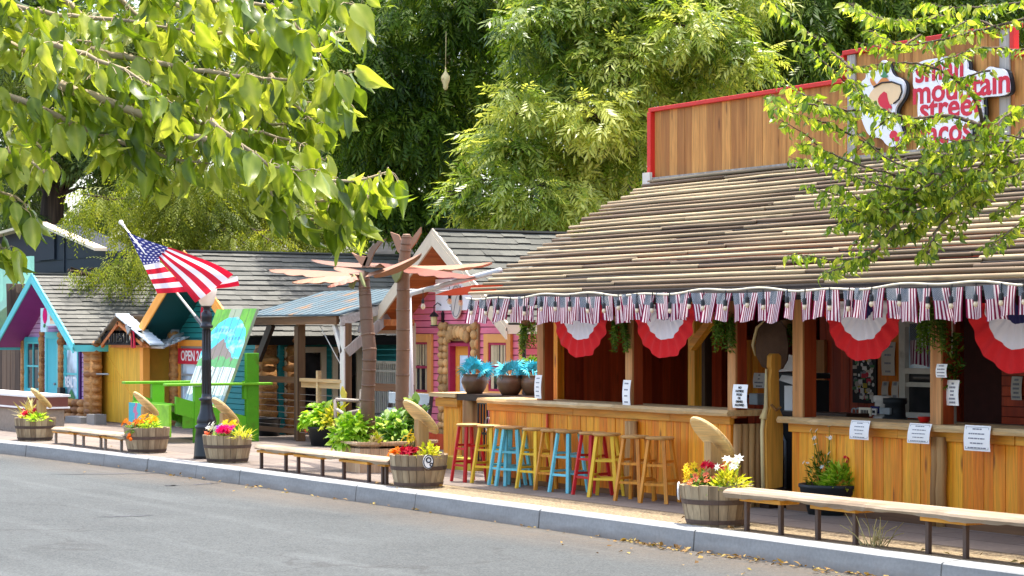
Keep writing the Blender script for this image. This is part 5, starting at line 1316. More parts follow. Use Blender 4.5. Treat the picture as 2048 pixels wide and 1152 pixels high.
for (x, y, z), lab, px, h in zip(bl, dl, (80, 290, 448, 839, 1422), (.68, .69, .68, .785, .775)): disc((XV(px, y+.05), y+.05, 0), lab, .76 if px < 100 else .84 if px < 500 else .93, h)
Z0 = .34; FS = .72
x, y, _ = bl[0]; f = flowers((x, y, Z0), 'red blooms and yellow green foliage in the far left barrel')
clump('foliage', f, (x-.2, y, Z0), .28, .2, 150, T_LL, .13, L_lemon, .5); clump('foliage', f, (x+.25, y-.05, Z0), .28, .16, 140, T_LL, .12, L_bright, .3); clump('dry_blades', f, (x-.28, y, Z0), .3, .38, 60, T_ND, .4, L_dry, 1.0)
bloom('blossoms', f, (x+.05, y-.12, Z0+.10), .10, .08, 14, .05, P_red)
x, y, _ = bl[1]; f = flowers((x, y, Z0), 'orange marigolds and herbs spilling over the barrel by the yellow gate')
clump('foliage', f, (x-.1, y-.05, Z0), .34, .16, 170, T_SM, .09, L_mid, .4); clump('foliage', f, (x+.14, y, Z0+.02), .2, .24, 120, T_LL, .11, L_bright, .5); clump('foliage', f, (x+.15, y-.3, Z0-.02), .12, .06, 40, T_SM, .08, L_fern, -.4, .5)
bloom('blossoms', f, (x-.14, y-.1, Z0+.08), .22, .08, 22, .05, P_orange); bloom('blossoms', f, (x+.24, y-.1, Z0+.12), .14, .12, 16, .05, petal('petal_amber', S(240, 170, 40)))
m = MB()
for (a, b) in ((.12, -.10), (.22, -.12), (.17, -.06)): m.blob((x+a, y-.345, Z0+b), .028, .028, .028, 8, 6)
m.build('fruit', P_orange, f, True)
x, y, _ = bl[2]; f = flowers((x, y, Z0), 'white purple yellow and hot pink blooms in the lamp side barrel')
clump('foliage', f, (x, y, Z0), .36, .14, 200, T_SM, .08, L_mid, .4); clump('dry_blades', f, (x+.36, y+.05, Z0), .22, .18, 70, T_ND, .22, L_lemon, .6)
bloom('blossoms', f, (x-.2, y-.12, Z0+.10), .12, .10, 14, .045, P_white); bloom('blossoms', f, (x-.22, y-.2, Z0+.03), .08, .06, 6, .045, P_salmon); bloom('blossoms', f, (x+.03, y-.1, Z0+.09), .07, .08, 9, .045, P_purple); bloom('blossoms', f, (x+.10, y, Z0+.16), .09, .08, 10, .05, P_yellow); bloom('blossoms', f, (x+.22, y-.12, Z0+.08), .10, .10, 22, .055, P_pink)
FS = .74
x, y, _ = bl[3]; f = flowers((x, y, Z0), 'yellow daisies and magenta petunias in the badge barrel by the bar')
clump('foliage', f, (x-.18, y, Z0), .24, .2, 120, T_SM, .08, L_mid, .6); clump('foliage', f, (x+.22, y, Z0), .2, .24, 130, T_SM, .09, L_lemon, .6); clump('foliage', f, (x-.26, y-.1, Z0), .14, .14, 60, T_SM, .08, L_lemon, .4)
hd_ = bloom('blossoms', f, (x-.14, y, Z0+.12), .12, .20, 14, .05, P_yellow); stems(f, (x-.08, y, Z0), hd_, L_fern)
bloom('blossoms', f, (x-.26, y-.15, Z0+.02), .1, .08, 10, .05, P_orange); bloom('blossoms', f, (x+.04, y-.16, Z0+.05), .10, .07, 26, .05, P_red)
FS = .78
x, y, _ = bl[4]; f = flowers((x, y, Z0), 'yellow red and white blooms in the badge barrel by the long bench')
clump('foliage', f, (x-.2, y, Z0), .2, .22, 100, T_SM, .08, L_mid, .6); clump('foliage', f, (x+.24, y-.02, Z0), .22, .24, 170, T_LL, .11, L_lemon, .5); clump('foliage', f, (x+.05, y-.12, Z0), .24, .12, 90, T_LL, .11, L_mid, .2, .3)
bloom('blossoms', f, (x-.24, y-.08, Z0+.05), .09, .16, 16, .045, P_yellow); bloom('blossoms', f, (x, y-.18, Z0+.06), .16, .08, 14, .04, P_salmon); bloom('blossoms', f, (x+.02, y-.08, Z0+.16), .12, .10, 12, .04, P_red)
hd_ = bloom('blossoms', f, (x+.22, y, Z0+.20), .13, .10, 9, .05, P_white); stems(f, (x+.24, y, Z0), hd_, L_bright)

FS = 1.0
# ------------------------------------------------------------------ plank benches along the kerb
def bench(x0, x1, v, zt, legs, label, mat_leg, wd=.27, th_=.085):
    t = thing('plank_bench', label, 'bench', ((x0+x1)/2, v, 0), 'live edge plank benches by the kerb')
    n = max(6, int((x1-x0)/.09)); m = MB(); vs = []
    ph = R(0, 6)
    for i in range(n+1):
        x = x0+(x1-x0)*i/n; w1 = .020*math.sin(i*.55+ph)+R(-.010, .010); w2 = .012*math.sin(i*.4+ph)+R(-.008, .008)
        vs += [(x, v+w1*.6, zt-th_+w2), (x, v-.018+w1, zt-th_*.55), (x, v-.005+w1, zt-.018), (x, v+.025+w1*.5, zt+R(-.002, .003)), (x, v+wd, zt), (x, v+wd, zt-.05), (x, v+wd*.5, zt-.06)]
    k = 7; fs = [(i*k+j, i*k+(j+1) % k, (i+1)*k+(j+1) % k, (i+1)*k+j) for i in range(n) for j in range(k)]+[tuple(range(k-1, -1, -1)), tuple(n*k+j for j in range(k))]
    m.add(vs, fs, .5); m.build('plank', M_benchtop, t)
    for a, b in legs:
        m = MB(); m.box(a-.05, b+.05, v+.03, v+wd-.02, zt-th_-.035, zt-.062); bt = m.build('bearer', M_amberx, t, bevel=.005)
        for x in (a, b):
            m = MB(); m.box(x-.02, x+.02, v+.06, v+.10, 0.0, zt-th_-.036); m.build('leg', mat_leg, t, bevel=.004)
    return t
M_benchtop = wood('bench_live_edge', S(186, 168, 142), S(140, 118, 94), 'X', .8, .9, .4, .3, dark=S(110, 84, 60))
bv = 11.98
def lx(px): return XV(px, bv+.08)
bench(XV(1452, bv), -11.0, bv, .375, [(lx(1494), lx(1562)), (lx(1636), lx(1711)), (lx(1857), lx(1932)), (-11.9, -11.55)], 'long pale plank bench on brown metal legs at the right by the bar', M_steel, th_=.07)
bench(XV(507, bv), XV(779, bv), bv, .31, [(lx(523), lx(572)), (lx(597), lx(645)), (lx(688), lx(738)), (lx(766), lx(773))], 'pale plank bench on brown metal legs between the lamp and slatted planter', M_steel, th_=.06)
bv = 11.88
bench(XV(107, bv), XV(250, bv), bv, .27, [(lx(112), lx(150)), (lx(167), lx(202)), (lx(211), lx(243))], 'short grey plank bench on metal legs in front of the purple shop', M_grsteel, th_=.06)

# ------------------------------------------------------------------ planters by the palms
q = pz(720, 946); u0, v0 = q.x, q.y
pl = thing('slatted_planter', 'pale cedar slatted planter box with chamfered corners around the metal palm', 'planter', (u0, v0+.5, 0), 'large planters')
poly = [(u0-.55, v0+.10), (u0-.42, v0-.02), (u0, v0), (u0+.12, v0+.22), (u0+.12, v0+1.0), (u0-.1, v0+1.15), (u0-.55, v0+1.1)]
m = MB(); H = .39
for i in range(len(poly)):
    a = Vector((*poly[i], 0)); b = Vector((*poly[(i+1) % len(poly)], 0)); L = (b-a).length; k = max(1, round(L/.13)); nr = (b-a).normalized().cross(Vector((0, 0, 1)))
    for j in range(k): p = a.lerp(b, (j+.02)/k); q2 = a.lerp(b, (j+.98)/k); m.prism([p, q2, q2+Vector((0, 0, H-.03)), p+Vector((0, 0, H-.03))], nr*R(-.028, -.022))
m.build('slats', M_cedar, pl)
m = MB()
for i in range(len(poly)):
    a = Vector((*poly[i], H)); b = Vector((*poly[(i+1) % len(poly)], H)); m.beam(a+Vector((0, 0, -.012)), b+Vector((0, 0, -.012)), .09, .03)
m.build('rim', M_cedar, pl); m = MB(); m.prism([(a, b, H-.08) for a, b in poly], (0, 0, .03)); m.build('soil', M_soil, pl)
def bush(name, label, parts, loc, cat='plant', group=None):
    t = thing(name, label, cat, loc, group)
    for (nm, c, r, h, n, tm, s, mat, up, dr) in parts: clump(nm, t, c, r, h, n, tm, s, mat, up, dr)
    return t
g = 'leafy plants in the big planters'
c = pd(692, 905, 28.6); bush('leafy_plant', 'lime green drooping leafy plant left of the metal palm trunk', [('foliage', (c.x+.08, c.y, .32), .26, .44, 300, T_OV, .12, L_bright, .2, .5), ('foliage', (c.x-.02, c.y+.25, .4), .24, .40, 180, T_OV, .12, L_bright, .3, .4)], (c.x, c.y, .35), group=g)
c = pd(790, 900, 28.9); bush('leafy_plant', 'pale edged broad leaf plant right of the metal palm trunk', [('foliage', (c.x, c.y, .32), .36, .46, 420, T_OV, .14, L_mid, .4, .4), ('foliage', (c.x+.12, c.y+.25, .5), .18, .42, 120, T_OV, .15, L_mid, .8, .3), ('foliage', (c.x+.2, c.y-.05, .3), .28, .3, 160, T_SM, .11, L_mid, .4, .3)], (c.x, c.y, .35), group=g)
c = pd(735, 887, 28.0); bush('dry_plant', 'small dry straw coloured plant at the foot of the curved metal palm', [('foliage', (c.x-.05, 12.95, .36), .10, .12, 40, T_SM, .09, L_dry, .5, .2), ('foliage', (c.x+.08, 12.92, .4), .04, .12, 8, T_SM, .12, L_lemon, 1, 0)], (c.x, 12.95, .36))
q = pz(636, 892); q.y += .15
bp = thing('black_planter', 'round black plastic tub planter left of the slatted box', 'planter', (q.x, q.y, 0), 'large planters')
m = MB(); m.lathe([(.24, 0), (.30, .26), (.325, .27), (.33, .31), (.30, .31), (.27, .2)], (q.x, q.y, 0), 24); m.build('tub', M_blackdull, bp, True); MB().lathe([(0, .27), (.29, .265)], (q.x, q.y, 0), 20, cap=False).build('soil', M_soil, bp)
t = bush('leafy_plant', 'bright green drooping leafy plant in the round black tub', [('foliage', (q.x-.06, q.y, .30), .40, .40, 420, T_OV, .14, L_bright, .2, .6), ('foliage', (q.x+.34, q.y, .32), .26, .36, 200, T_LL, .13, L_lemon, .3, .3)], (q.x, q.y, .3), group=g)
bloom('blossoms', t, (q.x-.38, q.y-.1, .22), .10, .12, 12, .05, P_salmon)
q = pz(868, 898); rb = thing('raised_bed', 'low reddish plank bed behind the tilted disc near the bar', 'planter', (q.x, q.y+.2, 0)); m = MB(); m.box(q.x-.5, q.x+.45, q.y, q.y+.04, 0, .24); m.box(q.x+.41, q.x+.45, q.y+.045, q.y+.6, 0, .24); m.box(q.x-.5, q.x+.45, q.y+.6, q.y+.64, 0, .24); m.build('boards', M_redz, rb); m = MB(); m.box(q.x-.48, q.x+.40, q.y+.05, q.y+.59, .05, .2); m.build('soil', M_soil, rb)
# grey slatted park bench
gv = 14.95; x0, x1 = XV(777, gv), XV(858, gv); zt, zm = pv(818, 786, gv).z, pv(818, 815, gv).z
gb = thing('park_bench', 'pale grey slatted park bench with black frame in front of the pink shop', 'bench', ((x0+x1)/2, gv, 0))
m = MB(); m.box(x0, x1, gv, gv+.03, zt-.16, zt); m.box(x0, x1, gv-.03, gv, zm-.16, zm-.02); m.build('backrest', M_benchgrey, gb, bevel=.005)
m = MB()
for i in range(4): m.box(x0, x1, gv-.45+i*.11, gv-.36+i*.11, .41, .44)
m.build('seat', M_benchgrey, gb)
for x in (x0-.02, x1-.02):
    m = MB(); m.beam((x, gv-.42, 0), (x, gv-.40, .41), .04, .04); m.beam((x, gv-.1, 0), (x, gv-.02, .42), .04, .05); m.beam((x, gv-.02, .42), (x, gv+.05, zt+.02), .045, .06); m.beam((x, gv-.45, .6), (x, gv, .62), .05, .03); m.beam((x, gv-.42, .4), (x, gv-.43, .6), .04, .04); m.beam((x, gv-.44, .40), (x, gv+.0, .40), .04, .03); m.build('side_frame', M_black, gb)

# ------------------------------------------------------------------ side counter with pots
SV = 14.5
sc_ = thing('side_counter', 'short plank counter with dark top left of the long bar counter', 'counter', (-25, SV, 0))
x0 = XV(887, SV); x1 = XV(922, SV); xe = XV(1073, SV+.1)
m = MB(); planks(m, x0, x1, SV, SV+.03, .03, .93, .16, .004, .006); m.box(x1-.03, x1, SV+.035, SV+.4, .03, .93); m.build('panel', M_amber, sc_)
m = MB(); m.box(x0-.12, x1+.0, SV-.06, SV-.005, .80, .915); m.build('apron', M_amberx, sc_)
m = MB(); m.box(x0-.2, x1+.05, SV-.12, SV+.42, .932, .985); m.build('counter_top', M_live, sc_); m = MB(); m.box(x1+.055, xe, SV-.10, SV+.42, .90, .985); m.build('dark_top', M_darkwood, sc_)
xl = XV(938, SV); m = MB(); m.tube([(xl+.05, SV+.0, 0), (xl+.04, SV, .4), (xl+.06, SV, .9)], [.12, .11, .115], 12); m.build('log_post', M_log, sc_, True)
m = MB(); m.box(x1+.0, x1+.9, SV-.35, SV-.02, 0, .16); m.build('step', M_yellowbit, sc_)
bgx0, bgx1 = XV(957, 14.2), XV(980, 14.2)
bg_ = thing('black_gate', 'small black metal gate between the side counter and the long counter', 'gate', (bgx0, 14.2, 0)); zg = pv(968, 806, 14.2).z
m = MB()
for i in range(5): x = bgx0+(bgx1-bgx0)*i/4; m.box(x-.012, x+.012, 14.19, 14.21, .1, zg)
for z in (.12, .5, zg): m.box(bgx0, bgx1, 14.185, 14.215, z-.015, z+.015)
m.build('frame', M_black, bg_); m = MB(); m.tube([(bgx0+.3+.07*math.cos(a), 14.17, .62+.09*math.sin(a)) for a in [2*math.pi*k/14 for k in range(15)]], .012, 6, cap=False); m.build('scroll', M_grsteel, bg_)
MB().box(bgx0-.1, bgx1+.3, 14.9, 14.95, 0, .9).build('back_board', M_dark, sc_)
def pot(px, v, lab, s=1.0, plant=True, fl_n=7, seed=0):
    z = .987; p = (XV(px, v), v, z); t = thing('clay_pot', 'round brown glazed clay pot '+lab, 'pot', p, 'brown pots on the side counter')
    m = MB(); m.lathe([(.0, 0), (.105*s, 0), (.15*s, .07*s), (.178*s, .15*s), (.172*s, .20*s), (.145*s, .235*s), (.160*s, .25*s), (.160*s, .262*s), (.13*s, .262*s), (.12*s, .2*s)], p, 28); m.build('body', M_clay, t, True); MB().lathe([(0, .225*s), (.125*s, .22*s)], p, 16, cap=False).build('soil', M_soil, t)
    if not plant: return
    f = thing('blue_palm', 'turquoise fan fronds '+lab, 'plant', (p[0], p[1], z+.22*s), 'turquoise fan plants in the brown pots')
    for k in range(fl_n):
        a = 2*math.pi*k/fl_n+seed; el = R(.3, 1.3); d = Vector((math.cos(a)*math.cos(el), math.sin(a)*math.cos(el), math.sin(el))); b0 = Vector((p[0], p[1], z+.21*s)); ce = b0+d*R(.12, .20)*s
        m = MB(); m.tube([b0, ce], .008, 5); vd = Vector((FX, FY, 0)) if k % 3 else Vector((0, 0, 1)); nn = d.cross((vd+Vector((R(-.4, .4), R(-.4, .4), R(-.3, .3)))).normalized()).normalized(); up = nn.cross(d)
        for j in range(17):
            t_ = (j-8)/8*1.9; dr_ = (d*math.cos(t_)+nn*math.sin(t_)); L = .175*s*R(.85, 1.1)*(1-.25*abs(j-8)/8); sd = dr_.cross(up).normalized()*.012
            e = ce+dr_*L+up*(-.05*abs(math.sin(t_)))+Vector((0, 0, -.03)); md = ce+dr_*L*.5+Vector((0, 0, .006)); m.add([ce, md+sd, e, md-sd], [(0, 1, 2, 3)])
        m.build('frond', M_bluepalm, f)
pot(949, SV+.12, 'nearest the pink door, with the fullest turquoise top', 1.0, True, 9, .3)
pot(1020, SV+.12, 'in the middle, left of the first bar post', 1.0, True, 6, 1.0)
pot(1068, SV+.35, 'half hidden behind the first bar post', 1.0, True, 7, 2.0)
pot(1104, SV+.25, 'just right of the first bar post', .95, True, 6, .7)

# ------------------------------------------------------------------ hanging ferns
def fern(px, py0, py1, v, lab, wpx=45, n=26, mat=None):
    x = XV(px, v); zt = pv(px, py0, v).z; zb = pv(px, py1, v).z; d_ = v/(FY+RY*A(px)); w_ = wpx/FPX*d_/2
    t = thing('hanging_fern', lab, 'hanging plant', (x, v, zt), 'ferns hanging under the bar roof')
    P = []; D = []; m = MB()
    for k in range(n):
        a = R(0, 6.28); e = Vector((x+math.cos(a)*w_*R(.5, 1.15), v+math.sin(a)*w_*R(.5, 1.1), zt+(zb-zt)*R(.55, 1.0))); s = Vector((x+R(-.04, .04), v+R(-.04, .04), zt)); md = s.lerp(e, .4)+Vector((math.cos(a)*w_*.5, math.sin(a)*w_*.5, .06)); q = 14; pts = []
        for i in range(q+1): b = i/q; pts.append(s*(1-b)**2+md*2*b*(1-b)+e*b*b)
        m.tube(pts, .003, 4, cap=False)
        for i in range(1, q+1):
            for sg in (-1, 1):
                dd = (pts[i]-pts[i-1]).normalized(); sd = dd.cross(Vector((R(-1, 1), R(-1, 1), R(-1, 1)))).normalized(); P.append(pts[i]); D.append(sd*sg+dd*.6)
    m.build('stem', L_fern, t)
    N = len(P); V, F, rr = scatter(T_LL, np.array(P), np.array(D), rdir(N), RNG.uniform(.035, .06, N), RNG.random(N)); mesh_np('foliage', V, F, rr, mat or L_fern, t)
    m = MB(); m.lathe([(.04, -.10), (.09, -.02), (.095, .0), (.03, .0)], (x, v, zt), 12); m.build('basket', M_brownx, t); m = MB(); m.tube([(x, v, zt), (x, v, EZ+(v-EV)*.55-.1)], .004, 5); m.build('hook', M_black, t)
fern(1056, 640, 708, 13.8, 'green fern hanging above the turquoise pots left of the first post', 34, 22)
fern(1240, 632, 706, 13.38, 'green fern hanging beside the second bar post', 40, 22)
fern(1447, 626, 702, 13.38, 'green fern hanging left of the no outside food sign', 44, 30)
fern(1578, 640, 690, 14.6, 'dim green fern hanging behind the brown oval hide', 40, 22)
fern(1862, 600, 704, 13.70, 'large trailing fern hanging in front of the last bar post', 62, 40)
t = bush('shelf_plant', 'green leafy pot plant on the side counter behind the first bar post', [('foliage', (XV(1060, 14.95), 14.95, 1.2), .16, .3, 160, T_LL, .12, L_fern, .5, .3)], (XV(1060, 14.95), 14.95, .987)); MB().lathe([(.07, 0), (.1, .22), (.08, .22)], (XV(1060, 14.95), 14.95, .987), 12).build('pot', M_clay, t)

# ------------------------------------------------------------------ papers, notices and things in the bar
def paper(px0, py0, px1, py1, v, lab, lines=(), mat=None, tilt=0.0, name='paper_notice', cat='notice', border=False, lineh=.5):
    x0, x1, z0, z1 = rect(px0, py0, px1, py1, v); cx, cz = (x0+x1)/2, (z0+z1)/2
    t = thing(name, lab, cat, (cx, v, cz), 'paper notices on the bar')
    m = MB(); n = 6; sk = tilt*(z1-z0)
    def P(a, b, off=0.0): return (x0+(x1-x0)*a-sk*(1-b), v-.012*math.sin(b*3.1)-.01*(1-b)-off, z0+(z1-z0)*b)
    for i in range(n): m.add([P(0, i/n), P(1, i/n), P(1, (i+1)/n), P(0, (i+1)/n), P(0, i/n, -.003), P(1, i/n, -.003), P(1, (i+1)/n, -.003), P(0, (i+1)/n, -.003)], [(0, 1, 2, 3), (7, 6, 5, 4), (1, 5, 6, 2), (0, 3, 7, 4)], .5)
    m.build('sheet', mat or M_paper, t)
    if lines:
        k = len(lines); m = MB()
        for i, ln in enumerate(lines):
            b = .86-.74*i/max(1, k-1) if k > 1 else .5; h = .74/k*lineh/2
            if isinstance(ln, str): text_obj('lettering', ln, (z1-z0)*.74/k*1.12, M_ink, Vector(P(.5, b, .004)), (1, 0, 0), (0, 0, 1), t, .0006, bold=.0014, sx=min(1.0, (x1-x0)*.9/max(.01, len(ln)*(z1-z0)*.74/k*.78)))
            else:
                a = .5-ln/2
                while a < .5+ln/2: e = min(a+R(.05, .14), .5+ln/2); m.add([P(a, b-h, .003), P(e, b-h, .003), P(e, b+h, .003), P(a, b+h, .003)], [(0, 1, 2, 3)]); a = e+.018
        if border:
            for (a0, a1, b0, b1) in ((.06, .94, .06, .075), (.06, .94, .925, .94), (.06, .075, .075, .925), (.925, .94, .075, .925)): m.add([P(a0, b0, .003), P(a1, b0, .003), P(a1, b1, .003), P(a0, b1, .003)], [(0, 1, 2, 3)])
        if m.v: m.build('print', M_inkg, t)
    return t
paper(1703, 841, 1741, 879, C2-.165, 'white printed sheet on the counter front left of the red bowl', (.3, .5, .5, .4, .6), None, .10, border=True, lineh=.3)
paper(1820, 847, 1864, 887, C2-.165, 'white printed sheet tilted on the counter under the red bowl', (.4, .6, .6, .5, .7), None, .16, border=True, lineh=.3)
paper(1930, 851, 1982, 902, C2-.165, 'largest white bordered sheet on the counter at the far right', (.35, .62, .62, .5, .7), None, .0, border=True, lineh=.34)
paper(1467, 769, 1496, 816, 13.44, 'black lettered sheet forbidding outside food on the third bar post', ('NO', 'OUTSIDE', 'FOOD', 'OR', 'DRINKS', 'ALLOWED'))
paper(1071, 750, 1084, 797, 13.44, 'narrow white sheet wrapped on the leftmost bar post', (.5, .5, .4, .5, .5), lineh=.3); paper(1247, 760, 1262, 810, 13.44, 'narrow white sheet wrapped on the second bar post', (.5, .5, .4, .5), lineh=.3)
paper(1508, 746, 1532, 776, 15.76, 'cream square notice with small drawing behind the carved board', (.15, .15, .7, .5), lineh=.5)
paper(1765, 684, 1791, 751, BW-.06, 'long curling paper sheet on the notice board', (.7, .5, .5, .4), M_paperd, lineh=.3)
paper(1765, 763, 1778, 797, BW-.06, 'left of two small pale tags under the long sheet', (.5, .6), M_paperd); paper(1785, 763, 1798, 797, BW-.06, 'right of two small pale tags under the long sheet', (.5, .6), M_paperd)
paper(1874, 728, 1895, 755, 13.80, 'small white sheet on the last post right of the window', (.5, .7, .7, .7)); paper(1895, 760, 1919, 811, 13.95, 'white sheet hanging below the dark green garland', (.2, .5, .3, .3, .5, .5), lineh=.6)
paper(2024, 753, 2045, 800, BW-.08, 'white sheet on the red panel at the far right', (.4, .6, .6, .5, .7), M_paperd, lineh=.6)
# window flag, garland, bowl, plates, blenders
o = smallflag(3); o.location = (XV(1836, BW-.1), BW-.1, pv(1836, 648, BW).z); o.scale = (1.7, 1, 1.55); tag(o, 'stars and stripes cloth hanging in the white framed bar window', 'flag')
gx, gz = XV(1903, 14.0), pv(1903, 662, 14).z
t = thing('garland', 'dark green leafy garland hanging right of the last bar post', 'garland', (gx, 14, gz)); n = 260; P = np.stack([gx+RNG.normal(0, .05, n), 14+RNG.normal(0, .04, n), gz-RNG.uniform(0, .52, n)], 1); V, F, rr = scatter(T_LL, P, rdir(n)+np.array([0, 0, -.6]), rdir(n), RNG.uniform(.05, .09, n), RNG.random(n)); mesh_np('foliage', V, F, rr, L_dark, t); m = MB(); m.tube([(gx, 14, gz+.3), (gx+.01, 14, gz), (gx, 14, gz-.25)], .008, 5); m.build('cord', M_rope, t)
p = (XV(1848, C2+.12), C2+.12, .947); t = MB().lathe([(.0, 0), (.04, 0), (.062, .05), (.065, .055), (.055, .05), (.03, .01)], p, 18).build('bowl', M_redbowl, None, True, org=p); tag(t, 'small red bowl on the bar counter by the last post', 'bowl')
m = MB(); x = XV(1898, 14.05); m.box(x-.05, x+.05, 14.04, 14.10, .05, pv(1898, 812, 14.05).z); tag(m.build('short_post', M_grey, None, False, .004, org=(x, 14.05, 0)), 'short weathered grey post standing behind the counter on the right', 'post')
def plate(px0, py0, px1, py1, v, lab, mat, txt=None):
    x0, x1, z0, z1 = rect(px0, py0, px1, py1, v); t = thing('licence_plate', lab, 'plate', ((x0+x1)/2, v, z0), 'plates fixed along the inner ledge'); MB().box(x0, x1, v-.02, v, z0, z1).build('plate', mat, t, bevel=.004)
    m = MB(); k = 5
    for i in range(k): a = x0+(x1-x0)*(.2+.65*i/k); m.box(a, a+(x1-x0)*.07, v-.024, v-.0205, z0+(z1-z0)*.3, z0+(z1-z0)*.72)
    m.build('mark', M_ink, t)
plate(1720, 815, 1744, 832, 14.93, 'cream and green number plate on the inner bar ledge', M_cream); plate(1746, 817, 1755, 830, 14.93, 'small pale square plate on the inner bar ledge', M_paperd)
m = MB()
for px in (1708, 1716): c = pv(px, 823, 14.93); m.tube([(c.x+.035*math.cos(a), c.y, c.z+.035*math.sin(a)) for a in [2*math.pi*k/14 for k in range(15)]], .008, 5, cap=False)
tag(m.build('ring_pair', M_greymetal, None, org=tuple(c)), 'pair of pale metal rings on the dark inner ledge', 'rings')
def dispenser(px, lab, wdt, h, mat, mat2):
    v = 15.05; p = (XV(px, v), v, .902); t = thing('drink_dispenser', lab, 'dispenser', p); m = MB(); m.lathe([(wdt, 0), (wdt, .02), (wdt*.85, .03), (wdt*.8, h*.7), (wdt*.95, h*.75), (wdt*.95, h), (0, h)], p, 14); m.build('body', mat, t, True); MB().box(p[0]-wdt*.6, p[0]+wdt*.6, v-wdt-.012, v-wdt*.86, .902+h*.25, .902+h*.55).build('label_patch', mat2, t)
dispenser(1765, 'blue and white drink dispenser on the inner ledge below the notice board', .10, .24, M_paperd, M_clothblue); dispenser(1790, 'black drink machine on the inner ledge left of the window', .13, .22, M_blackdull, M_greymetal)
x = XV(1575, 14.9); t = thing('drink_machine', 'dark machine with white cups and paper behind the carved board', 'machine', (x, 14.9, 0)); m = MB(); m.box(x-.3, x+.35, 14.9, 15.2, .05, 1.28); m.box(x-.32, x+.37, 14.85, 15.2, 1.30, 1.36); m.build('cabinet', M_blackdull, t, bevel=.01); m = MB(); m.box(x+.02, x+.16, 14.84, 14.895, .9, 1.22); m.build('panel', M_paper, t); m = MB(); m.add([(x-.08, 14.8, 1.37), (x+.22, 14.8, 1.38), (x+.14, 15.0, 1.52), (x-.1, 15.0, 1.56)], [(0, 1, 2, 3)]); m.add([(x+.0, 14.78, 1.28), (x+.3, 14.8, 1.22), (x+.28, 14.88, 1.34), (x-.05, 14.88, 1.36)], [(0, 1, 2, 3)]); m.build('loose_sheet', M_paper, t)
x = XV(1508, 15.3); MBx = MB(); MBx.box(x-.1, x+.06, 15.3, 15.5, .97, 1.10); tag(MBx.build('bin', M_benchgrey, None, False, .01, org=(x, 15.4, .97)), 'grey plastic box on the ledge below the hanging plank panel', 'box')
# grey metal chair inside the entry
x = XV(1513, 14.5); t = thing('metal_chair', 'grey tubular metal chair in the dark bar entry', 'chair', (x, 14.5, 0)); m = MB()
for dy in (0, .35):
    m.tube([(x-.18, 14.4+dy, .05), (x-.18, 14.4+dy, .62), (x-.12, 14.4+dy, .70), (x+.12, 14.4+dy, .70), (x+.18, 14.4+dy, .62), (x+.18, 14.4+dy, .05)], .014, 7)
m.build('frame', M_benchgrey, t, True); MB().box(x-.17, x+.17, 14.4, 14.75, .42, .45).build('seat', M_blackdull, t)
# brown hide oval
hx = pv(1543, 690, 14.1); n = 30; pts = []
prof = [(1532, 640), (1518, 655), (1510, 690), (1512, 712), (1524, 734), (1545, 742), (1563, 738), (1573, 720), (1575, 690), (1570, 660), (1560, 642)]
P = [pv(a, b, 14.1) for a, b in prof]
t = thing('hanging_hide', 'large dark brown oval hide with pale left rim hanging in the entry', 'hanging', tuple(pv(1543, 640, 14.1))); m = MB(); c = Vector(hx)
k = len(P)
for lay in range(4):
    a, b = 1-lay*.25, 1-(lay+1)*.25
    for i in range(k): p, q = P[i], P[(i+1) % k]; f_ = lambda w_, s_: c+(w_-c)*s_+Vector((.0, -.10*(1-s_*s_), 0)); m.add([f_(p, a), f_(q, a), f_(q, b), f_(p, b)] if b > .01 else [f_(p, a), f_(q, a), c+Vector((0, -.10, 0))], [(0, 1, 2, 3)] if b > .01 else [(0, 1, 2)], .5)
m.prism(P, (0, .02, 0)); m.build('hide', M_hide, t, True); m = MB(); m.tube([P[0]+Vector((0, -.01, 0)), P[1]+Vector((-.01, -.02, 0)), P[2]+Vector((-.01, -.02, 0)), P[3]+Vector((0, -.01, 0))], [.006, .018, .018, .005], 7); m.build('rim', M_pale, t, True); m = MB(); m.tube([P[0].lerp(P[-1], .5), P[0].lerp(P[-1], .5)+Vector((0, 0, .45))], .006, 5); m.build('cord', M_rope, t)
# carved board in the entry
bx0 = pz(1545, 980, .16); u_ = XV(1534, 13.75)
def bp_(px, py): return pu(px, py, u_)
prof = [(1534, 982), (1532, 860), (1534, 838), (1541, 815), (1540, 760), (1543, 738), (1541, 734), (1542, 712), (1546, 707), (1558, 707), (1563, 712), (1563, 736), (1558, 742), (1560, 818), (1566, 832), (1567, 860), (1566, 974)]
P = [bp_(a, b) for a, b in prof]
t = thing('carved_board', 'tall carved wooden figure board with pale edge standing in the entry', 'carving', tuple(pz(1550, 984, .1))); m = MB(); m.prism(P, (-.07, 0, 0)); m.build('board', M_carve if 'M_carve' in globals() else wood('carved_wood', S(226, 164, 66), S(190, 126, 44), 'Z', .6, .6, .3, .2), t, bevel=.008)
m = MB(); pe_ = [P[1], P[3], P[4], P[5]]
m.tube([P[0]+Vector((-.04, -.02, .02)), P[1]+Vector((-.04, -.02, 0)), P[2]+Vector((-.04, -.02, 0))], .022, 6); m.tube([P[2]+Vector((-.03, -.03, 0)), P[3]+Vector((-.04, -.03, 0)), P[5]+Vector((-.05, -.03, 0))], [.04, .022, .012], 7); m.build('bark_edge', M_pale, t, True)
m = MB(); m.tube([P[13]+Vector((.01, 0, .02)), P[3].lerp(P[13], .5)+Vector((.015, 0, -.02)), P[3]+Vector((.01, 0, .03))], .014, 6); m.build('rope_belt', M_log, t)
a = P[0]; m = MB(); m.box(u_-.12, u_+.03, P[0].y+.0, P[16].y+.05, 0, P[0].z+.02); m.build('base', M_darkwood, t)
MB().box(c1x1+.2, c2x0+.0, 14.4, 15.8, .002, .05).build('entry_floor', M_darkwood, bar)
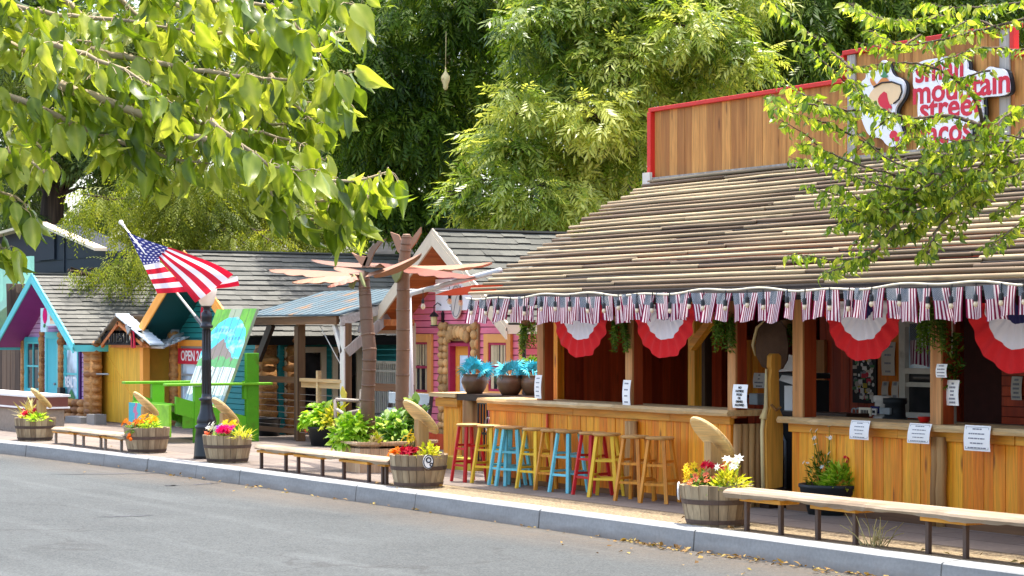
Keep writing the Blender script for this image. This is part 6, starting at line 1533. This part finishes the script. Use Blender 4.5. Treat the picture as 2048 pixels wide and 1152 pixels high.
# dark tub with airy plant
q = pz(1632, 1030); q.y += .2
dt = thing('dark_tub', 'wide dark round tub planter at the left end of the second counter', 'planter', (q.x, q.y, 0), 'large planters'); m = MB(); m.lathe([(.235, 0), (.285, .20), (.31, .21), (.315, .26), (.33, .27), (.33, .30), (.29, .30), (.23, .2)], (q.x, q.y, 0), 28); m.build('tub', M_blackdull, dt, True); MB().lathe([(0, .27), (.25, .265)], (q.x, q.y, 0), 20, cap=False).build('soil', M_soil, dt)
t = bush('airy_plant', 'feathery green plant with thin white flowered stems in the dark tub', [('foliage', (q.x+.14, q.y, .27), .2, .24, 420, T_LL, .10, L_bright, .6, .2), ('foliage', (q.x-.12, q.y, .27), .18, .36, 260, T_LL, .06, L_fern, .8, 0)], (q.x, q.y, .28))
hd_ = bloom('blossoms', t, (q.x-.16, q.y, .46), .20, .42, 26, .026, P_white); stems(t, (q.x-.12, q.y, .27), hd_, L_fern, .004); hd_ = bloom('blossoms', t, (q.x+.24, q.y, .52), .03, .06, 4, .03, P_red); stems(t, (q.x+.24, q.y, .27), hd_, L_fern)
# sparse shrub and dry weed
q = pz(2046, 1052); hx_ = [Vector((q.x+R(-.35, .35), q.y+R(-.1, .1), R(.25, .75))) for _ in range(22)]
t = thing('sparse_shrub', 'thin sparse green shrub in front of the counter at the right edge', 'plant', (q.x, q.y, 0)); stems(t, (q.x, q.y, 0), hx_, L_fern, .006); P = []; D = []
for h in hx_:
    for k in range(16): P.append((h[0]+R(-.08, .08), h[1]+R(-.08, .08), h[2]+R(-.16, .02))); D.append((R(-1, 1), R(-1, 1), R(-.2, 1)))
N = len(P); V, F, rr = scatter(T_LL, np.array(P), np.array(D), rdir(N), RNG.uniform(.03, .055, N), RNG.random(N)); mesh_np('foliage', V, F, rr, L_fern, t)
q = pz(1745, 1092); t = thing('dry_weed', 'dry twiggy weed beside the kerb under the long bench', 'plant', (q.x, q.y, 0)); stems(t, (q.x, q.y, 0), [Vector((q.x+R(-.3, .3), q.y+R(-.12, .12), R(.05, .26))) for _ in range(26)], L_dry, .004)

# ------------------------------------------------------------------ big sign on the parapet
SGV = RV-.10
def sp(zx, zy, v=SGV): return pv(1690+zx*350/2016, 110+zy*200/1152, v)
def smooth_poly(pts, it=2):
    for _ in range(it):
        out = []
        for i in range(len(pts)): a, b = pts[i], pts[(i+1) % len(pts)]; out += [L2(a, b, .25), L2(a, b, .75)]
        pts = out
    return pts
sgn = thing('tacos_sign', 'white cut out sign with red lettering and pepper emblem on the parapet', 'sign', tuple(sp(1200, 600)))
letters = [(800, 120), (900, 60), (1040, 40), (1200, 10), (1380, 30), (1410, 110), (1400, 170), (1480, 180), (1530, 220), (1600, 190), (1660, 125), (1730, 150), (1840, 160), (1880, 270), (1895, 420), (1840, 470), (1600, 480), (1570, 500), (1590, 650), (1570, 760), (1440, 800), (1450, 900), (1420, 1000), (1280, 1010), (1100, 1040), (980, 1010), (900, 1040), (850, 960), (850, 800), (830, 620), (850, 430), (780, 380), (785, 250), (775, 180)]
emb = [(110, 400), (170, 370), (190, 300), (240, 270), (240, 200), (300, 170), (370, 190), (400, 130), (420, 60), (470, 60), (500, 130), (540, 240), (620, 260), (680, 310), (690, 400), (660, 500), (580, 600), (570, 700), (640, 840), (660, 980), (590, 1060), (480, 1050), (420, 950), (280, 950), (200, 780), (160, 620), (190, 500), (120, 450)]
for i, pl_ in enumerate((letters, emb)):
    pts = smooth_poly(pl_); m = MB(); m.prism([sp(a, b) for a, b in pts], (0, .025, 0)); bo = m.build('sign_board', M_signwhite, sgn)
    m = MB(); m.prism([sp(a, b+14, SGV+.03)+Vector((.07, 0, -.0)) for a, b in pts], (0, .02, 0)); m.build('backing', M_black, bo)
    if i == 0:
        ang = -math.atan2(1, 1)*0
        for tx, zx, zy, sz, sx in (('small', 1090, 165, .34, .92), ('mountain', 1330, 380, .34, .96), ('street', 1210, 600, .34, .96), ('tacos', 1160, 890, .36, .86)):
            c = sp(zx, zy); xd = Vector((1, 0, .0)); text_obj('sign_lettering', tx, sz, M_signred, (c.x, SGV-.004, c.z), xd, (0, 0, 1), bo, .003, bold=.007, sx=sx*1.18)
    else:
        def shape(pl2, mat, off, nm): m = MB(); m.prism([sp(a, b, SGV-off) for a, b in smooth_poly(pl2, 1)], (0, .004, 0)); m.build(nm, mat, bo)
        shape([(300, 420), (380, 340), (480, 310), (600, 320), (650, 360), (650, 460), (590, 540), (480, 590), (380, 600), (270, 560), (270, 480)], M_signtan, .006, 'emblem_bulb')
        shape([(380, 480), (470, 400), (500, 560), (540, 590), (520, 650), (440, 620), (380, 560)], M_signred, .011, 'emblem_pepper'); shape([(500, 940), (540, 860), (590, 880), (630, 960), (600, 1000), (550, 980)], M_signred, .011, 'emblem_pepper')
        shape([(280, 260), (330, 280), (360, 350), (420, 260), (480, 260), (520, 320), (420, 320), (350, 370), (300, 340)], M_signorange, .010, 'emblem_husk'); shape([(400, 240), (435, 225), (440, 120), (465, 120), (465, 225), (500, 240), (470, 262), (430, 262)], M_signgreen, .012, 'emblem_stalk')
        m = MB(); ring = [sp(650-0, 360, SGV-.012)]; m.tube([sp(a, b, SGV-.013) for a, b in ((330, 370), (420, 320), (540, 308), (640, 345), (655, 420), (620, 510), (560, 560))], .009, 5); m.build('emblem_line', M_ink, bo)
# ------------------------------------------------------------------ trees behind the shops
T_FR = t_frond(4, .32, .15, .042, .3); T_FR2 = t_frond(4, .30, .13, .036, .45)
def t_feather():
    vs = []; fs = []
    for i in range(10):
        x = .05+.045*i; sg = 1 if i % 2 else -1; k = .11-.006*i; q = len(vs)
        dx, dy, dz = .75, .55*sg, -.35
        vs += [(x, 0, -.55*x*x), (x+dx*k*.5-dy*.02, dy*k*.5+.011, -.55*x*x+dz*k*.4), (x+dx*k, dy*k, -.55*x*x+dz*k), (x+dx*k*.5, dy*k*.5-.011, -.55*x*x+dz*k*.4)]; fs.append((q, q+1, q+2, q+3))
    return np.array(vs), np.array(fs)
T_FE = t_feather()
def make_tree(name, label, cat, trunk_pts, trunk_r, lobes, dens, tmpl, size, lmat, droop, group=None, shell=.45, tone=.5, bark=None, limbs=True, squash=.8, dj=1.0):
    """lobes: (px, py, radius px, depth) measured on the photo; each is a real clump of fronds at that distance"""
    root = Vector(trunk_pts[0]); t = thing(name, label, cat, tuple(root), group)
    m = MB(); tp = [Vector(p) for p in trunk_pts]; m.tube(tp, trunk_r, 10)
    Ps = []; Ds = []; Rn = []; Sz = []
    for (px, py, rp, d) in lobes:
        c = pd(px, py, d); r = rp/FPX*d; n = max(8, int(dens*r*r*12))
        dr = rdir(n); rad = (shell+(1-shell)*RNG.random(n)**.5)
        rad *= 1+.28*np.sin(dr[:, 0]*5+px)*np.sin(dr[:, 1]*4+py)+RNG.normal(0, .10, n)
        off = dr*rad[:, None]*np.array([r, r*dj, r*squash]); P = np.array(c)+off
        D = dr*np.array([1, 1, .35])+RNG.normal(0, .45, (n, 3)); D[:, 2] -= droop
        Ps.append(P); Ds.append(D); Rn.append(np.clip(RNG.normal(tone, .24, n)+RNG.normal(0, .16)+.18*dr[:, 2]*0, 0, 1)); Sz.append(RNG.uniform(.75, 1.3, n)*size)
        if limbs:
            k = min(range(len(tp)), key=lambda i: abs(tp[i].z-(c.z-r*1.2))); s = tp[k]; md = s.lerp(c, .5)+Vector((R(-.3, .3), R(-.3, .3), R(0, .4)))
            rr = trunk_r[k]*.28; m.tube([s, s.lerp(md, .5)+Vector((R(-.1, .1), R(-.1, .1), R(-.1, .1))), md, c], [rr, rr*.7, rr*.45, rr*.15], 6)
            for q in range(4):
                e = c+Vector(dr[q])*r*.9; m.tube([md.lerp(c, R(.2, .9)), c.lerp(e, .5)+Vector((0, 0, .05)), e], [rr*.3, rr*.2, rr*.06], 5)
    m.build('trunk', bark or M_bark, t, True)
    P = np.concatenate(Ps); D = np.concatenate(Ds); rn = np.concatenate(Rn); sz = np.concatenate(Sz); n = len(P)
    Nn = np.stack([RNG.normal(0, .5, n), RNG.normal(0, .5, n), np.ones(n)], 1)
    V, F, rr = scatter(tmpl, P, D, Nn, sz, rn, .08)
    mesh_np('crown', V, F, rr, lmat, t)
    return t
def J(l, d, s=1.2): return [(a, b, r, d+R(-s, s)) for a, b, r in l]
def TP(px, py, d, h, sway=.3):
    p = pd(px, py, d); return [(p.x, p.y, 0), (p.x+sway*.3, p.y, h*.3), (p.x-sway*.2, p.y+.1, h*.6), (p.x+sway, p.y, h)]
pec = [(1060, 50, 62), (1120, 20, 70), (1200, 30, 80), (1290, 40, 80), (1370, 50, 70), (1440, 80, 60), (1500, 120, 45), (1075, 130, 60), (1150, 120, 75), (1240, 130, 80), (1330, 140, 75), (1410, 160, 55),
       (1040, 210, 58), (1110, 210, 65), (1190, 230, 75), (1270, 230, 65), (1340, 240, 50), (975, 285, 42), (1030, 300, 60), (1110, 300, 65), (1190, 320, 65), (1260, 310, 45), (930, 375, 38), (985, 375, 50), (1060, 385, 60), (1140, 400, 60), (1210, 400, 50), (960, 420, 35), (1040, 445, 40), (1110, 460, 36), (1160, 470, 34), (905, 395, 22),
       (1100, -60, 90), (1230, -70, 100), (1360, -50, 90), (1480, -20, 80)]
make_tree('pecan_tree', 'large pale yellow green tree with drooping feathered leaves behind the bar roof', 'tree', TP(1230, 665, 40, 7.5), [.38, .32, .24, .12], J(pec, 38, 1.0), 52, T_FR, 1.0, L_pecan, .45, 'tall trees behind the shops', .35, .55)
dk = [(750, 40, 80), (840, 30, 90), (930, 30, 80), (1000, 60, 60), (700, 130, 70), (780, 140, 85), (870, 160, 80), (950, 150, 70), (1010, 180, 50), (690, 230, 75), (770, 240, 80), (850, 260, 80), (920, 260, 60), (690, 330, 70), (770, 340, 75), (850, 350, 70), (910, 330, 50), (800, 420, 60), (870, 430, 60), (930, 465, 45), (990, 460, 45), (660, 60, 70), (640, 170, 70), (720, 410, 60),
      (760, -60, 100), (900, -70, 110), (1010, -40, 80)]
make_tree('walnut_tree', 'dark green feathered leaf tree between the flag and the pale tree', 'tree', TP(880, 665, 44, 8.5), [.36, .32, .26, .12], J(dk, 42.5, 1.2), 40, T_FR2, 1.15, L_dark, .7, 'tall trees behind the shops', .35, .5)
cy = [(300, 400, 60), (360, 420, 70), (430, 430, 70), (500, 440, 65), (570, 450, 55), (630, 450, 50), (260, 450, 45), (330, 475, 55), (400, 480, 50), (470, 478, 45), (540, 480, 40), (610, 475, 45), (680, 470, 40), (290, 500, 42), (360, 380, 60), (450, 385, 65), (540, 395, 60), (620, 400, 60), (300, 350, 55), (700, 430, 40), (400, 340, 70), (520, 340, 70), (190, 400, 40), (160, 430, 30)]
make_tree('cypress_tree', 'feathery lime green conifer drooping over the lilac shop roof', 'tree', TP(380, 665, 50.5, 7.0), [.30, .26, .20, .08], J(cy, 48.8, 1.0)+J([(300, 505, 34), (262, 515, 34), (225, 532, 26), (190, 543, 20), (160, 546, 14), (140, 542, 9), (240, 552, 20), (290, 545, 24), (320, 530, 30), (210, 556, 12)], 45.3, .2), 62, T_FE, 1.0, L_cyp, 1.1, 'tall trees behind the shops', .3, .55)
rt = [(1460, 40, 70), (1540, 40, 90), (1640, 40, 95), (1740, 30, 95), (1850, 20, 100), (1960, 20, 100), (2060, 30, 90), (1520, 130, 70), (1600, 130, 70), (1680, 130, 60), (1420, 240, 55), (1470, 180, 60), (1360, 310, 45), (1330, 370, 35), (1300, 250, 50), (1760, 110, 70), (1880, 90, 70), (1560, -60, 110), (1750, -70, 120), (1950, -70, 120)]
make_tree('walnut_tree', 'very dark green tree filling the top right behind the parapet', 'tree', TP(1690, 665, 41, 8), [.40, .34, .26, .12], J(rt, 40.5, .9), 40, T_FR2, 1.15, L_dark, .7, 'tall trees behind the shops', .35, .42)
bgt = [(60, 300, 70), (150, 270, 75), (30, 210, 80), (190, 330, 50), (120, 200, 80), (220, 380, 42), (215, 420, 35), (250, 300, 60), (50, 380, 50), (180, 180, 80), (260, 200, 80), (340, 260, 70), (340, 180, 80), (430, 230, 80), (520, 250, 70), (600, 270, 60), (60, 100, 100), (200, 80, 100), (340, 80, 100), (480, 100, 100), (600, 120, 90), (40, 440, 40), (170, 460, 28)]
make_tree('shade_tree', 'broad green tree with thick leaning dark trunk behind the navy building', 'tree', [pd(98, 665, 66), pd(99, 480, 66), pd(106, 400, 66), pd(128, 330, 66), pd(175, 240, 66)], [.42, .38, .36, .34, .2], J(bgt, 66, 2), 22, T_FR2, 1.5, L_wood, .5, 'tall trees behind the shops', .35, .75)
m_ = []
for i in range(64): m_.append((R(-150, 2200), R(-60, 500), R(90, 150), R(74, 84)))
P = []; rn = []
for (px, py, rp, d) in m_:
    c = np.array(pd(px, py, d)); r = rp/FPX*d; n = int(620); dr = rdir(n); P.append(c+dr*(r*RNG.random((n, 1))**.4)*np.array([1, 1, .8])); rn.append(np.clip(RNG.normal(.42, .25, n), 0, 1))
P = np.concatenate(P); rn = np.concatenate(rn); n = len(P)
V, F, rr = scatter(T_OV if False else t_leaflet(.7, .3), P, rdir(n)+np.array([0, 0, -.4]), rdir(n), RNG.uniform(.25, .5, n), rn); o = mesh_np('far_woodland', V, F, rr, L_wood); tag(o, 'mass of far green woodland closing the view behind the tall trees', 'woodland', kind='stuff')
# pale hanging scrap caught in the dark tree
p = pd(891, 160, 40.9); m = MB(); m.lathe([(.008, .24), (.015, .17), (.05, .11), (.085, .06), (.08, -.01), (.05, -.08), (.045, -.15), (.015, -.19)], p, 12); m.blob(p+Vector((.02, -.06, .03)), .035, .04, .045); m.tube([p+Vector((0, 0, .22)), p+Vector((.02, 0, .9))], .006, 5)
tag(m.build('bird_feeder', M_pale, None, True, org=tuple(p)), 'small pale hanging gourd shape high in the dark green tree', 'bird feeder')

# ------------------------------------------------------------------ near branches with broad leaves
TL = [t_leaf(1, .52, .55, .24, .03, 0, side=.08), t_leaf(1, .46, .9, .30, .045, 1.5, side=-.10), t_leaf(1, .56, .25, .16, .04, 3.0, side=.03), t_leaf(1, .44, 1.3, .40, .04, 4.0, side=.14), t_leaf(1, .50, -.3, .34, .04, 2.0, side=-.08), t_leaf(1, .40, 1.7, .6, .05, 5.0, side=.16)]
def leafy(name, label, trunk, trunk_r, twigs, L, step, mat, droop, dscale, bark, bunch=1, tone=.5, tilt=.6):
    root = Vector(trunk[0]); t = thing(name, label, 'tree', tuple(root)); m = MB(); m.tube(trunk, trunk_r, 12); top = Vector(trunk[-1])
    m.build('trunk', M_bark, t, True); m = MB(); P = []; D = []; rn = []
    for tw in twigs:
        r0 = tw[0]; pts = [pd(a, b, d) for a, b, d in tw[1:]]
        if tw[1][0] > 2052 or tw[1][0] < -70 or tw[1][1] < -30:
            a0 = pts[0]; e0 = top-a0; m.tube([top, a0+e0*.6+Vector((0, 0, .08)), a0+e0*.25+Vector((0, 0, .05)), a0], [r0*2.2, r0*1.7, r0*1.3, r0], 7)
        # resample smooth path
        path = []
        for i in range(len(pts)-1):
            p0, p1, p2, p3 = pts[max(i-1, 0)], pts[i], pts[i+1], pts[min(i+2, len(pts)-1)]
            k = max(2, int((p2-p1).length/step))
            for q in range(k):
                s = q/k; path.append(.5*((2*p1)+(p2-p0)*s+(2*p0-5*p1+4*p2-p3)*s*s+(3*p1-p0-3*p2+p3)*s**3))
        path.append(pts[-1]); n = len(path)
        path = [p+Vector((R(-1, 1), R(-1, 1), R(-1, 1)))*step*.12 for p in path]
        m.tube(path, [max(.0015, r0*(1-.85*i/n)) for i in range(n)], 6)
        leaf0 = 0 if r0 < .02*dscale else int(n*.35)
        for i in range(leaf0, n):
            for b in range(bunch):
                d = (path[min(i+1, n-1)]-path[max(i-1, 0)]).normalized(); sd = d.cross(Vector((0, 0, 1))).normalized()*(1 if (i+b) % 2 else -1)
                off = (sd*R(.2, .9)+Vector((R(-.4, .4), R(-.4, .4), R(-.5, .4))))*L*R(.25, .55)*(1 if b == 0 else 1.7)
                base = path[i]+off; m.tube([path[i], path[i]+off*.6+Vector((0, 0, L*.06)), base], L*.012, 4, cap=False)
                dd = sd*R(.1, .7)+d*R(.0, .6)+Vector((R(-.3, .3), R(-.3, .3), -droop*R(.5, 1.25))); P.append(base); D.append(dd); rn.append(R(0, 1))
    m.build('branch', bark, t, True)
    P = np.array(P); D = np.array(D); rn = np.clip((np.array(rn)-.5)*.9+tone, 0, 1); n = len(P); N2 = np.stack([RNG.normal(-.1, tilt, n), RNG.normal(-.3, tilt, n), np.abs(RNG.normal(.8, .3, n))], 1)
    sz = L*RNG.uniform(.5, 1.3, n); Vs = []; Fs = []; Rs = []; o = 0; pick = RNG.integers(0, len(TL), n)
    for k, tm in enumerate(TL):
        q = pick == k
        if not q.any(): continue
        V, F, rr = scatter(tm, P[q], D[q], N2[q], sz[q], rn[q]); rr = rr.reshape(-1, 40); rr[:, 2::5] += .22; rr[:, 1::5] -= .05; rr[:, 3::5] -= .05; rr = np.clip(rr+RNG.normal(0, .05, rr.shape), 0, 1).ravel(); Vs.append(V); Fs.append(F+o); Rs.append(rr); o += len(V)
    mesh_np('foliage', np.concatenate(Vs), np.concatenate(Fs), np.concatenate(Rs), mat, t, True); print(name, n)
    return t
def tw(r, d, *pts, dd=0.0):
    n = len(pts); return [r]+[(a, b, d+dd*i/n) for i, (a, b) in enumerate(pts)]
l = 5.7
LT = [tw(.014, 5.5, (-420, -160), (-150, -40), (60, 20), (250, 40), (400, 70)), tw(.010, 5.6, (250, -60), (420, 0), (560, 10), (640, -6), (716, 12)), tw(.009, 5.8, (300, -20), (420, 40), (540, 70), (640, 70), (700, 62)),
      tw(.012, 5.6, (-200, 20), (20, 90), (180, 150), (330, 190), (470, 215)), tw(.010, 5.7, (330, 55), (420, 70), (470, 60)), tw(.010, 5.5, (180, 100), (330, 130), (470, 150), (600, 160), (716, 142)), tw(.008, 5.9, (430, 180), (540, 190), (640, 210), (690, 200)),
      tw(.014, 5.5, (120, 170), (260, 220), (380, 270), (500, 310), (600, 350), (700, 360), (782, 342)), tw(.010, 5.7, (250, 200), (380, 240), (500, 260), (600, 290), (650, 320)), tw(.009, 5.6, (480, 330), (560, 385), (630, 400), (700, 395), (766, 400)),
      tw(.008, 5.7, (520, 350), (560, 420), (610, 440), (660, 440), (700, 440)), tw(.012, 5.5, (-100, 160), (40, 200), (150, 250), (260, 290), (360, 320), (420, 330)), tw(.009, 5.6, (100, 230), (180, 270), (260, 320), (330, 340)), tw(.009, 5.8, (0, 220), (60, 270), (100, 320)),
      tw(.010, 5.4, (-150, 240), (-40, 290), (40, 310), (90, 345)), tw(.008, 5.5, (-140, 330), (-40, 370), (30, 390), (55, 420)), tw(.008, 5.5, (-130, 430), (-40, 470), (0, 490), (22, 510)), tw(.010, 5.9, (-60, 60), (60, 130), (160, 190), (240, 240)), tw(.010, 6.0, (80, -40), (160, 30), (240, 100), (330, 160), (420, 200)),
      tw(.010, 6.0, (300, -60), (370, 20), (440, 110), (500, 180)), tw(.009, 5.9, (-80, 0), (40, 40), (120, 70), (200, 90)), tw(.009, 5.3, (60, 80), (170, 110), (270, 150), (350, 210)), tw(.008, 5.3, (420, 240), (480, 290), (540, 330), (600, 340)), tw(.008, 5.4, (560, 20), (600, 60), (640, 110)), tw(.008, 5.8, (540, 150), (590, 210), (620, 240), (640, 260)),
      tw(.010, 6.1, (0, -60), (40, 60), (100, 160), (150, 220)), tw(.010, 6.1, (180, -60), (260, 20), (330, 90), (380, 150)), tw(.008, 5.9, (420, -40), (500, 40), (560, 100)), tw(.008, 5.6, (660, 360), (690, 400), (705, 430), (708, 450)), tw(.009, 5.9, (380, 200), (460, 240), (540, 250), (610, 240))]
leafy('leafy_tree', 'near tree with big drooping bright leaves filling the upper left corner', [(-2.6, -1.1, -.19), (-2.7, -1.0, 1.4), (-3.0, -.7, 2.4), tuple(pd(-420, -160, 5.5))], [.15, .12, .08, .03], LT, .084, .031, L_front, 1.1, 1.0, M_twig, 4, .5, .9)
d = 16.4
RT = [tw(.020, d, (2250, 300), (2120, 290), (2010, 285), (1930, 300), (1840, 330)), tw(.016, d, (1965, 262), (1962, 225), (1940, 185), (1900, 152), (1850, 130), (1780, 126), (1700, 138)), tw(.018, d, (1960, 250), (1900, 232), (1830, 236), (1780, 225), (1740, 210), (1700, 200)),
      tw(.012, d, (1705, 140), (1660, 100), (1610, 60), (1560, 20), (1530, -6)), tw(.010, d, (1740, 210), (1690, 165), (1655, 130), (1620, 95), (1595, 85)), tw(.010, d, (1720, 222), (1680, 218), (1630, 200), (1590, 180), (1556, 162)), tw(.010, d, (1700, 230), (1650, 218), (1620, 208), (1565, 215), (1546, 190)),
      tw(.011, d, (1760, 300), (1700, 270), (1650, 245), (1600, 232), (1560, 215)), tw(.011, d, (1790, 350), (1720, 330), (1650, 300), (1600, 262), (1545, 232)), tw(.011, d, (1830, 380), (1760, 370), (1690, 345), (1640, 325), (1585, 318)), tw(.011, d, (1850, 350), (1780, 320), (1740, 290), (1700, 250)),
      tw(.020, d, (2060, 320), (1980, 350), (1900, 370), (1830, 400), (1790, 450), (1750, 500), (1700, 530), (1655, 545)), tw(.010, d, (1720, 515), (1670, 520), (1620, 512), (1580, 508)), tw(.010, d, (1840, 400), (1770, 420), (1720, 400), (1660, 385), (1610, 372)), tw(.012, d, (1960, 360), (1920, 410), (1880, 450), (1860, 490), (1850, 515)), tw(.010, d, (1900, 390), (1850, 440), (1810, 470), (1780, 480)),
      tw(.014, d, (2090, 360), (2040, 330), (1980, 310), (1910, 320), (1860, 300)), tw(.012, d, (2100, 440), (2050, 440), (2010, 470), (1980, 495)), tw(.012, d, (2100, 380), (2040, 400), (2010, 420), (1990, 430)), tw(.014, d, (2120, 90), (2040, 100), (1970, 95), (1900, 115), (1830, 140)), tw(.014, d, (2120, 20), (2040, 40), (1960, 60), (1880, 80), (1800, 90), (1740, 60)),
      tw(.010, d, (1900, 30), (1830, 40), (1770, 40), (1720, 20), (1700, 8)), tw(.010, d, (2080, 0), (2000, 10), (1920, 15), (1840, 10)), tw(.010, d, (1840, 70), (1790, 100), (1750, 90), (1715, 85)), tw(.010, d, (2000, 60), (1950, 40), (1900, 60), (1870, 100)), tw(.012, d, (2080, 200), (2030, 220), (1990, 250), (1950, 290)), tw(.010, d, (1990, 300), (1940, 280), (1880, 290), (1820, 270)),
      tw(.010, d, (1900, 330), (1870, 360), (1840, 380), (1800, 400)), tw(.010, d, (2000, 290), (1960, 330), (1930, 370), (1900, 400)), tw(.010, d, (1850, 240), (1810, 270), (1790, 300), (1770, 340)), tw(.010, d, (1790, 225), (1750, 260), (1730, 290), (1700, 310)), tw(.010, d, (2060, 250), (2020, 290), (1990, 330), (1960, 350)), tw(.010, d, (1980, 140), (1940, 150), (1900, 170)), tw(.010, d, (1880, 350), (1830, 345), (1790, 365), (1750, 350)), tw(.008, d, (2080, 340), (2030, 350), (1980, 370), (1940, 400)), tw(.008, d, (2060, 280), (2010, 270), (1960, 270), (1910, 290)), tw(.008, d, (1940, 300), (1890, 320), (1850, 345), (1810, 350)), tw(.008, d, (1960, 340), (1910, 350), (1860, 370), (1820, 390)), tw(.008, d, (1900, 400), (1870, 430), (1840, 440), (1820, 460)), tw(.008, d, (1700, 320), (1660, 315), (1620, 290), (1590, 290)), tw(.008, d, (1740, 410), (1700, 420), (1670, 400), (1640, 400))]
for _ in range(34):
    s_ = R(0, 1); cx_ = 2030-s_*300+R(-40, 40); cy_ = 300+s_*150+R(-60, 45); an = R(-.6, 1.2); ln = R(45, 95)
    RT.append(tw(.006, d, (cx_, cy_), (cx_-ln*.5*math.cos(an), cy_+ln*.5*math.sin(an)-6), (cx_-ln*math.cos(an), cy_+ln*math.sin(an))))
RT += [tw(.008, d, (1780, 240), (1750, 215), (1720, 190), (1705, 160)), tw(.008, d, (1830, 250), (1850, 280), (1860, 310), (1850, 340))]
RT = [[x[0]]+[(a, b, c+R(-.45, .45)) for a, b, c in x[1:]] for x in RT]
M_twig2 = paint('dark_twig', S(88, 72, 58), .8, .3)
leafy('leafy_tree', 'street tree with thin twigs and small yellow green leaves hanging over the tacos sign', [(-11.3, 12.35, 0), (-11.4, 12.35, 1.6), (-11.5, 12.4, 2.4), tuple(pd(2250, 300, d))], [.14, .12, .09, .05], RT, .078, .046, L_right, .7, 2.2, M_twig2, 3, .5, .8)
